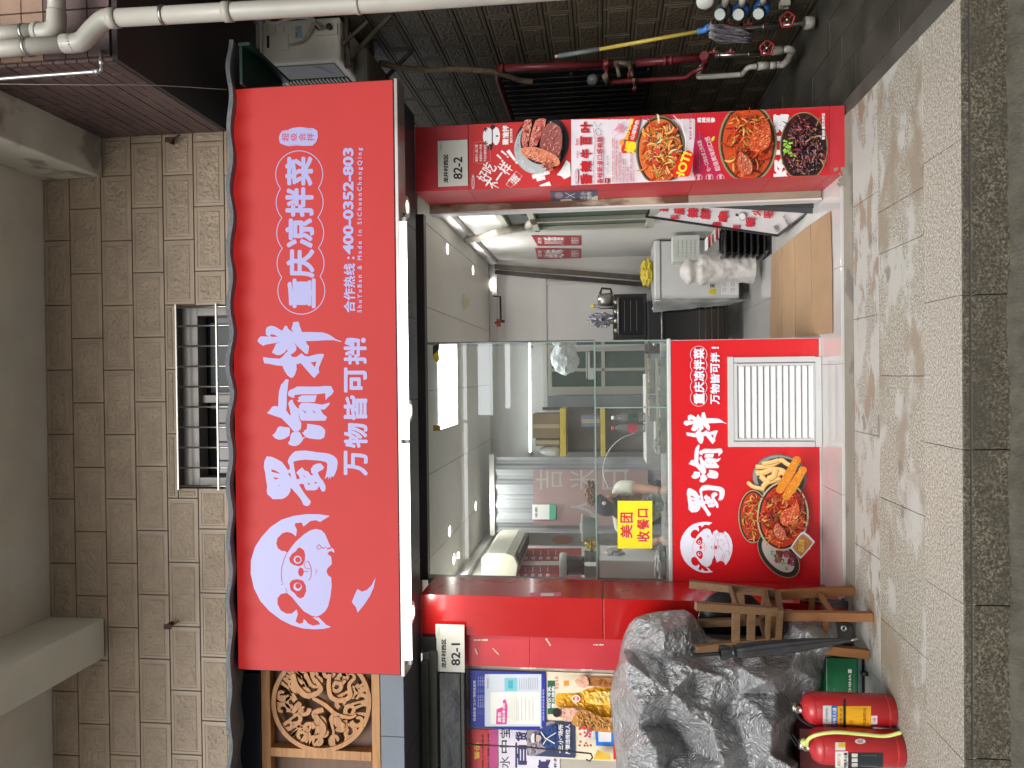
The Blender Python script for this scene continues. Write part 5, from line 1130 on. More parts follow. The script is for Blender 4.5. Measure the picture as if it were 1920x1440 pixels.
# ---------------------------------------------------------------- counter
cX0, cX1 = P(1400, 1101, YG).x, P(1400, 635.5, YG).x; zc1 = P(1252, 800, YG).z; zc0 = zF+.002
ct = thing('serving_counter', 'red fronted serving counter with food pictures and a white vent', 'counter', ((cX0+cX1)/2, YG, zF))
MB().box(cX0, cX1, YG+.001, YG+.62, zc0, zc1-.024, m_whitep).build('body', ct); MB().box(cX0, cX1+.01, YG-.008, YG+.63, zc1-.023, zc1, m_whiteg).build('counter_top', ct, .003)
a = Art(facing(YG-.001)); CR = mat('counter_red', (.62, .010, .016), .25, var=.05, vs=3, bump=.12, bs=6, coat=.25)
ea = rect(1261, 1537, 637, 1098, YG)
MB().box(cX0+.002, cX1-.004, YG-.003, YG, zc0+.012, zc1-.026, CR).build('front_panel', ct)
MB().box(cX0, cX1, YG-.006, YG, zc0, zc0+.011, m_whitep).build('plinth', ct)
a = Art(facing(YG-.003)); WL_ = ink((225, 228, 245), .3); CRi = CR
fsx = (1363-1281.7)/(641-483); fsy = (968-773)/(949-603)
fS = lambda pts: [(1281.7+(x-483)*fsx, 773+(y-603)*fsy) for x, y in pts]
draw(a, SHU, WL_, CRi, fS)
psx = (1337-1275.4)/(621-470); psy = (1074-978.5)/(1180-964); fP = lambda pts: [(1275.4+(x-470)*psx, 978.5+(y-964)*psy) for x, y in pts]
zH = xf(1270, 960, 11.08)
a.poly(WL_, zH([(735,440),(760,400),(820,370),(870,430),(960,430),(985,390),(1060,460),(1120,560),(1148,690),(1140,830),(1090,980),(1005,1105),(960,1030),(900,1010),(850,1030),(820,1050),(790,960),(770,900),(740,980),(700,1000)]))
draw(a, PANDA, WL_, CRi, fP)
for p_, w in PSTROKE[:9]: a.strip(CRi, fP(p_), max(.5, w*.45))
for pts in ([(770, 600), (775, 900), (765, 980)], [(760, 440), (800, 560), (860, 700), (940, 800)], [(1000, 480), (1050, 620), (1075, 720), (1070, 860)], [(940, 720), (970, 650), (1040, 640)], [(900, 1000), (960, 850)], [(940, 1010), (1000, 880)], [(1120, 810), (1060, 890)], [(1000, 810), (1070, 815)]): a.strip(CRi, zH(pts), .5)
a.ell(CRi, *zH([(795, 740)])[0], 5.5, 4.5); a.ell(WL_, *zH([(795, 740)])[0], 5, 4); a.rc(CRi, *[v for v in (zH([(770, 0)])[0][0], zH([(825, 0)])[0][0])], zH([(0, 710)])[0][1], zH([(0, 765)])[0][1])
for k in range(26):
    x, y = zH([(rn.uniform(780, 1010), rn.uniform(400, 620))])[0]; t_ = rn.uniform(0, 6.28); a.strip(CRi, [(x, y), (x+1.5*math.cos(t_), y+1.5*math.sin(t_)), (x+2.4*math.cos(t_+.8), y+2.4*math.sin(t_+.8))], .45)
a.strip(WL_, outline([(1310, y) for y in (664.5, 684.5, 705, 725.5, 746)], 15.6), .7)
for ch, y0, y1 in (('菜', 653, 673), ('拌', 674, 694), ('凉', 695, 715), ('庆', 716, 736), ('重', 737, 758)): a.text(WL_, ch, 1300.5, 1321, y0, y1, .045)
for i, ch in enumerate('万物皆可拌'): a.text(WL_, ch, 1332, 1349.5, 758-(i+1)*19.6+1, 758-i*19.6, .04)
a.text(WL_, '!', 1334, 1348, 650, 654, .04)
a.build('print', ct)
# printed dishes
a = Art(facing(YG-.0065)); zG = xf(1360, 840, 5.76)
def gp(x, y): return zG([(x, y)])[0]
a.ell(ink((95, 95, 90)), *gp(585, 315), 51, 43, .1); a.ell(ink((150, 152, 150)), *gp(580, 315), 49, 41, .1); a.ell(ink((60, 62, 62)), *gp(600, 320), 45, 38, .1)
for k in range(120):
    t_ = rn.uniform(0, 6.28); c_ = gp(580, 315); a.ell(ink(rn.choice([(200, 200, 198), (90, 90, 90)])), c_[0]+47*rn.uniform(.9, 1)*math.cos(t_), c_[1]+40*rn.uniform(.9, 1)*math.sin(t_), .5, .5, 0, 5)
for pts, w in (([(330, 200), (420, 200), (520, 170), (600, 130), (650, 160), (700, 190)], 9), ([(240, 370), (290, 410), (350, 430), (420, 440)], 8), ([(330, 270), (420, 260), (500, 230), (600, 240), (640, 270)], 11), ([(380, 300), (440, 350), (520, 330), (560, 280)], 11), ([(400, 170), (500, 150), (570, 130)], 8), ([(400, 420), (450, 370), (520, 350), (600, 340)], 10), ([(560, 300), (600, 270), (660, 300)], 7), ([(540, 220), (520, 300), (460, 330)], 12)):
    s_ = spline([gp(*p) for p in pts], 5); a.strip(ink((185, 125, 60)), [(p[0]+.8, p[1]+.6) for p in s_], w); a.strip(ink((232, 190, 120), .3), s_, w*.86); a.strip(ink((245, 215, 150), .3), [(p[0]-1, p[1]-1) for p in s_], w*.25)
c1 = gp(300, 740); food(a, c1[0], c1[1], 28, 50, 0, (ink((160, 150, 120)), ink((45, 38, 30))), ink((190, 60, 30)), [(205, 60, 40), (235, 120, 60), (180, 40, 30), (240, 160, 90), (210, 190, 80)], 90, 21, 12, 2.6, 18, 5)
c4 = gp(575, 1160); a.ell(ink((150, 140, 110)), c4[0], c4[1], 50, 30, .85); a.ell(ink((45, 36, 28)), c4[0], c4[1], 48.5, 28.5, .85); a.ell(ink((185, 180, 175)), c4[0]-1, c4[1]-1, 40, 21, .85)
for k in range(40):
    u, v = rn.uniform(-5, 34), rn.uniform(-14, 12); x, y = c4[0]+u*math.cos(.5)-v*.3, c4[1]+u*math.sin(.5)*.5+v*.8; a.ell(ink(rn.choice([(125, 50, 60), (150, 75, 80), (100, 35, 45)])), x, y, 5, 3, rn.uniform(0, 3), 8)
for k in range(30): 
    x, y = gp(rn.uniform(490, 680), 0)[0], 0; s_ = rn.uniform(0, 1); x, y = gp(490+190*s_, 1120+190*s_); a.ell(ink(rn.choice([(80, 150, 50), (120, 180, 70), (200, 210, 140)])), x+rn.uniform(-4, 4), y+rn.uniform(-4, 4), 2, 1, rn.uniform(0, 3), 6)
c2 = gp(620, 735); food(a, c2[0], c2[1], 48.5, 65, .06, (ink((190, 175, 140)), ink((48, 40, 32))), ink((200, 60, 28)), [(215, 85, 40), (185, 50, 30), (225, 130, 60), (150, 40, 25), (235, 165, 90), (120, 30, 30), (200, 70, 45)], 190, 23, 16, 4, 22, 7)
a.poly(ink((210, 85, 45), .25), [gp(*p) for p in [(590, 760), (620, 680), (700, 640), (780, 590), (800, 680), (780, 770), (700, 830), (620, 830)]], 3); a.shade([gp(*p) for p in [(590, 760), (620, 680), (700, 640), (780, 590), (800, 680), (780, 770), (700, 830), (620, 830)]], [(235, 145, 95), (175, 60, 35), (240, 175, 125), (150, 45, 28), (220, 110, 65)], 110, 7, 1.2, 11, 1.8, 3); a.poly(ink((195, 95, 65), .25), [gp(*p) for p in [(520, 900), (540, 820), (600, 850), (650, 910), (640, 990), (570, 980)]], 3); a.shade([gp(*p) for p in [(520, 900), (540, 820), (600, 850), (650, 910), (640, 990), (570, 980)]], [(225, 145, 115), (160, 65, 45), (235, 185, 160)], 50, 5, 1, 13, 1.2, 3)
for k in range(70): a.ell(ink(rn.choice([(245, 225, 180), (235, 150, 80), (250, 240, 220)])), *gp(rn.uniform(600, 800), rn.uniform(600, 830)), .6, .5, 0, 5)
for (p0, p1) in (((590, 450), (770, 130)), ((660, 520), (835, 240))):
    s_ = spline([gp(*p0), gp((p0[0]+p1[0])/2+6, (p0[1]+p1[1])/2), gp(*p1)], 8); n_ = len(s_); ww = [17*(.75+.25*math.sin(math.pi*min(1, (i+1.5)/(n_)))) for i in range(n_)]
    a.ell(ink((215, 130, 35), .3), *s_[0], 7.5, 7); a.ell(ink((215, 130, 35), .3), *s_[-1], 8, 7); a.strip(ink((218, 135, 38), .3), s_, ww)
    for k in range(60):
        p = rn.choice(s_); x, y = p[0]+rn.uniform(-7, 7), p[1]+rn.uniform(-5, 5); a.ell(ink(rn.choice([(235, 165, 60), (195, 105, 25), (245, 185, 85), (205, 120, 35)]), .3), x, y, rn.uniform(.6, 2), rn.uniform(.5, 1.2), rn.uniform(0, 3), 7)
c5 = gp(832, 1050); bxx = lambda k_: [(c5[0]+k_*x, c5[1]+k_*y) for x, y in ((-3, -23), (6, -23), (21, -9), (21, -3), (0, 22), (-6, 23), (-20, 8), (-21, 2))]
a.poly(ink((205, 205, 205), .2), bxx(1), 3); a.poly(ink((150, 130, 120), .2), bxx(.85), 3); a.poly(ink((170, 110, 50)), bxx(.72), 3); a.poly(ink((205, 165, 60)), [(c5[0]+x, c5[1]+y) for x, y in ((-6, -12), (4, -10), (2, 14), (-8, 10))])
for k in range(50): a.ell(ink(rn.choice([(190, 130, 70), (150, 90, 45), (225, 180, 110)])), c5[0]+rn.gauss(0, 6), c5[1]+rn.gauss(0, 8), 1.1, .8, 0, 6)
a.build('dish_print', ct)
# louvred vent
vt = thing('louvre_vent', 'white louvred vent grille set in the red counter front', 'vent', tuple(P(1540, 753, YG)))
m_vent = mat('vent_white', (.56, .57, .57), .35, var=.03)
def vb(x0, x1, y0, y1, Y0, Y1, nm, mt=m_vent, bev=.0015): mb = MB(); mb.pbox(x0, x1, y0, y1, Y0, Y1, mt); mb.build(nm, vt, bev)
yv0, yv1 = YG-.022, YG-.004
vb(1365, 1376, 669, 838, yv0, yv1, 'frame'); vb(1529, 1541, 669, 838, yv0, yv1, 'frame'); vb(1376.5, 1528.5, 669, 679, yv0, yv1, 'frame'); vb(1376.5, 1528.5, 828, 838, yv0, yv1, 'frame')
vb(1378, 1527, 681, 686, yv0-.003, yv1, 'inner_frame'); vb(1378, 1527, 821.5, 826, yv0-.003, yv1, 'inner_frame'); vb(1377, 1383, 681, 826, yv0-.004, yv1, 'inner_frame'); vb(1524, 1528.5, 681, 826, yv0-.004, yv1, 'inner_frame')
vb(1376.6, 1528.4, 679.2, 827.8, yv1-.002, yv1+.001, 'back', mat('vent_shade', (.34, .34, .34), .6))  # grey plate paints the shade between the louvres
lX0, lX1 = P(1450, 821, YG-.02).x, P(1450, 686.5, YG-.02).x
for k in range(12):
    z_ = P(1389.5+k*11.8, 753, YG-.02).z; mb = MB(); mb.add([(x, y_, z_+dz) for x in (lX0, lX1) for (y_, dz) in ((YG-.030, -.017), (YG-.026, -.020), (YG-.007, .014), (YG-.011, .018))], [(0, 1, 5, 4), (1, 2, 6, 5), (2, 3, 7, 6), (3, 0, 4, 7), (0, 3, 2, 1), (4, 5, 6, 7)], m_vent); mb.build('louvre', vt)

# ---------------------------------------------------------------- glass enclosure
gc = thing('glass_enclosure', 'clear glass screen and shelf standing on the serving counter', 'glass screen', ((cX0+cX1)/2, YG+.02, zc1))
gm = glassm('pane_glass', (.88, .93, .90), 1.52, .075); m_gedge = mat('glass_edge', (.22, .30, .27), .1, var=.15, vs=4); m_alu2 = mat('grey_aluminium', (.30, .29, .28), .35, .6, var=.1)  # the panes' pale veil stands in for hazy reflections
gX0, gX1 = P(1000, 1086, YG+.01).x, P(1000, 642, YG+.01).x; zsh = P(1117, 850, YG+.01).z; ztop = ZS+.08
def pane(x0, x1, z0, z1, Y): 
    mb = MB(); mb.add([(x0, Y, z0), (x1, Y, z0), (x1, Y, z1), (x0, Y, z1)], [(0, 1, 2, 3)], gm); return mb
pane(gX0, gX1, zsh+.006, ztop, YG+.012).build('pane', gc); xj_ = P(1180, 764, YG+.01).x
pane(gX0, xj_-.004, zc1+.002, zsh-.004, YG+.012).build('pane', gc); pane(xj_+.004, gX1, zc1+.002, zsh-.004, YG+.012).build('pane', gc)
mb = MB(); mb.add([(gX1, YG+.012, zc1+.002), (gX1, YG+.55, zc1+.002), (gX1, YG+.55, ztop), (gX1, YG+.012, ztop)], [(0, 1, 2, 3)], gm); mb.build('side_pane', gc)
MB().box(gX0, gX1, YG+.016, YG+.42, zsh-.003, zsh+.005, gm).build('glass_shelf', gc)
for (a_, b_, c_, d_) in ((gX0, gX1, zsh-.005, zsh+.006), (xj_-.005, xj_+.005, zc1, zsh-.006), (gX1-.004, gX1+.004, zc1, ztop), (gX0, xj_-.006, zc1, zc1+.006), (xj_+.006, gX1-.005, zc1, zc1+.006)): MB().box(a_, b_, YG+.004, YG+.014, c_, d_, m_gedge).build('glass_edge', gc)
MB().box(gX0-.01, gX1+.012, YG-.01, YG+.03, ztop+.001, ztop+.02, m_alu2).build('top_rail', gc, .002); MB().box(gX0-.012, gX0-.002, YG+.0, YG+.03, zc1, ztop, m_alu2).build('side_rail', gc, .001)
MB().box(gX1+.005, gX1+.011, YG+.004, YG+.022, zsh, ztop, mat('dark_seal', (.05, .055, .05), .4)).build('seal', gc)
a = Art(facing(YG+.010)); a.poly(ink((215, 185, 40)), [(811, 642), (822, 642), (823, 676), (819, 680), (812, 672)]); a.poly(K_, [(812, 650), (823, 642), (823, 655), (812, 666)]); a.build('hazard_tape', gc)
a = Art(facing(YG+.010)); a.rc(ink((150, 125, 30)), 812, 826, 797, 808); a.build('brown_tape', gc)
t = thing('pickup_sign', 'yellow sheet with red pickup lettering taped to the glass', 'sign', tuple(P(1222, 983, YG+.006)))
a = Art(facing(YG+.006)); a.rc(ink((235, 222, 20), .5), 1158, 1223, 939, 1028.5); SR = ink((200, 35, 30), .5)
for (ch, x0, x1, y0, y1) in (('美', 1163, 1186, 984, 1009), ('团', 1163, 1187, 961, 980), ('收', 1194, 1218, 996, 1016), ('餐', 1194, 1217, 973, 993), ('口', 1196, 1215, 954, 970)):
    for dx, dy in ((1, .9),): a.text(ink((235, 190, 170), .5), ch, x0+dx, x1+dx, y0+dy, y1+dy, .03)
    a.text(SR, ch, x0, x1, y0, y1, .03)
a.build('print', t)

# ---------------------------------------------------------------- things behind the glass
def lath(nm, lab, cat, c, prof, mt, n=24, group=None): mb = MB(); mb.lathe(c, prof, mt, n); return whole(mb, nm, lab, cat, group)
# wall air conditioner on the left inner wall
ac = thing('wall_air_conditioner', 'cream indoor air conditioner high on the left inner wall', 'air conditioner', tuple(P(950, 1050, 2.2)))
za1, za0 = 2.45, 2.14; prof = [(0, za0+.02), (.12, za0), (.19, za0+.03), (.215, za0+.1), (.21, za1-.05), (.17, za1), (0, za1)]; vs = []
y0_, y1_ = 1.75, 2.75
for yy in (y0_, y1_): vs += [(IXl+.003+p[0], yy, p[1]) for p in prof]
n_ = len(prof); m_acp = mat('ac_cream', (.36, .35, .29), .4, var=.05)
mb = MB(); mb.add(vs, [(i, i+1, n_+i+1, n_+i) for i in range(n_-1)]+[tuple(range(n_-1, -1, -1)), tuple(range(n_, 2*n_))], m_acp); mb.build('body', ac, .006)
MB().box(IXl+.10, IXl+.205, y0_+.08, y1_-.08, za0+.004-.012, za0+.012, m_black).build('outlet', ac)
# menus on the left inner wall
def lw(x, y, h): q = SXp(x, y, IXl+.002); return Vector((IXl+.002+h, q.y, q.z))
for (x0, x1, y0, y1, c, lab) in ((975, 1090, 1002, 1022, (200, 190, 185), 'pale menu sheet with a noodle picture on the left inner wall'), (960, 1090, 1028, 1052, (150, 40, 45), 'red menu sheet below the air conditioner'), (945, 1090, 1060, 1084, (140, 30, 38), 'dark red price list nearest the window on the left inner wall')):
    a = Art(lw); t = thing('menu_sheet', lab, 'poster', tuple(SXp(x1, y0, IXl))); a.rc(ink(c), x0, x1, y0, y1)
    if y0 == 1002: a.ell(ink((200, 110, 60)), 1055, 1012, 20, 8); a.text(ink((160, 30, 40)), '凉拌', 980, 992, 1004, 1018, .03)
    else:
        for k in range(6):
            a.text(W_, '味', x0+8+k*14, x0+16+k*14, y1-8, y1-3, .02); a.strip(W_, [(x0+12+k*14, y1-11), (x0+12+k*14, y0+4)], 1)
    a.build('print', t)
# grey curtain at the back
m_cur = mat('grey_curtain', (.27, .285, .31), .45, var=.10, vs=2, stretch=(6, 1, .4)); YC = 2.9
X0, X1, Z0, Z1 = rect(928, 1262, 857, 1000, YC); nn = 70; Z0 = .5
for part, (xa_, xb_) in enumerate(((X0, X0+(X1-X0)*.49), (X0+(X1-X0)*.495, X1))):
    if part == 0: cu_ = thing('curtain', 'translucent grey printed curtain hanging at the back of the shop', 'curtain', ((X0+X1)/2, YC, Z0))
    mb = MB(); vs = []
    for i in range(nn+1):
        X = xa_+(xb_-xa_)*i/nn; yy = YC+.002*math.sin(i*.9)+.012*math.sin(i*.21+part)
        vs += [(X, yy, Z0), (X, yy, Z1)]
    mb.add(vs, [(2*i, 2*i+2, 2*i+3, 2*i+1) for i in range(nn)], m_cur, True); mb.build('panel', cu_)
a = Art(facing(YC-.04)); pk = mat('faded_red', (.30, .20, .20), .5, var=.15, vs=3); a.rc(pk, 1000, 1215, 880, 985); lg = mat('faded_letter', (.36, .35, .34), .5)
for i, ch in enumerate('吉米日'): a.text(lg, ch, 1005+i*62, 1055+i*62, 880, 918, .0)
a.text(lg, '人', 1070, 1120, 925, 975, .0); a.build('print', cu_)
MB().box(X0-.03, X1+.03, YC-.03, YC+.04, Z1, Z1+.05, m_whitep).build('rail', cu_, .004)
t = thing('paper_sign', 'white and green paper sign hanging in front of the grey curtain', 'sign', tuple(P(1042, 960, YC-.06))); a = Art(facing(YC-.06)); a.rc(ink((225, 228, 228)), 998, 1030, 946, 974); a.rc(ink((60, 160, 130)), 1030, 1042, 946, 974)
a.rc(ink((90, 95, 95)), 1006, 1024, 951, 967) if False else a.text(K_, '收款', 1003, 1008, 950, 970, .02); a.build('print', t)
# shelving and back window
m_yel = mat('yellow_shelf', (.45, .34, .03), .4, var=.12); m_tau = mat('taupe', (.17, .145, .13), .7, var=.1, vs=3); YSf = 2.7
sh = thing('storage_shelf', 'yellow edged storage shelf unit at the back between curtain and window', 'shelf', tuple(P(1210, 810, YSf)))
X0, X1, Z0, Z1 = rect(1050, 1213, 766, 856, YSf)
MB().box(X0, X1, YSf+.42, YSf+.44, .1, Z1, m_tau).build('back_panel', sh)
for (x0, x1) in ((1050, 1061), (1126, 1135)):
    b_ = rect(x0, x1, 766, 856, YSf); MB().box(b_[0], b_[1], YSf, YSf+.4, b_[2], b_[3], m_yel).build('shelf_board', sh, .003)
for X in (X0, X1-.03): MB().box(X, X+.03, YSf+.41, YSf+.419, .1, Z1+.2, mat('shelf_post', (.05, .05, .055), .5)).build('post', sh)
m_box = mat('carton_brown', (.17, .125, .075), .8, var=.15, vs=6)
def carton(lab, x0, x1, y0, y1, Y, D, mt):
    b_ = rect(x0, x1, y0, y1, Y); t = thing('carton', lab, 'box', ((b_[0]+b_[1])/2, Y, b_[2])); MB().box(b_[0], b_[1], Y, Y+D, b_[2]+.001, b_[3], mt).build('body', t, .004)
    MB().box((b_[0]+b_[1])/2-.02, (b_[0]+b_[1])/2+.02, Y-.002, Y-.0005, b_[2]+.002, b_[3]-.003, mat('tape', (.30, .24, .14), .3)).build('tape', t)
carton('brown cardboard carton with tape on the yellow shelf', 999, 1049.5, 776, 822, YSf+.05, .3, m_box)
carton('flat dark carton behind the taped brown one on the yellow shelf', 1004, 1049.5, 823, 836, YSf+.1, .2, mat('carton_dark', (.10, .07, .045), .8))
lath('plastic_bag', 'clear bag bundle at the end of the yellow shelf', 'bag', P(1050, 845, YSf+.15), [(0, 0), (.05, .0), (.06, .05), (.045, .15), (.02, .2), (0, .2)], mat('clear_bag', (.35, .35, .33), .3, bump=1, bs=30))
carton('blue box between the two yellow shelf boards', 1090, 1125, 779, 800, YSf+.1, .2, mat('box_blue', (.10, .14, .22), .6))
bw = thing('back_window', 'pale framed window with green glass in the back wall seen through the screen', 'window', tuple(P(1210, 700, YB-.03)))
X0, X1, Z0, Z1 = rect(1028, 1216, 652, 740, YB-.05)
MB().box(X0, X1, YB-.03, YB-.022, Z0, Z1, m_grng).build('pane', bw)
for (a_, b_, c_, d_) in ((X0, X1, Z1-.04, Z1), (X0, X1, Z0, Z0+.04), (X0, X0+.09, Z0+.04, Z1-.04), (X1-.04, X1, Z0+.04, Z1-.04), ((X0+X1)/2-.0, (X0+X1)/2+.035, Z0+.04, Z1-.04), (X0+.09, X1-.04, Z1-.62, Z1-.58)): MB().box(a_, b_, YB-.06, YB-.031, c_, d_, m_alp).build('frame', bw, .003)
b_ = rect(1028, 1216, 742, 766, YB-.3); MB().box(b_[0], b_[1], YB-.3, YB-.27, .1, b_[3], mat('grey_panel', (.20, .22, .22), .5)).build('side_panel', iw)
m_tub = mat('white_tub', (.58, .60, .56), .35, var=.06); m_clr = mat('milky', (.50, .53, .51), .3, var=.1, vs=8)
# tubs on the glass shelf
zs_ = zsh+.006; Ysf = YG+.24
def on(x, y, Y, z): q = P(x, y, Y); return Vector((q.x, Y, z))
lath('white_tub', 'squat white lidded tub on the glass shelf left of the nuts', 'tub', on(1100, 990, Ysf, zs_), [(0, 0), (.07, 0), (.085, .08), (.095, .085), (.095, .10), (.03, .105), (.03, .11), (0, .112)], m_tub)
for k, (x, y) in enumerate(((0, 1043), (1, 1043), (0, 1072), (1, 1072))):
    lath('food_box', ['lower white food box nearer the yellow bow', 'upper white food box nearer the yellow bow', 'lower white food box by the left rail', 'upper white food box by the left rail'][k], 'box', on(1100, y, Ysf, zs_+x*.041), [(0, 0), (.042, 0), (.046, .038), (.05, .038), (.05, .040), (0, .040)], m_tub, 6, 'white food boxes on the glass shelf')
qt = on(1060, 1060, Ysf, zs_+.083); lath('black_tub', 'black tub stacked on the white food boxes', 'tub', qt, [(0, 0), (.065, 0), (.07, .11), (.07, .12), (0, .12)], m_blk)
lath('white_tub', 'wide white lid tub on top of the black tub', 'tub', qt+Vector((0, 0, .121)), [(0, 0), (.085, 0), (.09, .03), (.082, .05), (0, .055)], m_tub)
whole(crumple(on(1104, 1020, Ysf, zs_+.035), .035, mat('gold_ribbon', (.75, .55, .04), .2, .7, var=.2), 1, .8, 1, .7, 5, 2), 'ribbon_bow', 'shiny yellow ribbon bow on the glass shelf', 'bow')
m_nut = mat('nuts', (.22, .10, .05), .5, var=.5, vs=60, bump=1.0, bs=90, col2=(.42, .28, .18), c2s=70, c2t=.5, sharp=.04)
mb = crumple(on(1103, 925, Ysf, zs_+.036), .04, m_nut, 2.1, 1.2, .95, .3, 8, 3); whole(mb, 'nut_bag', 'bag of brown nuts lying on the glass shelf', 'bag')
whole(crumple(P(1060, 672, 1.5), .115, mat('white_film', (.50, .52, .53), .35, var=.12, vs=14, bump=1, bs=28), 1.1, .6, .95, .16, 15, 3, 2.2), 'white_bag', 'white plastic bag bundle in the glass corner', 'bag')
t = thing('kitchen_scale', 'white kitchen scale with dark tray on the glass shelf near the corner', 'scale', tuple(on(1110, 690, YG+.3, zs_)))
q = on(1110, 682, YG+.3, zs_); MB().box(q.x-.11, q.x+.08, q.y-.08, q.y+.1, zs_+.001, zs_+.045, m_tub).build('base', t, .004); MB().box(q.x-.10, q.x+.09, q.y-.08, q.y+.1, zs_+.05, zs_+.058, m_steel).build('tray', t); MB().box(q.x-.03, q.x+.09, q.y-.086, q.y-.081, zs_+.005, zs_+.03, m_black).build('display', t)
# trays with skewers on the counter
m_tr = mat('tray_steel', (.45, .44, .40), .3, .9, var=.2, vs=12)
def tray(lab, x0, x1, y0, y1, Y, D, z, mt=m_tr):
    X0, X1 = P(1240, y1, Y).x, P(1240, y0, Y).x; t = thing('steel_tray', lab, 'tray', ((X0+X1)/2, Y, z), 'steel trays of food on the counter'); w = .006; h = .04
    MB().box(X0, X1, Y, Y+D, z+.001, z+.005, mt).build('base', t)
    mb = MB(); mb.box(X0, X1, Y, Y+w, z+.0055, z+h, mt); mb.box(X0, X1, Y+D-w, Y+D, z+.0055, z+h, mt); mb.box(X0, X0+w, Y+w+.0005, Y+D-w-.0005, z+.0055, z+h, mt); mb.box(X1-w, X1, Y+w+.0005, Y+D-w-.0005, z+.0055, z+h, mt); mb.build('rim', t)
    mb = MB()
    for k in range(60):
        c = Vector((random.uniform(X0+.02, X1-.02), random.uniform(Y+.02, Y+D-.02), z+.03)); r_ = random.uniform(.008, .016); mb.lathe(c-Vector((0, 0, r_)), [(0, 0), (r_, r_*.6), (r_*.7, r_*1.5), (0, r_*1.7)], random.choice([ink((120, 130, 60)), ink((180, 120, 60)), ink((90, 50, 30)), ink((200, 190, 160))]), 6)
    mb.build('food', t, kind='stuff')
for i, (y0, y1, zz_, lab) in enumerate(((672, 738, .10, 'upper steel tray of cold dishes by the right end of the glass'), (742, 790, .10, 'upper steel tray of cold dishes in the middle of the glass'), (672, 760, .045, 'lower steel tray nearest the glass, right end'), (764, 850, .045, 'lower steel tray next to the middle of the glass'))):
    tray(lab, 1220, 1245, y0, y1, YG+.08+(.22 if zz_ > .08 else 0), .19, zc1+.001 if zz_ < .08 else zc1+.06)
mb = MB(); X0, X1, _, _ = rect(1220, 1245, 672, 850, YG+.3); mb.box(X0, X1, YG+.29, YG+.5, zc1+.001, zc1+.058, m_whitep); whole(mb, 'tray_riser', 'white riser block under the upper steel trays', 'riser')
# drink bottles
for (y, capc, labc, lab) in ((783, (225, 228, 225), (30, 80, 55), 'water bottle with a white cap and green label behind the trays'), (802, (200, 40, 35), (190, 30, 40), 'water bottle with a red cap and red label behind the trays')):
    q = on(1208, y, 1.6, P(1209, y, 1.6).z); t = thing('water_bottle', lab, 'bottle', tuple(q)); s_ = .0045*1.0; hh = (P(1146, y, 1.6).z-q.z)
    mb = MB(); mb.lathe(q, [(0, 0), (.036, 0), (.038, .02), (.034, hh*.3), (.037, hh*.35), (.037, hh*.6), (.03, hh*.75), (.012, hh*.88), (.012, hh*.92)], glassm('clear_plastic', (.85, .87, .85), 1.35, .15)); mb.build('body', t)
    mb = MB(); mb.lathe(q+Vector((0, 0, hh*.92)), [(.015, 0), (.015, hh*.08), (0, hh*.08)], ink(capc)); mb.build('cap', t); mb = MB(); mb.lathe(q, [(.0378, hh*.22), (.0382, hh*.5)], ink(labc)); mb.build('label', t)
mb = MB(); X0, X1, Z0, Z1 = rect(1212, 1222, 760, 870, 1.5); mb.box(X0, X1+.25, 1.5, 1.95, .04, Z1, m_whitep); whole(mb, 'prep_table', 'white prep table behind the serving counter under the bottles', 'table')
mb = MB(); mb.tube(spline3([P(1128, 645, 1.2), P(1135, 640, 1.2)]) if False else [P(*p, 1.3) for p in spline([(1128, 655), (1131, 700), (1133, 765), (1131, 850), (1150, 828), (1180, 812)][:0]+[(1190, 812), (1165, 822), (1145, 840), (1133, 865), (1131, 890), (1140, 915)])], .003, ink((215, 215, 205)), 6); whole(mb, 'white_wire', 'thin white wire arching behind the glass near the bottles', 'wire')
# left: white fridge box with towel
b_ = rect(1118, 1250, 1050, 1092, 1.0); t = thing('white_cabinet', 'white cabinet with a towel over it behind the glass at the left end', 'cabinet', ((b_[0]+b_[1])/2, 1.0, .03)); X0, X1, Z0, Z1 = rect(1118, 1240, 1051, 1100, 1.1)
MB().box(X0-.1, X1, 1.1, 1.6, .04, Z1-.02, m_fz).build('body', t, .008); MB().box(X0-.1, X1+.01, 1.09, 1.61, Z1-.019, Z1, mat('grey_top', (.3, .3, .3), .4)).build('top', t, .003)
mb = crumple(P(1150, 1038, 1.3), .06, mat('cloth', (.55, .52, .50), .8, var=.1, bump=.5, bs=30), .8, 1, 1.3, .35, 33, 3); whole(mb, 'towel', 'crumpled white towel hanging beside the white cabinet', 'towel')
mb = crumple(P(1240, 1065, .75), .07, mat('clear_bag', (.35, .35, .33), .3, bump=1, bs=30), 2.2, 1.0, .6, .4, 41, 3); whole(mb, 'plastic_bags', 'pale plastic bag lying on the counter by the left end', 'bag')
for (x, y, s_, lab) in ((1235, 835, .035, 'small clear bag on the counter beside the trays'), (1228, 945, .05, 'clear bag hanging over the counter under the arm')):
    whole(crumple(P(x, y, YG+.2), s_, mat('clear_bag2', (.55, .56, .56), .25, bump=1, bs=40), 1.3, 1, 1, .6, x, 3), 'clear_bag', lab, 'bag')

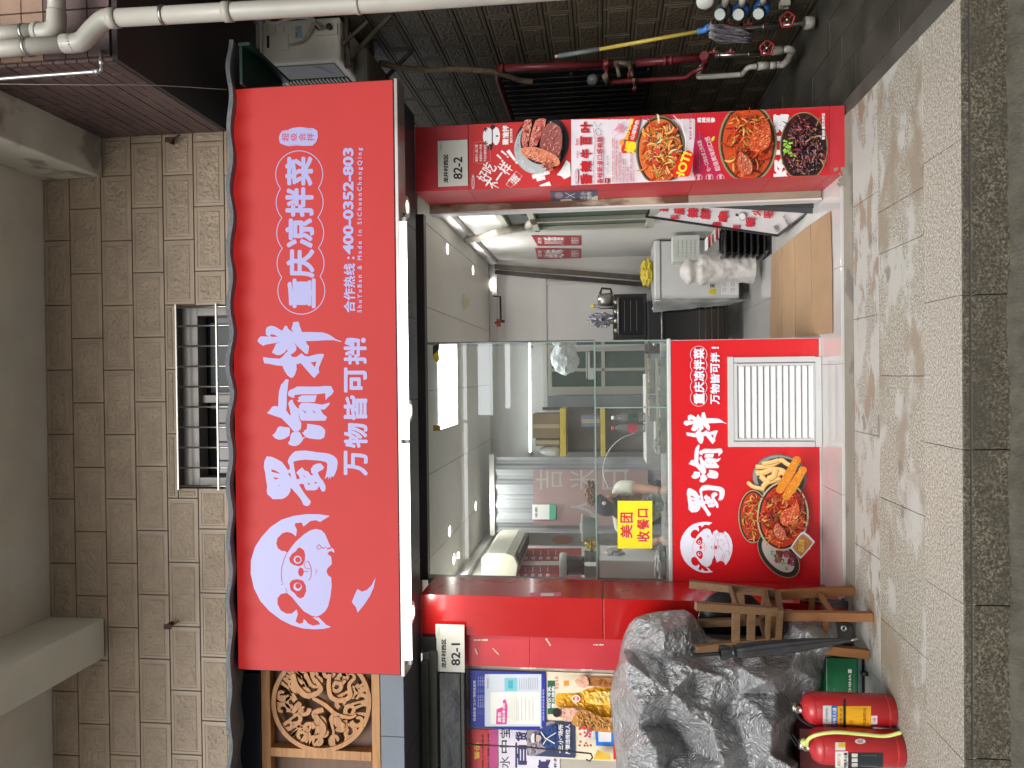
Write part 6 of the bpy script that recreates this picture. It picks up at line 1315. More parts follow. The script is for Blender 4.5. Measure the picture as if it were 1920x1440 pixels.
# ---------------------------------------------------------------- shop worker bending over the counter
pr = thing('person', 'worker in black cap and pale shirt bending over food behind the glass', 'person', (-1.12, 1.75, zF))
m_skin = mat('skin', (.33, .17, .11), .5, var=.08, vs=10); m_shirt = mat('pale_shirt', (.56, .54, .46), .8, var=.08, vs=8, bump=.3, bs=40); m_cap = mat('black_cloth', (.012, .013, .018), .8); m_apron = mat('trousers', (.05, .05, .06), .8)
def skin(name, verts, edges, radii, mt, root=0, sub=2):
    me = bpy.data.meshes.new(name); off = WL[pr.name]; me.from_pydata([tuple(Vector(v)-off) for v in verts], edges, []); me.materials.append(mt)
    o = bpy.data.objects.new(name, me); COL.objects.link(o); o.parent = pr; WL[o.name] = off
    sm = o.modifiers.new('skin', 'SKIN'); 
    for i, r_ in enumerate(radii): me.skin_vertices[0].data[i].radius = (r_, r_) if not isinstance(r_, tuple) else r_
    me.skin_vertices[0].data[root].use_root = True; sm.use_smooth_shade = True
    ss = o.modifiers.new('sub', 'SUBSURF'); ss.levels = sub; ss.render_levels = sub; return o
hd_ = P(1142, 944, 1.62); hx, hy, hz = hd_
sL = P(1158, 914, 1.72); eL = P(1206, 916, 1.55); wL = P(1240, 920, 1.2); sR = P(1168, 990, 1.78); eR = P(1215, 1022, 1.6); wR = P(1238, 1012, 1.2)
chest = (sL+sR)/2+Vector((0, .06, -.08)); pel = Vector((chest.x, 2.05, .95)); neck = Vector((hx, hy+.10, hz-.10))
V_ = [pel, (pel+chest)/2, chest, neck, Vector((hx, hy+.03, hz-.02)), sL, eL, wL, sR, eR, wR, pel+Vector((.1, 0, -.06)), Vector((pel.x+.11, 2.0, .5)), Vector((pel.x+.11, 2.05, .10)), pel+Vector((-.1, 0, -.06)), Vector((pel.x-.11, 2.0, .5)), Vector((pel.x-.11, 2.05, .10)), Vector((pel.x+.11, 1.93, .07)), Vector((pel.x-.11, 1.93, .07))]
E_ = [(0, 1), (1, 2), (2, 3), (3, 4), (2, 5), (5, 6), (6, 7), (2, 8), (8, 9), (9, 10), (0, 11), (11, 12), (12, 13), (0, 14), (14, 15), (15, 16), (13, 17), (16, 18)]
skin('body', V_, E_, [.13, .13, .15, .055, .075, .065, .045, .028, .065, .045, .028, .08, .055, .04, .08, .055, .04, .035, .035], m_skin)
skin('shirt', [pel+Vector((0, 0, -.03)), (pel+chest)/2, chest, sL, sL.lerp(eL, .8), sR, sR.lerp(eR, .8), chest.lerp(neck, .55)], [(0, 1), (1, 2), (2, 3), (3, 4), (2, 5), (5, 6), (2, 7)], [.16, .155, .17, .078, .062, .078, .062, .085], m_shirt)
skin('trousers', [V_[0]+Vector((0, 0, -.04)), V_[11], V_[12], V_[13], V_[14], V_[15], V_[16]], [(0, 1), (1, 2), (2, 3), (0, 4), (4, 5), (5, 6)], [.15, .10, .075, .06, .10, .075, .06], m_apron)
# head with face, cap and mask
mb = MB(); fdir = Vector((-.55, -.6, -.58)).normalized(); upd = (Vector((0, 0, 1))-fdir*fdir.z).normalized(); sd_ = fdir.cross(upd)
def hp(f_, s_, u_): return Vector((hx, hy, hz))+fdir*f_+sd_*s_+upd*u_
vs = []; nu, nv = 20, 14
for i in range(nv+1):
    th = math.pi*i/nv
    for k in range(nu):
        ph = 2*math.pi*k/nu; f_ = math.sin(th)*math.cos(ph); s_ = math.sin(th)*math.sin(ph); u_ = math.cos(th)
        jaw = 1-.25*max(0, -u_); nose = .022*math.exp(-((u_+.1)**2)*30-(s_**2)*60) if f_ > .3 else 0
        vs.append(hp(f_*.095*jaw+nose, s_*.075*jaw, u_*.115))
mb.add(vs, [(i*nu+k, i*nu+(k+1) % nu, (i+1)*nu+(k+1) % nu, (i+1)*nu+k) for i in range(nv) for k in range(nu)], m_skin, True)
for s_ in (-1, 1): mb.lathe(hp(-.005, s_*.074, -.01), [(0, 0), (.02, 0), (.026, .006), (.02, .014), (0, .014)], m_skin, 10, sd_*s_)
hd_o = mb.build('head', pr)
mb = MB()
for s_ in (-1, 1): mb.lathe(hp(.088, s_*.03, .015), [(0, -.004), (.012, 0), (.006, .006), (0, .007)], m_black, 10, fdir)
mb.build('eyes', hd_o)
mb = MB(); mb.lathe(hp(.094, 0, -.055), [(0, 0), (.022, -.002), (.012, .006), (0, .006)], mat('lips', (.3, .08, .07), .5), 10, fdir); mb.build('mouth', hd_o)
mb = MB(); vs = []
for i in range(9):
    th = math.pi*.5*i/8
    for k in range(24):
        ph = 2*math.pi*k/24; vs.append(hp(math.sin(th)*math.cos(ph)*.104-.004, math.sin(th)*math.sin(ph)*.085, .028+math.cos(th)*.098))
mb.add(vs, [(i*24+k, i*24+(k+1) % 24, (i+1)*24+(k+1) % 24, (i+1)*24+k) for i in range(8) for k in range(24)], m_cap, True)
vs = []
for k in range(13):
    s_ = -1+2*k/12; vs += [hp(.085*math.sqrt(max(0, 1-s_*s_))+.0, s_*.078, .030), hp(.085+.085*math.sqrt(max(0, 1-s_*s_)), s_*.072, .012)]
vs += [v-upd*.005 for v in vs]; mb.add(vs, [(2*k, 2*k+1, 2*k+3, 2*k+2) for k in range(12)]+[(26+2*k+2, 26+2*k+3, 26+2*k+1, 26+2*k) for k in range(12)]+[(2*k+1, 26+2*k+1, 26+2*k+3, 2*k+3) for k in range(12)], m_cap, True)
mb.lathe(hp(.03, -.083, .07), [(0, 0), (.018, 0), (.018, .003), (0, .003)], ink((215, 200, 205)), 14, -sd_); mb.build('cap', pr)
mb = MB(); vs = []
for i in range(6):
    u_ = -.012-.075*i/5
    for k in range(13):
        a_ = -1.35+2.7*k/12; rr = 1-.2*(i/5)**2; vs.append(hp((.103+.012*math.sin(i/5*3.14))*math.cos(a_)*rr, .083*math.sin(a_)*rr, u_))
mb.add(vs, [(i*13+k, i*13+k+1, (i+1)*13+k+1, (i+1)*13+k) for i in range(5) for k in range(12)], m_cap, True); mb.build('face_mask', pr)
def hand(w, e, sgn):
    d = (w-e).normalized(); d = (d+Vector((0, -.3, -.5))).normalized(); x = d.cross(Vector((0, 0, 1))).normalized(); nrm_ = x.cross(d)
    mb = MB(); pc = w+d*.045
    vs = []
    for t_, hw, hh in ((0, .026, .016), (.03, .036, .017), (.07, .042, .015), (.095, .040, .012)):
        for a_ in range(8): vs.append(w+d*t_+x*hw*math.cos(a_*math.pi/4)+nrm_*hh*math.sin(a_*math.pi/4))
    mb.add(vs, [(i*8+k, i*8+(k+1) % 8, (i+1)*8+(k+1) % 8, (i+1)*8+k) for i in range(3) for k in range(8)]+[tuple(24+k for k in range(8))], m_skin, True)
    for k, L_ in enumerate((.065, .078, .073, .058)):
        b0 = w+d*.09+x*(-.030+.020*k); b1 = b0+d*L_*.45; b2 = b1+(d*.7-nrm_*.7)*L_*.32; b3 = b2+(d*.25-nrm_)*L_*.25; mb.tube([b0-d*.01, b0, b1, b2, b3], [.009, .0095, .009, .008, .006], m_skin, 8)
    b0 = w+d*.035-x*.034*sgn; b1 = b0-x*.02*sgn+d*.03; b2 = b1+d*.03-nrm_*.012; mb.tube([b0, b1, b2], [.012, .0105, .008], m_skin, 8); return mb
hand(wL, eL, 1).build('hand', pr); hand(wR, eR, -1).build('hand', pr)
# ================================================================ pipes and machines along the alley wall
m_pvc = mat('pvc', (.37, .355, .31), .4, var=.1, vs=5, col2=(.30, .26, .19), c2s=3, c2t=.68, sharp=.08)
m_pvcd = mat('pvc_collar', (.35, .33, .28), .45, var=.1)
def pip(pts, Y0=None, X=None):
    out = []
    for p in pts:
        out.append(P(p[0], p[1], p[2] if len(p) > 2 else Y0) if X is None else SXp(p[0], p[1], p[2] if len(p) > 2 else X))
    return out
def smooth3(pts, k=6):
    out = []
    for i in range(len(pts)-1):
        p0, p1, p2, p3 = pts[max(i-1, 0)], pts[i], pts[i+1], pts[min(i+2, len(pts)-1)]
        for q in range(k):
            t = q/k; out.append(.5*((2*p1)+(p2-p0)*t+(2*p0-5*p1+4*p2-p3)*t*t+(-p0+3*p1-3*p2+p3)*t**3))
    return out+[pts[-1]]
t = thing('drain_pipe', 'long white drain pipe with an offset bend running down past the air conditioner', 'pipe', tuple(P(1330, -25, -.35)))
r_ = .0475; main = pip([(1500, -41), (740, 4), (480, 19), (213, 34)], -1.26); main[0] = Vector((main[1].x, main[1].y, .0)); MB().tube([main[0], main[1], main[2], main[3]], r_*.85, m_pvc, 20).build('pipe', t)
el = smooth3(pip([(213, 34, -1.26), (196, 37, -1.26), (176, 54, -1.26), (156, 76, -1.26), (140, 81, -1.26), (120, 82, -1.26)])); MB().tube(el, r_*.92, m_pvc, 20).build('elbow', t)
up = pip([(122, 82, -1.26), (0, 92, -1.26), (-250, 112, -1.26)]); MB().tube(up, r_*.82, m_pvc, 20).build('pipe', t)
for (x, y, Y, dx, k) in ((213, 34, -1.26, 8, .97), (428, 22, -1.26, 8, .95), (672, 8, -1.26, 3, .93), (132, 81.5, -1.26, 9, .92), (55, 87.5, -1.26, 2, .88)):
    q0, q1 = P(x-dx, y+dx*.057, Y), P(x+dx, y-dx*.057, Y); MB().tube([q0, q1], r_*k, m_pvcd, 20).build('collar', t)
for (x, y, Y, kk) in ((307, 28, -1.26, .88), (52, 88, -1.26, .9)):
    q0, q1 = P(x-3, y, Y), P(x+3, y, Y); MB().tube([q0, q1], r_*kk*1.06, m_steel, 20).build('clamp', t)
t = thing('drain_pipe', 'short yellowed drain pipe turning right above the offset bend at the top edge', 'pipe', tuple(P(0, 62, -1.3)))
MB().tube(pip([(-250, 78), (0, 64), (66, 59)], -1.24), r_*.82, m_pvc, 20).build('pipe', t); MB().tube(smooth3(pip([(66, 59), (90, 60), (104, 50), (106, 34), (106, 22)], -1.24)), r_*.9, m_pvc, 20).build('elbow', t); MB().tube(pip([(106, 24), (107, -40)], -1.24), r_*.82, m_pvc, 20).build('pipe', t)
MB().tube(pip([(44, 61), (49, 60.8)], -1.24), r_*.9, m_steel, 20).build('clamp', t); MB().tube(pip([(68, 59), (76, 59.2)], -1.24), r_*.94, m_pvcd, 20).build('collar', t)
mb = MB(); mb.tube(pip([(115, -14), (480, -22)], -.5), r_*1.0, m_pvc, 20); whole(mb, 'drain_pipe', 'second white drain pipe just entering the frame beside the long one', 'pipe')
t = thing('conduit', 'thin galvanised conduit with two elbows beside the drain pipe bend', 'pipe', tuple(P(180, 135, -1.2))); MB().tube(smooth3(pip([(-60, 155, -1.22), (0, 148, -1.22), (165, 135.5, -1.22), (184, 134, -1.22), (191, 128, -1.22), (190, 112, -1.2), (190, 98, -1.14), (191, 88, -.9)]), 4), .0095, mat('galvanised', (.34, .35, .34), .35, .8, var=.15), 12).build('pipe', t)
for p0, p1 in (((176, 135), (188, 133)), ((191, 122), (190, 112))): MB().tube(pip([p0, p1], -1.22), .0125, mat('galvanised', (.34, .35, .34), .35, .8), 12).build('elbow', t)
mb = MB(); mb.tube(smooth3(pip([(-40, 157, -1.25), (150, 159, -1.1), (290, 160, -.9), (425, 168, -.6)])), .0017, ink((150, 145, 135)), 6); whole(mb, 'thin_wire', 'thin pale wire stretched from the sign roof past the dark bricks', 'wire')
mb = MB(); mb.tube(smooth3(pip([(200, 88, -.95), (250, 118, -.6), (302, 154, -.2), (318, 156, -.15), (425, 235, -.02)])), .0022, ink((190, 185, 175)), 6); whole(mb, 'thin_wire', 'thin white wire along the lower edge of the dark brick flank', 'wire')
t = thing('rusty_bracket', 'rusty triangular iron bracket under the dark brick flank', 'bracket', tuple(SXp(340, 110, 2.3))); rb = mat('rusty_iron', (.07, .035, .025), .8, .2, var=.4, vs=20)
for p0, p1 in (((312, 96), (350, 97)), ((315, 96), (315, 154)), ((322, 150), (346, 98)), ((332, 98), (334, 140))): MB().bar(SXp(*p0, 2.3), SXp(*p1, 2.3), .02, .02, rb, up=(1, 0, 0)).build('bar', t)
# outdoor unit
m_unit = mat('unit_cream', (.76, .73, .63), .45, var=.1, vs=6, col2=(.45, .41, .32), c2s=5, c2t=.7, sharp=.05); YA = .3
ou = thing('outdoor_unit', 'cream outdoor air conditioner unit on brackets above the alley beside the sign', 'air conditioner', tuple(P(637, 100, YA)))
ux0, ux1 = P(560, 116, YA).x, P(560, 36, YA).x; uz0, uz1 = P(638, 76, YA).z, P(487, 76, YA).z
MB().box(ux0, ux1, YA, YA+.78, uz0, uz1-.012, m_unit).build('body', ou, .018); MB().box(ux0-.004, ux1+.004, YA-.005, YA+.785, uz1-.014, uz1, m_unit).build('lid', ou, .006)
def up_(x0, x1, y0, y1, th, nm, mt=m_unit, bev=.003): mb = MB(); mb.pbox(x0, x1, y0, y1, YA-th, YA-.0005, mt); mb.build(nm, ou, bev)
up_(496, 540, 64, 93, .012, 'handle_plate'); up_(500, 505, 67, 90, .0125, 'grip', m_black, 0); up_(589, 632, 44, 65, .016, 'valve_cover'); up_(496, 575, 44.5, 61, .003, 'raised_panel'); up_(583, 626, 71, 92, .003, 'raised_panel'); up_(553, 566, 48, 71, .0045, 'sticker', ink((170, 190, 195)), 0)
for y in (50, 57): 
    q = P(600+(y-50)*3, 54, YA); mb = MB(); mb.lathe((q.x, YA-.016, q.z), [(0, 0), (.018, 0), (.018, .03), (.01, .035), (0, .035)], mat('brass_dark', (.08, .065, .05), .5, .6, var=.3), 12, (0, -1, 0)); mb.build('valve', ou)
for k in range(3): up_(500+k*16, 500.7+k*16, 47, 60, .0036, 'groove', mat('groove', (.14, .13, .11), .7), 0)
a = Art(facing(YA-.0047)); a.strip(K_, [(556, 54), (564, 49.5), (564, 58), (556, 54)], .7); a.rc(ink((120, 140, 150)), 555, 558, 60, 69); a.build('print', ou)
# fan side towards the sign
MB().box(ux0-.006, ux0-.0005, YA+.05, YA+.26, uz0+.06, uz1-.06, mat('unit_panel', (.20, .19, .175), .45)).build('front_panel', ou, .002)
a = Art(lambda x, y, h: Vector((ux0-.006-h, YA+.05+(y)*.01, uz1-.06-x*.01)))
for k in range(6): a.strip(ink((40, 40, 110)) if k % 2 else ink((130, 40, 50)), [(28+k*1.3, 1+k*2), (34+k*.9, 4+k*2.3)], 1)
for i, ch in enumerate('LAUX'): pass
a.build('print', ou)
for k in range(16):
    z_ = uz0+.06+k*(uz1-uz0-.12)/16; MB().box(ux0-.012, ux0-.002, YA+.29, YA+.74, z_, z_+.010, m_unit).build('grille_bar', ou)
MB().box(ux0-.0018, ux0-.0003, YA+.28, YA+.75, uz0+.05, uz1-.05, m_black).build('grille_back', ou)
br = thing('wall_bracket', 'weathered angle iron brackets carrying the outdoor air conditioner', 'bracket', (ux1, YA, uz0)); m_br = mat('weathered_iron', (.085, .07, .055), .7, .3, var=.4, vs=15, col2=(.08, .04, .02), c2s=9, c2t=.6)
for yy in (YA+.06, YA+.62): MB().box(ux0-.03, XW, yy, yy+.03, uz0-.035, uz0-.005, m_br).build('arm', br, .002); MB().bar((ux0+.03, yy+.015, uz0-.036), (XW-.01, yy+.015, uz0-.33), .025, .02, m_br).build('strut', br)
MB().bar(P(644, 82, .2), P(690, 40, .2), .02, .012, m_br).build('strut', br); MB().bar(P(650, 60, .25), P(656, 128, .25), .02, .02, m_br).build('strut', br)
mb = MB(); mb.tube(smooth3(pip([(500, 37, .1), (508, 43, .1), (522, 42, .1), (540, 35, .1), (560, 32, .1), (580, 34, .1), (590, 40, .12), (600, 52, .26)])), .012, mat('wrap_tape', (.42, .40, .34), .6, var=.2, vs=30, bump=.4), 10); mb.tube(smooth3(pip([(590, 38, .12), (583, 52, .25), (573, 70, .26), (566, 78, .27), (555, 82, .28), (543, 84, .285)])), .008, mat('wrap_tape', (.42, .40, .34), .6), 10)
mb.tube(smooth3(pip([(582, 28, .1), (592, 38, .12), (605, 46, .2), (612, 54, .28)])), .005, mat('wrap_tape', (.42, .40, .34), .6), 8); whole(mb, 'hose_bundle', 'taped pipe and cable bundle looping over the outdoor unit', 'hose')
# second darker unit under it
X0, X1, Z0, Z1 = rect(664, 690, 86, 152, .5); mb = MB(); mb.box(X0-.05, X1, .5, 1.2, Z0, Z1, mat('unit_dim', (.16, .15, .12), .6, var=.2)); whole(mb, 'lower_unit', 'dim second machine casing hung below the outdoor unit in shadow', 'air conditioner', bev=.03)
hp_ = smooth3(pip([(712, 118), (745, 126), (800, 131), (860, 130), (915, 134), (950, 141), (975, 150), (998, 153)], X=2.30), 10); mb = MB(); mb.tube(hp_, [.020+.003*(i % 2) for i in range(len(hp_))], mat('wrapped_hose', (.20, .155, .10), .8, var=.3, vs=30, bump=.6), 10); whole(mb, 'wrapped_hose', 'tan tape wrapped hose sagging below the outdoor unit', 'hose')
m_redp = mat('red_pipe', (.15, .018, .022), .4, var=.25, vs=9, col2=(.12, .015, .018), c2s=6, c2t=.6); m_brass = mat('dull_brass', (.16, .14, .10), .5, .5, var=.3, vs=20); m_wheel = mat('red_wheel', (.27, .022, .026), .4)
def wheel(par, c, r, ax):
    c = Vector(c); ax = Vector(ax).normalized(); x = ax.orthogonal().normalized(); y = ax.cross(x); mb = MB(); n_ = 20
    mb.tube([c+(x*math.cos(2*math.pi*k/n_)+y*math.sin(2*math.pi*k/n_))*r*(1+.09*math.cos(2*math.pi*k/n_*5)) for k in range(n_+1)], r*.17, m_wheel, 8, False)
    for k in range(4): a_ = math.pi/2*k; mb.tube([c, c+(x*math.cos(a_)+y*math.sin(a_))*r], r*.12, m_wheel, 6)
    mb.lathe(c, [(0, -.01), (r*.32, -.01), (r*.3, .01), (0, .012)], m_steel, 10, ax); mb.build('wheel', par)
rp1 = thing('fire_pipe', 'dark red pipe run with brass valves along the alley wall', 'pipe', tuple(SXp(1320, 108, 2.32)))
MB().tube(smooth3(pip([(960, 222), (940, 165), (934, 145), (935, 129)], X=2.32), 3), .024, m_redp, 12).build('pipe', rp1); MB().tube(pip([(934, 128), (1130, 121)], X=2.32), .027, m_redp, 14).build('pipe', rp1); MB().tube(pip([(1130, 121), (1148, 120.5)], X=2.32), .036, m_redp, 14).build('tee', rp1)
MB().tube(pip([(1148, 120.5), (1192, 118.5)], X=2.32), .024, m_brass, 14).build('valve', rp1); MB().tube(pip([(1192, 118.5), (1318, 108)], X=2.32), .026, m_redp, 14).build('pipe', rp1)
for x in (1156, 1180): q = SXp(x, 119, 2.30); MB().tube([q, q+Vector((-.10, 0, -.02))], .016, m_brass, 10).build('valve', rp1)
for x in (942, 1139, 1247, 1258): q = SXp(x, 128-(x-934)*.045, 2.32); MB().tube([q-Vector((0, 0, .012)), q+Vector((0, 0, .012))], .035, m_redp, 14).build('flange', rp1)
wheel(rp1, SXp(1183, 139, 2.22), .034, (-.3, -.5, -.8)); MB().tube(pip([(1320, 104), (1324, 110), (1320, 120)], X=2.30), .033, m_redp, 12).build('elbow', rp1)
rp2 = thing('fire_pipe', 'thinner dark red pipe in front of the barred window, ending near the white elbow', 'pipe', tuple(SXp(1290, 146, 2.2)))
MB().tube(pip([(1137, 123, 2.3), (1137, 150, 2.2)], X=2.2), .017, m_redp, 12).build('pipe', rp2); MB().tube(pip([(1140, 154), (1285, 146), (1300, 135), (1320, 126)], X=2.2), .015, m_redp, 12).build('pipe', rp2); MB().tube(pip([(1134, 143), (1140, 156)], X=2.2), .022, m_brass, 12).build('valve', rp2); MB().tube(pip([(1188, 150), (1191, 160)], X=2.18), .013, m_brass, 10).build('valve', rp2); wheel(rp2, SXp(1190, 165, 2.15), .024, (-.3, -.4, -.85))
t = thing('gauge', 'grey round gauge box beside the red pipe tee', 'gauge', tuple(SXp(1115, 150, 2.2))); q = SXp(1112, 149, 2.2); mb = MB(); mb.lathe(q, [(0, -.04), (.036, -.04), (.04, 0), (.036, .03), (0, .035)], mat('grey_plastic', (.11, .12, .13), .4), 16, (-.4, -.7, .3)); mb.build('case', t)
wp = thing('water_pipe', 'white plastic water pipe with elbows low on the alley wall', 'pipe', tuple(SXp(1480, 100, 2.2)))
MB().tube(smooth3(pip([(1318, 120, 2.3), (1310, 140, 2.22), (1318, 144, 2.2), (1386, 140, 2.2), (1395, 136, 2.2), (1403, 127, 2.2), (1420, 124, 2.2)], X=2.2), 4), .019, m_pvc, 14).build('pipe', wp)
for a_, b_, r2 in (((1421, 124), (1442, 123), .028), ((1443, 123), (1456, 122), .025), ((1448, 95), (1468, 94), .030)): MB().tube(pip([a_, b_], X=2.2), r2, m_pvc, 16).build('coupling', wp)
MB().tube(smooth3(pip([(1455, 122), (1468, 121), (1478, 112), (1482, 102), (1486, 95), (1478, 92), (1468, 94)], X=2.2), 4), .024, m_pvc, 14).build('elbow', wp)
def manifold(lab, a, b, c, r, wh, small, X):
    t = thing('pipe_manifold', lab, 'pipe', tuple(SXp(*b, X))); MB().tube([SXp(*a, X), SXp(*b, X)], r, mat('manifold_steel', (.30, .29, .27), .25, .9, var=.2, vs=10), 18).build('pipe', t)
    MB().tube([SXp(*b, X), SXp(*c, X)], r*.7, mat('manifold_steel', (.30, .29, .27), .25, .9), 14).build('pipe', t)
    for f_ in (.08, .75): q0 = SXp(*a, X).lerp(SXp(*b, X), f_); MB().tube([q0-Vector((0, 0, .004)), q0+Vector((0, 0, .004))], r*1.15, m_steel, 16).build('clamp', t)
    wheel(t, SXp(wh[0], wh[1], X-.07), .042, (-.5, -.85, 0)); 
    for s_ in small:
        q = SXp(s_[0], s_[1], X-.03); MB().box(q.x-.008, q.x+.006, q.y-.010, q.y+.012, q.z-.03, q.z+.03, m_wheel).build('lever', t, .004); MB().tube([q, q+Vector((.03, 0, -.01))], .012, m_brass, 8).build('stem', t)
    return t
mf = manifold('upper steel water manifold with three red taps and a red handwheel', (1335, 58), (1462, 48), (1512, 43), .024, (1476, 37), ((1332, 48), (1366, 45), (1402, 45)), 2.28)
MB().tube([SXp(1509, 43.5, 2.28), SXp(1526, 42, 2.28)], .040, m_pvc, 18).build('end_cap', mf)
manifold('lower steel water manifold with two red taps under the mop', (1340, 104), (1424, 101), (1446, 98), .019, (1438, 90), ((1338, 98), (1369, 98)), 2.24)
m_blue = mat('meter_blue', (.02, .09, .30), .35, var=.1)
for i, (dx, dy, bx_, by_, col, lab) in enumerate(((1343, 33, 1357, 20, mat('meter_grey', (.04, .045, .05), .4), 'black water meter nearest the mop handle'), (1381, 33, 1389, 19, m_blue, 'blue water meter in the middle of three'), (1418, 32, 1429, 15, m_blue, 'blue water meter nearest the ground'))):
    t = thing('water_meter', lab, 'meter', tuple(SXp(dx, dy, 2.15))); c0, c1 = SXp(dx, dy, 2.12), SXp(bx_, by_, 2.2); ax = (c0-c1).normalized()
    mb = MB(); mb.lathe(c1-ax*.03, [(0, 0), (.045, 0), (.052, .03), (.046, .07), (.03, .075), (0, .08)], col, 18, ax); mb.build('body', t)
    mb = MB(); mb.lathe(c1+ax*.045, [(0, 0), (.038, 0), (.04, .028), (.034, .03), (.034, .025), (0, .025)], m_blk, 18, ax); mb.build('bezel', t)
    mb = MB(); mb.lathe(c1+ax*.0715, [(0, 0), (.033, 0)], ink((170, 180, 175)), 18, ax); mb.build('dial', t)
    MB().tube([SXp(bx_+2, by_-8, 2.2), SXp(bx_+4, by_-26, 2.2)], .020, m_pvc, 12).build('coupling', t); MB().tube([c1, SXp(bx_, by_+26, 2.26)], .014, m_brass, 10).build('stem', t)
q = SXp(1322, -1, 2.15); mb = MB(); mb.lathe(q, [(0, 0), (.05, 0), (.05, .02), (.04, .03), (0, .03)], m_tub, 20, (-1, -.5, 0)); whole(mb, 'wall_fitting', 'round white fitting on the alley wall at the frame edge above the meters', 'fitting')
q = SXp(1468, 8, XW-.03); mb = MB(); mb.box(q.x-.02, q.x+.02, q.y-.03, q.y+.03, q.z-.005, q.z+.02, m_pvc); mb.box(q.x-.02, q.x+.02, q.y-.03, q.y-.018, q.z-.04, q.z-.006, m_pvc); mb.box(q.x-.02, q.x+.02, q.y+.018, q.y+.03, q.z-.04, q.z-.006, m_pvc); whole(mb, 'pipe_clip', 'small white pipe clip on the alley wall near the ground', 'clip')
# mop
mp = thing('mop', 'mop with yellow pole and grey strands hung upside behind the meters', 'mop', tuple(SXp(1410, 72, 2.2)))
MB().tube(pip([(1041, 106), (1048, 105)], X=2.2), .010, ink((200, 160, 150)), 12).build('end_cap', mp); MB().tube(pip([(1048, 105), (1124, 92.5)], X=2.2), .0155, mat('grey_grip', (.13, .15, .155), .5), 14).build('grip', mp); MB().tube(pip([(1124, 92.5), (1309, 59)], X=2.2), .0125, mat('yellow_pole', (.50, .38, .07), .4, var=.1), 14).build('pole', mp); MB().tube(pip([(1308, 59.3), (1322, 56.5), (1328, 50)], X=2.2), .018, mat('mop_blue', (.06, .20, .55), .4), 12).build('socket', mp)
mb = MB(); m_str = mat('mop_strands', (.26, .245, .27), .9, var=.3, vs=30)
for k in range(150):
    v = k/149; p0 = SXp(1329+random.uniform(0, 8), 47+v*24, 2.20+random.uniform(-.03, .03)); p3 = SXp(1395+random.uniform(-10, 20)-abs(v-.5)*8, 60+v*19+random.uniform(-3, 3), 2.22+random.uniform(-.04, .04)); p1 = p0.lerp(p3, .4)+Vector((random.uniform(-.02, .02), random.uniform(-.02, .02), 0)); mb.tube(smooth3([p0, p1, p3], 3), .0035, m_str, 5)
mb.build('mop_head', mp, kind='stuff')

# ================================================================ heap under the tarpaulin, stools, extinguishers
TP = [(1143, 1300), (1150, 1262), (1160, 1240), (1163, 1215), (1170, 1190), (1180, 1170), (1192, 1158), (1210, 1152), (1232, 1147), (1262, 1144), (1283, 1143), (1296, 1150), (1308, 1164), (1318, 1180), (1326, 1192), (1335, 1196), (1360, 1200), (1400, 1205), (1440, 1206), (1453, 1200), (1456, 1180), (1461, 1160), (1469, 1142), (1482, 1142), (1500, 1148), (1530, 1155), (1560, 1162), (1572, 1168), (1582, 1180), (1584, 1196), (1578, 1215), (1569, 1236), (1556, 1258), (1545, 1272), (1541, 1290), (1530, 1308), (1517, 1318), (1502, 1330), (1498, 1345), (1497, 1365), (1499, 1390), (1503, 1420), (1505, 1470), (1505, 1560), (1165, 1560), (1158, 1470), (1155, 1420), (1150, 1380), (1146, 1340)]
def inpoly(x, y, p):
    c = False
    for i in range(len(p)):
        (x1, y1), (x2, y2) = p[i-1], p[i]
        if (y1 > y) != (y2 > y) and x < (x2-x1)*(y-y1)/(y2-y1)+x1: c = not c
    return c
def near(x, y, p):
    bd, bp_ = 1e9, None
    for i in range(len(p)):
        (x1, y1), (x2, y2) = p[i-1], p[i]; dx, dy = x2-x1, y2-y1; t_ = max(0, min(1, ((x-x1)*dx+(y-y1)*dy)/max(1e-9, dx*dx+dy*dy))); qx, qy = x1+dx*t_, y1+dy*t_; d = (x-qx)**2+(y-qy)**2
        if d < bd: bd, bp_ = d, (qx, qy)
    return math.sqrt(bd), bp_
RID = [((1186, 1228), (1186, 1330), .05, 9), ((1186, 1228), (1296, 1236), .05, 8), ((1297, 1240), (1296, 1334), .045, 8), ((1190, 1330), (1290, 1340), -.03, 8), ((1440, 1290), (1398, 1395), .09, 13), ((1398, 1395), (1470, 1360), .05, 9), ((1440, 1292), (1500, 1400), .05, 10), ((1300, 1275), (1430, 1290), .03, 8),
       ((1205, 1345), (1270, 1440), .07, 12), ((1250, 1350), (1360, 1345), -.05, 12), ((1360, 1345), (1420, 1420), -.04, 12), ((1210, 1165), (1250, 1150), .04, 8), ((1185, 1222), (1320, 1190), -.05, 7), ((1500, 1205), (1530, 1290), .04, 8), ((1465, 1240), (1475, 1300), -.03, 7), ((1480, 1150), (1500, 1200), .04, 7), ((1545, 1170), (1510, 1230), .03, 7), ((1360, 1235), (1440, 1225), .03, 8)]
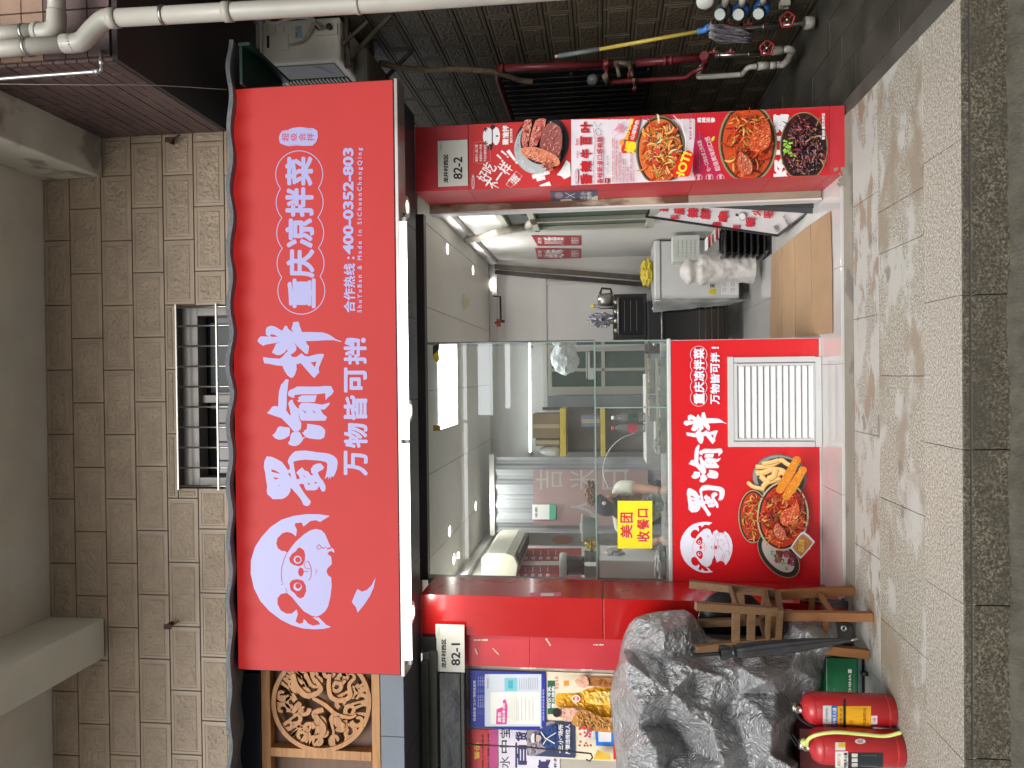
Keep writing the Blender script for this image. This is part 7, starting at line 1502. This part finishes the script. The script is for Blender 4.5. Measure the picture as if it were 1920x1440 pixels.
def tdepth(x, y, d):
    base = -.10-.46*(1-math.exp(-d/17)); base -= .10*max(0, min(1, (y-1200)/160))
    base += .30*max(0, (x-1380)/220)*0
    h = 0
    for (x1, y1), (x2, y2), am, w in RID:
        dx, dy = x2-x1, y2-y1; t_ = max(0, min(1, ((x-x1)*dx+(y-y1)*dy)/(dx*dx+dy*dy))); q = math.hypot(x-x1-dx*t_, y-y1-dy*t_); h += am*math.exp(-q/w)
    v = Vector((x*.011, y*.011, 0)); w1 = noise.noise(v+Vector((3, 7, 0))); w2 = noise.noise(v*1.3+Vector((9, 1, 5)))
    u = Vector((x*.03+w1*1.2, y*.03+w2*1.2, 0)); r1 = 1-abs(noise.noise(u))*2.2; r2 = 1-abs(noise.noise(u*2.3+Vector((5, 5, 1))))*2.2; r3 = 1-abs(noise.noise(u*5.5+Vector((1, 8, 1))))*2.2
    ra = 1-abs(noise.noise(Vector((x*.004+y*.005+w1*.35, y*.0125-x*.007+w2*.3, 2))))*3.2; rb_ = 1-abs(noise.noise(Vector((x*.013+y*.007+w2*.3, y*.005-x*.003+w1*.3, 6))))*3.2; rc_ = 1-abs(noise.noise(Vector((x*.028-y*.026+w1*.4, y*.010+x*.009, 9))))*3.4
    u = Vector((x*.010+w1*.5, y*.014+w2*.5, 0)); f1 = noise.voronoi(u*1.6)[0]; f2 = noise.voronoi(u*4.2+Vector((4, 2, 0)))[0]; f3 = noise.voronoi(u*10+Vector((1, 7, 0)))[0]
    h += .016*f1[0]+.010*f2[0]+.007*f3[0] + .07*w1 + .055*max(0, ra) + .045*max(0, rb_) + .020*max(0, rc_) - .05
    return base - h*min(1, d/6)
CTL = [(1177,1238,.30),(1298,1253,.31),(1295,1338,.35),(1205,1323,.40),(1175,1288,.27),(1187,1222,.15),(1216,1172,.13),(1245,1186,.24),(1290,1175,.15),(1305,1222,.15),(1240,1232,.22),(1306,1283,.23),(1436,1278,.45),(1396,1393,.31),(1366,1333,.22),(1446,1363,.46),(1488,1440,.40),(1480,1338,.27),
 (1441,1250,.30),(1484,1253,.31),(1496,1223,.26),(1386,1253,.25),(1350,1268,.29),(1250,1353,.19),(1290,1403,.13),(1225,1395,.40),(1198,1363,.26),(1178,1413,.27),(1335,1363,.34),(1355,1433,.42),(1406,1436,.24),(1446,1413,.36),(1552,1212,.24),(1530,1275,.20),(1516,1187,.28),(1486,1170,.16),(1525,1230,.17),(1420,1222,.20),(1360,1216,.17),
 (1235,1450,.28),(1290,1470,.34),(1350,1500,.28),(1420,1480,.38),(1200,1500,.24),(1480,1500,.33),(1240,1530,.3),(1400,1530,.25),(1330,1310,.30),(1385,1300,.24),(1460,1300,.28),(1225,1275,.33),(1262,1300,.35)]
from mathutils.geometry import delaunay_2d_cdt
_bp = [(x, y, .05) for x, y in TP]; _all = CTL+_bp
_dv, _de, _df, *_ = delaunay_2d_cdt([Vector((p[0], p[1])) for p in _all], [], [], 0, 1e-4)
_hh = [min(_all, key=lambda q: (q[0]-v.x)**2+(q[1]-v.y)**2)[2] for v in _dv]
def facet(x, y):
    for f in _df:
        (x1, y1), (x2, y2), (x3, y3) = [(_dv[i].x, _dv[i].y) for i in f]; D = (y2-y3)*(x1-x3)+(x3-x2)*(y1-y3)
        if abs(D) < 1e-9: continue
        a_ = ((y2-y3)*(x-x3)+(x3-x2)*(y-y3))/D; b_ = ((y3-y1)*(x-x3)+(x1-x3)*(y-y3))/D
        if a_ >= -1e-6 and b_ >= -1e-6 and a_+b_ <= 1+1e-6: return a_*_hh[f[0]]+b_*_hh[f[1]]+(1-a_-b_)*_hh[f[2]]
    return .05
def tdepth(x, y, d):
    wx, wy = x+5*noise.noise(Vector((x*.03, y*.03, 3))), y+5*noise.noise(Vector((x*.03, y*.03, 8))); h = facet(wx, wy)
    v = Vector((x*.035, y*.045, 0)); r1 = 1-abs(noise.noise(v))*2.4; r2 = 1-abs(noise.noise(v*2.6+Vector((5, 5, 1))))*2.4; f1 = noise.voronoi(v*1.7)[0][0]; f2 = noise.voronoi(v*4.1)[0][0]
    return -.12 - 1.35*h - (.010*r1+.006*r2+.012*f1+.007*f2)*min(1, d/5)
step = 3.0; gx0, gy0 = 1140, 1138; NX, NY = int((1590-gx0)/step), int((1562-gy0)/step); cells = []
used = {}
for i in range(NX):
    for j in range(NY):
        if inpoly(gx0+(i+.5)*step, gy0+(j+.5)*step, TP): cells.append((i, j))
cs_ = set(cells); mb = MB(); vs = []
def vid(i, j):
    if (i, j) in used: return used[(i, j)]
    x, y = gx0+i*step, gy0+j*step; d, npt = near(x, y, TP)
    full = all(c in cs_ for c in ((i, j), (i-1, j), (i, j-1), (i-1, j-1)))
    if not full: x, y = npt; d = 0
    elif not inpoly(x, y, TP): d = 0
    used[(i, j)] = len(vs); vs.append(P(x, y, tdepth(x, y, d))); return used[(i, j)]
fs = [(vid(i, j), vid(i, j+1), vid(i+1, j+1), vid(i+1, j)) for i, j in cells]
m_tarp = mat('silver_tarp', (.36, .365, .375), .30, .5, var=.22, vs=7, bump=.85, bs=38, spec=.6)
nt = m_tarp.node_tree; n = nt.nodes; l = nt.links; g = n.new('ShaderNodeNewGeometry'); vo = n.new('ShaderNodeTexVoronoi'); vo.inputs['Scale'].default_value = 27; vo.feature = 'F1'; nz = n.new('ShaderNodeTexNoise'); nz.inputs['Scale'].default_value = 22; nz.inputs['Detail'].default_value = 6
mxv = n.new('ShaderNodeMixRGB'); mxv.inputs[0].default_value = .10; l.new(g.outputs['Position'], mxv.inputs[1]); l.new(nz.outputs['Color'], mxv.inputs[2]); l.new(mxv.outputs[0], vo.inputs['Vector']); bp2 = n.new('ShaderNodeBump'); bp2.inputs['Strength'].default_value = .85; bp2.inputs['Distance'].default_value = .02
l.new(vo.outputs['Distance'], bp2.inputs['Height']); ob_ = [x for x in n if x.type == 'BUMP' and x != bp2][0]; l.new(ob_.outputs[0], bp2.inputs['Normal']); l.new(bp2.outputs[0], n['Principled BSDF'].inputs['Normal'])
mb.add(vs, fs, m_tarp, False)
tp = whole(mb, 'tarpaulin', 'crumpled silver grey tarpaulin draped over a heap beside the red counter', 'tarpaulin')
for p_ in tp.data.polygons: p_.use_smooth = True
sd2 = tp.modifiers.new('thick', 'SOLIDIFY'); sd2.thickness = .003
mb = MB(); q = P(1582, 1178, -.33); mb.lathe(q, [(.008, 0), (.016, 0), (.017, -.003), (.009, -.005), (.007, 0)], m_steel, 18, (0, 1, 0)); 
tc = thing('tarpaulin_corner', 'black reinforced tarpaulin corner with a steel eyelet by the stool leg', 'tarpaulin corner', tuple(q)); mb.build('eyelet', tc)
mb = MB(); C_ = [P(x, y, -.315) for x, y in ((1567, 1166), (1592, 1170), (1600, 1182), (1590, 1204), (1573, 1200))]; mb.add(C_+[p+Vector((0, .004, 0)) for p in C_], [(0, 1, 2, 3, 4), (9, 8, 7, 6, 5)]+[(i, (i+1) % 5, 5+(i+1) % 5, 5+i) for i in range(5)], m_black); mb.build('patch', tc)
# hidden body of the heap
mb = MB(); mb.box(-3.2, P(1250, 1190, -.15).x, -.28, -.12, .45, P(1190, 1300, -.2).z-.02, mat('heap_dark', (.03, .03, .03), .9)); whole(mb, 'covered_boxes', 'dark stacked goods hidden beneath the silver tarpaulin', 'goods')
m_st = mat('stool_wood', (.27, .115, .036), .5, var=.35, vs=5, stretch=(12, 12, 1), col2=(.15, .058, .018), c2s=5, c2t=.58, sharp=.12, bump=.25, bs=30); m_st2 = mat('stool_wood_grey', (.165, .088, .038), .65, var=.4, vs=6, stretch=(10, 10, 1), col2=(.075, .035, .015), c2s=6, c2t=.6, sharp=.1, bump=.3, bs=40)
s1 = thing('wooden_stool', 'brown wooden stool standing on the pavement under the upturned one', 'stool', (-1.40, -.28, 0))
feet = [G(1602, 1107), G(1636, 1156), G(1629, 1226), G(1598, 1178)]; cen = sum(feet, Vector())/4; zseat = .47; tops = [Vector((cen.x+(f.x-cen.x)*.78, cen.y+(f.y-cen.y)*.78, zseat)) for f in feet]
for f, tt in zip(feet, tops): MB().bar(f, tt, .048, .044, m_st).build('leg', s1, .003)
for i in range(4): a_, b_ = feet[i].lerp(tops[i], .42+.08*(i % 2)), feet[(i+1) % 4].lerp(tops[(i+1) % 4], .42+.08*(i % 2)); MB().bar(a_, b_, .03, .022, m_st).build('stretcher', s1, .002)
mb = MB(); sq = [cen+(f-cen)*1.02 for f in feet]; mb.add([Vector((p.x, p.y, zseat)) for p in sq]+[Vector((p.x, p.y, zseat+.03)) for p in sq], [(3, 2, 1, 0), (4, 5, 6, 7)]+[(i, (i+1) % 4, 4+(i+1) % 4, 4+i) for i in range(4)], m_st); mb.build('seat', s1, .003)
s2 = thing('wooden_stool', 'weathered wooden stool turned upside down with its legs pointing up', 'stool', (-1.36, -.3, .5))
lg = [(P(1452, 1112, -.22), P(1293, 1095, -.14)), (P(1456, 1146, -.47), P(1304, 1136, -.55)), (P(1453, 1200, -.40), P(1305, 1217, -.46)), (P(1440, 1164, -.16), P(1308, 1168, -.08))]
for a_, b_ in lg: MB().bar(a_, b_, .042, .042, m_st2).build('leg', s2, .003)
for (i, j, f1, f2) in ((0, 1, .50, .48), (1, 2, .50, .50), (2, 3, .50, .45), (3, 0, .45, .45), (1, 2, .31, .31), (3, 0, .36, .40)): MB().bar(lg[i][0].lerp(lg[i][1], f1), lg[j][0].lerp(lg[j][1], f2), .042, .022, m_st2).build('stretcher', s2, .002)
mb = MB(); c2_ = sum((a_ for a_, b_ in lg), Vector())/4; sq = [c2_+(a_-c2_)*1.12 for a_, b_ in lg]; mb.add([Vector((p.x, p.y, p.z-.0)) for p in sq]+[Vector((p.x, p.y, p.z-.035)) for p in sq], [(0, 1, 2, 3), (7, 6, 5, 4)]+[(i, 4+i, 4+(i+1) % 4, (i+1) % 4) for i in range(4)], m_st2); mb.build('seat', s2, .003)
for i in range(4): a_, b_ = lg[i][0].lerp(lg[i][1], .10), lg[(i+1) % 4][0].lerp(lg[(i+1) % 4][1], .10); MB().bar(a_, b_, .05, .02, m_st2, up=(0, 0, 1)).build('apron', s2, .002)
q = P(1372, 1168, -.04); mb = MB(); mb.lathe(q, [(0, 0), (.195, 0), (.20, .006), (.20, .02), (.19, .026), (0, .026)], m_blk, 40, (0, 1, .12)); whole(mb, 'round_board', 'black round board leaning behind the upturned stool', 'board')
mb = MB(); 
for k, (p0, p1) in enumerate((((1490, 1118), (1590, 1130)), ((1500, 1128), (1590, 1136)), ((1545, 1122), (1552, 1140)), ((1580, 1122), (1582, 1142)))): mb.bar(P(*p0, -.06), P(*p1, -.06), .018, .014, m_blk)
fr = thing('folded_rack', 'black folded metal rack behind the standing stool', 'rack', tuple(P(1590, 1130, -.06))); mb.build('frame', fr)
# umbrella
um = thing('folded_umbrella', 'folded black umbrella hooked in front of the tarpaulin', 'umbrella', tuple(P(1608, 1199, -.66))); m_umb = mat('umbrella_cloth', (.028, .028, .032), .55, var=.3, vs=20, bump=.3, bs=40)
MB().tube(smooth3([P(1300, 1214, -.66), P(1296, 1220, -.67), P(1298, 1227, -.68), P(1310, 1228, -.68), P(1352, 1225, -.69)]), .0105, m_blk, 12).build('handle', um)
mb = MB(); pa, pb = P(1350, 1224, -.70), P(1597, 1200, -.66); ax = (pb-pa); x_ = ax.normalized().orthogonal().normalized(); y_ = ax.normalized().cross(x_); vs = []; NN = 32; rows_ = 26
for i in range(rows_+1):
    v = i/rows_; rr = (.034*(1-.0*v) if v < .18 else .034+.010*math.sin((v-.18)/.82*2.2)-.036*((v-.18)/.82)**1.3); rr *= (.72 if .07 < v < .13 else 1); rr = max(rr, .006)
    for k in range(NN):
        a_ = 2*math.pi*k/NN; r2 = rr*(1+.17*math.sin(a_*8+v*5)); vs.append(pa+ax*v+(x_*math.cos(a_)+y_*math.sin(a_))*r2)
mb.add(vs, [(i*NN+k, i*NN+(k+1) % NN, (i+1)*NN+(k+1) % NN, (i+1)*NN+k) for i in range(rows_) for k in range(NN)], m_umb, True); cno = mb.build('canopy', um)
MB().tube([pa+ax*.085, pa+ax*.115], .030, m_blk, 16).build('strap', cno); MB().tube([pb-ax*.01, P(1610, 1198.5, -.655)], .006, m_steel, 8).build('tip', um)
# green carton
YGC = G(1624, 1275).y; gx = rect(1549, 1613, 1235, 1316, YGC); t = thing('green_carton', 'dark green drinks carton on a black base beside the extinguishers', 'box', ((gx[0]+gx[1])/2, -.3, gx[2]))
MB().box(gx[0], gx[1], YGC, YGC+.26, gx[2]+.012, gx[3], mat('green_card', (.008, .10, .04), .35, var=.2, vs=5, col2=(.012, .13, .05), c2s=8)).build('body', t, .005); MB().box(gx[0]-.005, gx[1]+.005, YGC-.005, YGC+.27, gx[2]-.008, gx[2]+.011, mat('clear_tray', (.08, .13, .12), .3)).build('tray', t, .002)
a = Art(facing(YGC-.001)); a.text(W_, 'CHINA', 1591, 1596, 1264, 1302, .03); a.rc(W_, 1590, 1597, 1255, 1262); a.text(ink((120, 160, 130)), '中国香烟饮品专卖', 1600, 1603, 1264, 1300, 0); a.text(ink((120, 160, 130)), '冰爽', 1563, 1566, 1290, 1298, 0); a.build('print', t)
mb = MB(); mb.box(gx[0]+.02, gx[1]-.01, YGC+.02, YGC+.25, .003, max(.012, gx[2]-.01), m_black); whole(mb, 'trolley', 'black low trolley base under the green carton', 'trolley')
q = P(1622, 1263, YGC-.02); mb = MB(); mb.lathe(q, [(0, -.01), (.022, -.01), (.026, 0), (.022, .012), (0, .012)], m_blk, 18, (1, .2, 0)); whole(mb, 'castor', 'small black castor wheel next to the green carton', 'castor')
# extinguishers
m_er = mat('extinguisher_red', (.42, .016, .02), .36, var=.12, vs=9, col2=(.48, .06, .055), c2s=5, c2t=.66, sharp=.1, coat=.2)
def extinguisher(lab, px, py, top, hw, labels):
    g0 = G(px, py); d = g0.y-CAM.y; r_ = hw/FPX*d; c = Vector((g0.x, g0.y+r_*.6, 0)); z1 = P(top, py, c.y-r_).z; t = thing('fire_extinguisher', lab, 'fire extinguisher', (c.x, c.y, 0))
    mb = MB(); mb.lathe(c, [(0, .006), (r_*.9, .0), (r_*.97, .006), (r_*.97, .028), (r_, .032), (r_, .0405), (r_*.985, .042), (r_*1.0, .044), (r_, z1-.055), (r_*.985, z1-.053), (r_*.985, z1-.05), (r_*.93, z1-.03), (r_*.75, z1-.010), (r_*.4, z1+.002), (r_*.3, z1+.012), (0, z1+.012)], m_er, 40); cyo = mb.build('cylinder', t)
    mb = MB(); mb.lathe(c+Vector((0, 0, z1+.01)), [(0, 0), (.018, 0), (.018, .022), (.024, .024), (.022, .04), (0, .042)], m_steel, 16); nko = mb.build('neck', t)
    mb = MB(); mb.lathe(c+Vector((.0, -.022, z1+.025)), [(0, 0), (.016, 0), (.018, .01), (.013, .014), (.013, .011), (0, .011)], m_steel, 20, (0, -1, 0)); mb.build('gauge', nko)
    for dz, L_ in ((.045, .10), (.062, .12)): MB().bar(c+Vector((-.005, 0, z1+dz)), c+Vector((L_*.55, -.01, z1+dz+.02+dz*.4)), .018, .004, m_black, up=(0, 0, 1)).build('lever', t)
    def cyl(x, y, h):
        dr = ray(x, y); ox, oy = CAM.x-c.x, CAM.y-c.y; A = dr.x**2+dr.y**2; B = 2*(ox*dr.x+oy*dr.y); C = ox*ox+oy*oy-(r_+h*1.0)**2; D = max(0, B*B-4*A*C); return CAM+dr*((-B-math.sqrt(D))/(2*A))
    a = Art(cyl); labels(a); a.build('label', cyo); return t, c, r_, z1
def grid_rc(a, mt, x0, x1, y0, y1, nn=10):
    a.k += 1
    for i in range(nn): 
        h = .0006+.00012*a.k; ya_, yb2 = y0+(y1-y0)*i/nn, y0+(y1-y0)*(i+1)/nn; a.mb.add([a.to3(x0, ya_, h), a.to3(x1, ya_, h), a.to3(x1, yb2, h), a.to3(x0, yb2, h)], [(0, 1, 2, 3)], mt)
def lab1(a):
    grid_rc(a, ink((205, 205, 205)), 1543, 1559, 1323, 1366); grid_rc(a, ink((30, 100, 175)), 1559.5, 1570, 1323, 1366); grid_rc(a, ink((225, 165, 30)), 1570.5, 1633, 1324, 1366); grid_rc(a, ink((215, 205, 210)), 1633.5, 1645, 1342, 1358, 4)
    a.text(W_, '式干粉灭火器', 1561, 1568.5, 1327, 1364, .02); a.text(K_, '厦门安消科技', 1548, 1552, 1328, 1352, .0); a.text(K_, '使用方法', 1574, 1580, 1328, 1362, .0); 
    for k in range(5): a.strip(ink((120, 80, 30)), [(1598+k*4, 1328), (1598+k*4, 1345)], .6)
    a.text(ink((90, 60, 20)), '严禁儿童玩耍灭火器', 1618, 1624, 1328, 1362, 0); a.text(ink((170, 70, 30)), '灭火', 1592, 1600, 1350, 1362, .0); a.text(ink((190, 60, 90)), '合格', 1636, 1642, 1346, 1354, .0)
    grid_rc(a, m_blk, 1581, 1586, 1311, 1370, 14)
def lab2(a):
    grid_rc(a, ink((215, 213, 210)), 1566, 1590, 1409, 1440); grid_rc(a, ink((30, 38, 42)), 1590.5, 1656, 1411, 1440); grid_rc(a, ink((215, 210, 205)), 1566, 1585, 1392, 1407, 4); grid_rc(a, ink((215, 185, 60)), 1572, 1585, 1393, 1401, 3)
    a.ell(ink((215, 210, 208)), 1613, 1390, 10, 5); a.text(K_, '干粉灭火器', 1582, 1589, 1411, 1440, .03); a.text(ink((190, 130, 60)), '消防产品', 1570, 1576, 1413, 1438, 0); a.text(ink((150, 60, 70)), '合格证', 1607, 1618, 1387, 1393, 0)
    for k in range(4): grid_rc(a, ink((200, 195, 190)), 1597+k*0, 1608, 1413+k*9, 1420+k*9, 2)
    for k in range(6): a.strip(ink((150, 170, 165)), [(1616+k*5, 1438), (1616+k*5, 1416)], 1)
t1, c1_, r1_, z1_ = extinguisher('red dry powder extinguisher with yellow and blue label, right one of the pair', 1681, 1341, 1512, 29, lab1)
t2, c2_, r2_, z2_ = extinguisher('red extinguisher with dark label and lime hose, cut by the photo edge', 1697, 1414, 1527, 32, lab2)
MB().tube(smooth3([c1_+Vector((-.02, -.0, z1_+.03)), c1_+Vector((-.07, .02, z1_+.0)), c1_+Vector((-.098, .0, z1_-.08)), c1_+Vector((-.095, -.02, z1_-.26))]), .0085, m_black, 12).build('hose', t1); MB().tube([c1_+Vector((-.095, -.02, z1_-.26)), c1_+Vector((-.094, -.022, z1_-.33))], .0125, mat('nozzle_blue', (.06, .12, .22), .4), 12).build('nozzle', t1)
lime = mat('lime_hose', (.55, .62, .18), .35, var=.08)
MB().tube(smooth3([P(1513, 1398, -.82), P(1516, 1386, -.85), P(1534, 1377, -.88), P(1570, 1373, -.9), P(1620, 1377, -.92), P(1660, 1380, -.93), P(1690, 1373, -.94)]), .0085, lime, 12).build('hose', t2); mb = MB(); mb.lathe(P(1508, 1392, -.82), [(0, -.012), (.016, -.012), (.018, .0), (.014, .014), (0, .016)], lime, 14, (0, -1, .3)); mb.build('safety_plug', t2)
X0, X1, Z0, Z1 = rect(1500, 1650, 1369, 1480, -.42); mb = MB(); mb.box(X0, X1, -.42, -.1, .003, Z1, mat('dark_red_box', (.10, .008, .012), .45, var=.2)); whole(mb, 'dark_red_box', 'dark red box in shadow behind the extinguishers', 'box', bev=.004)
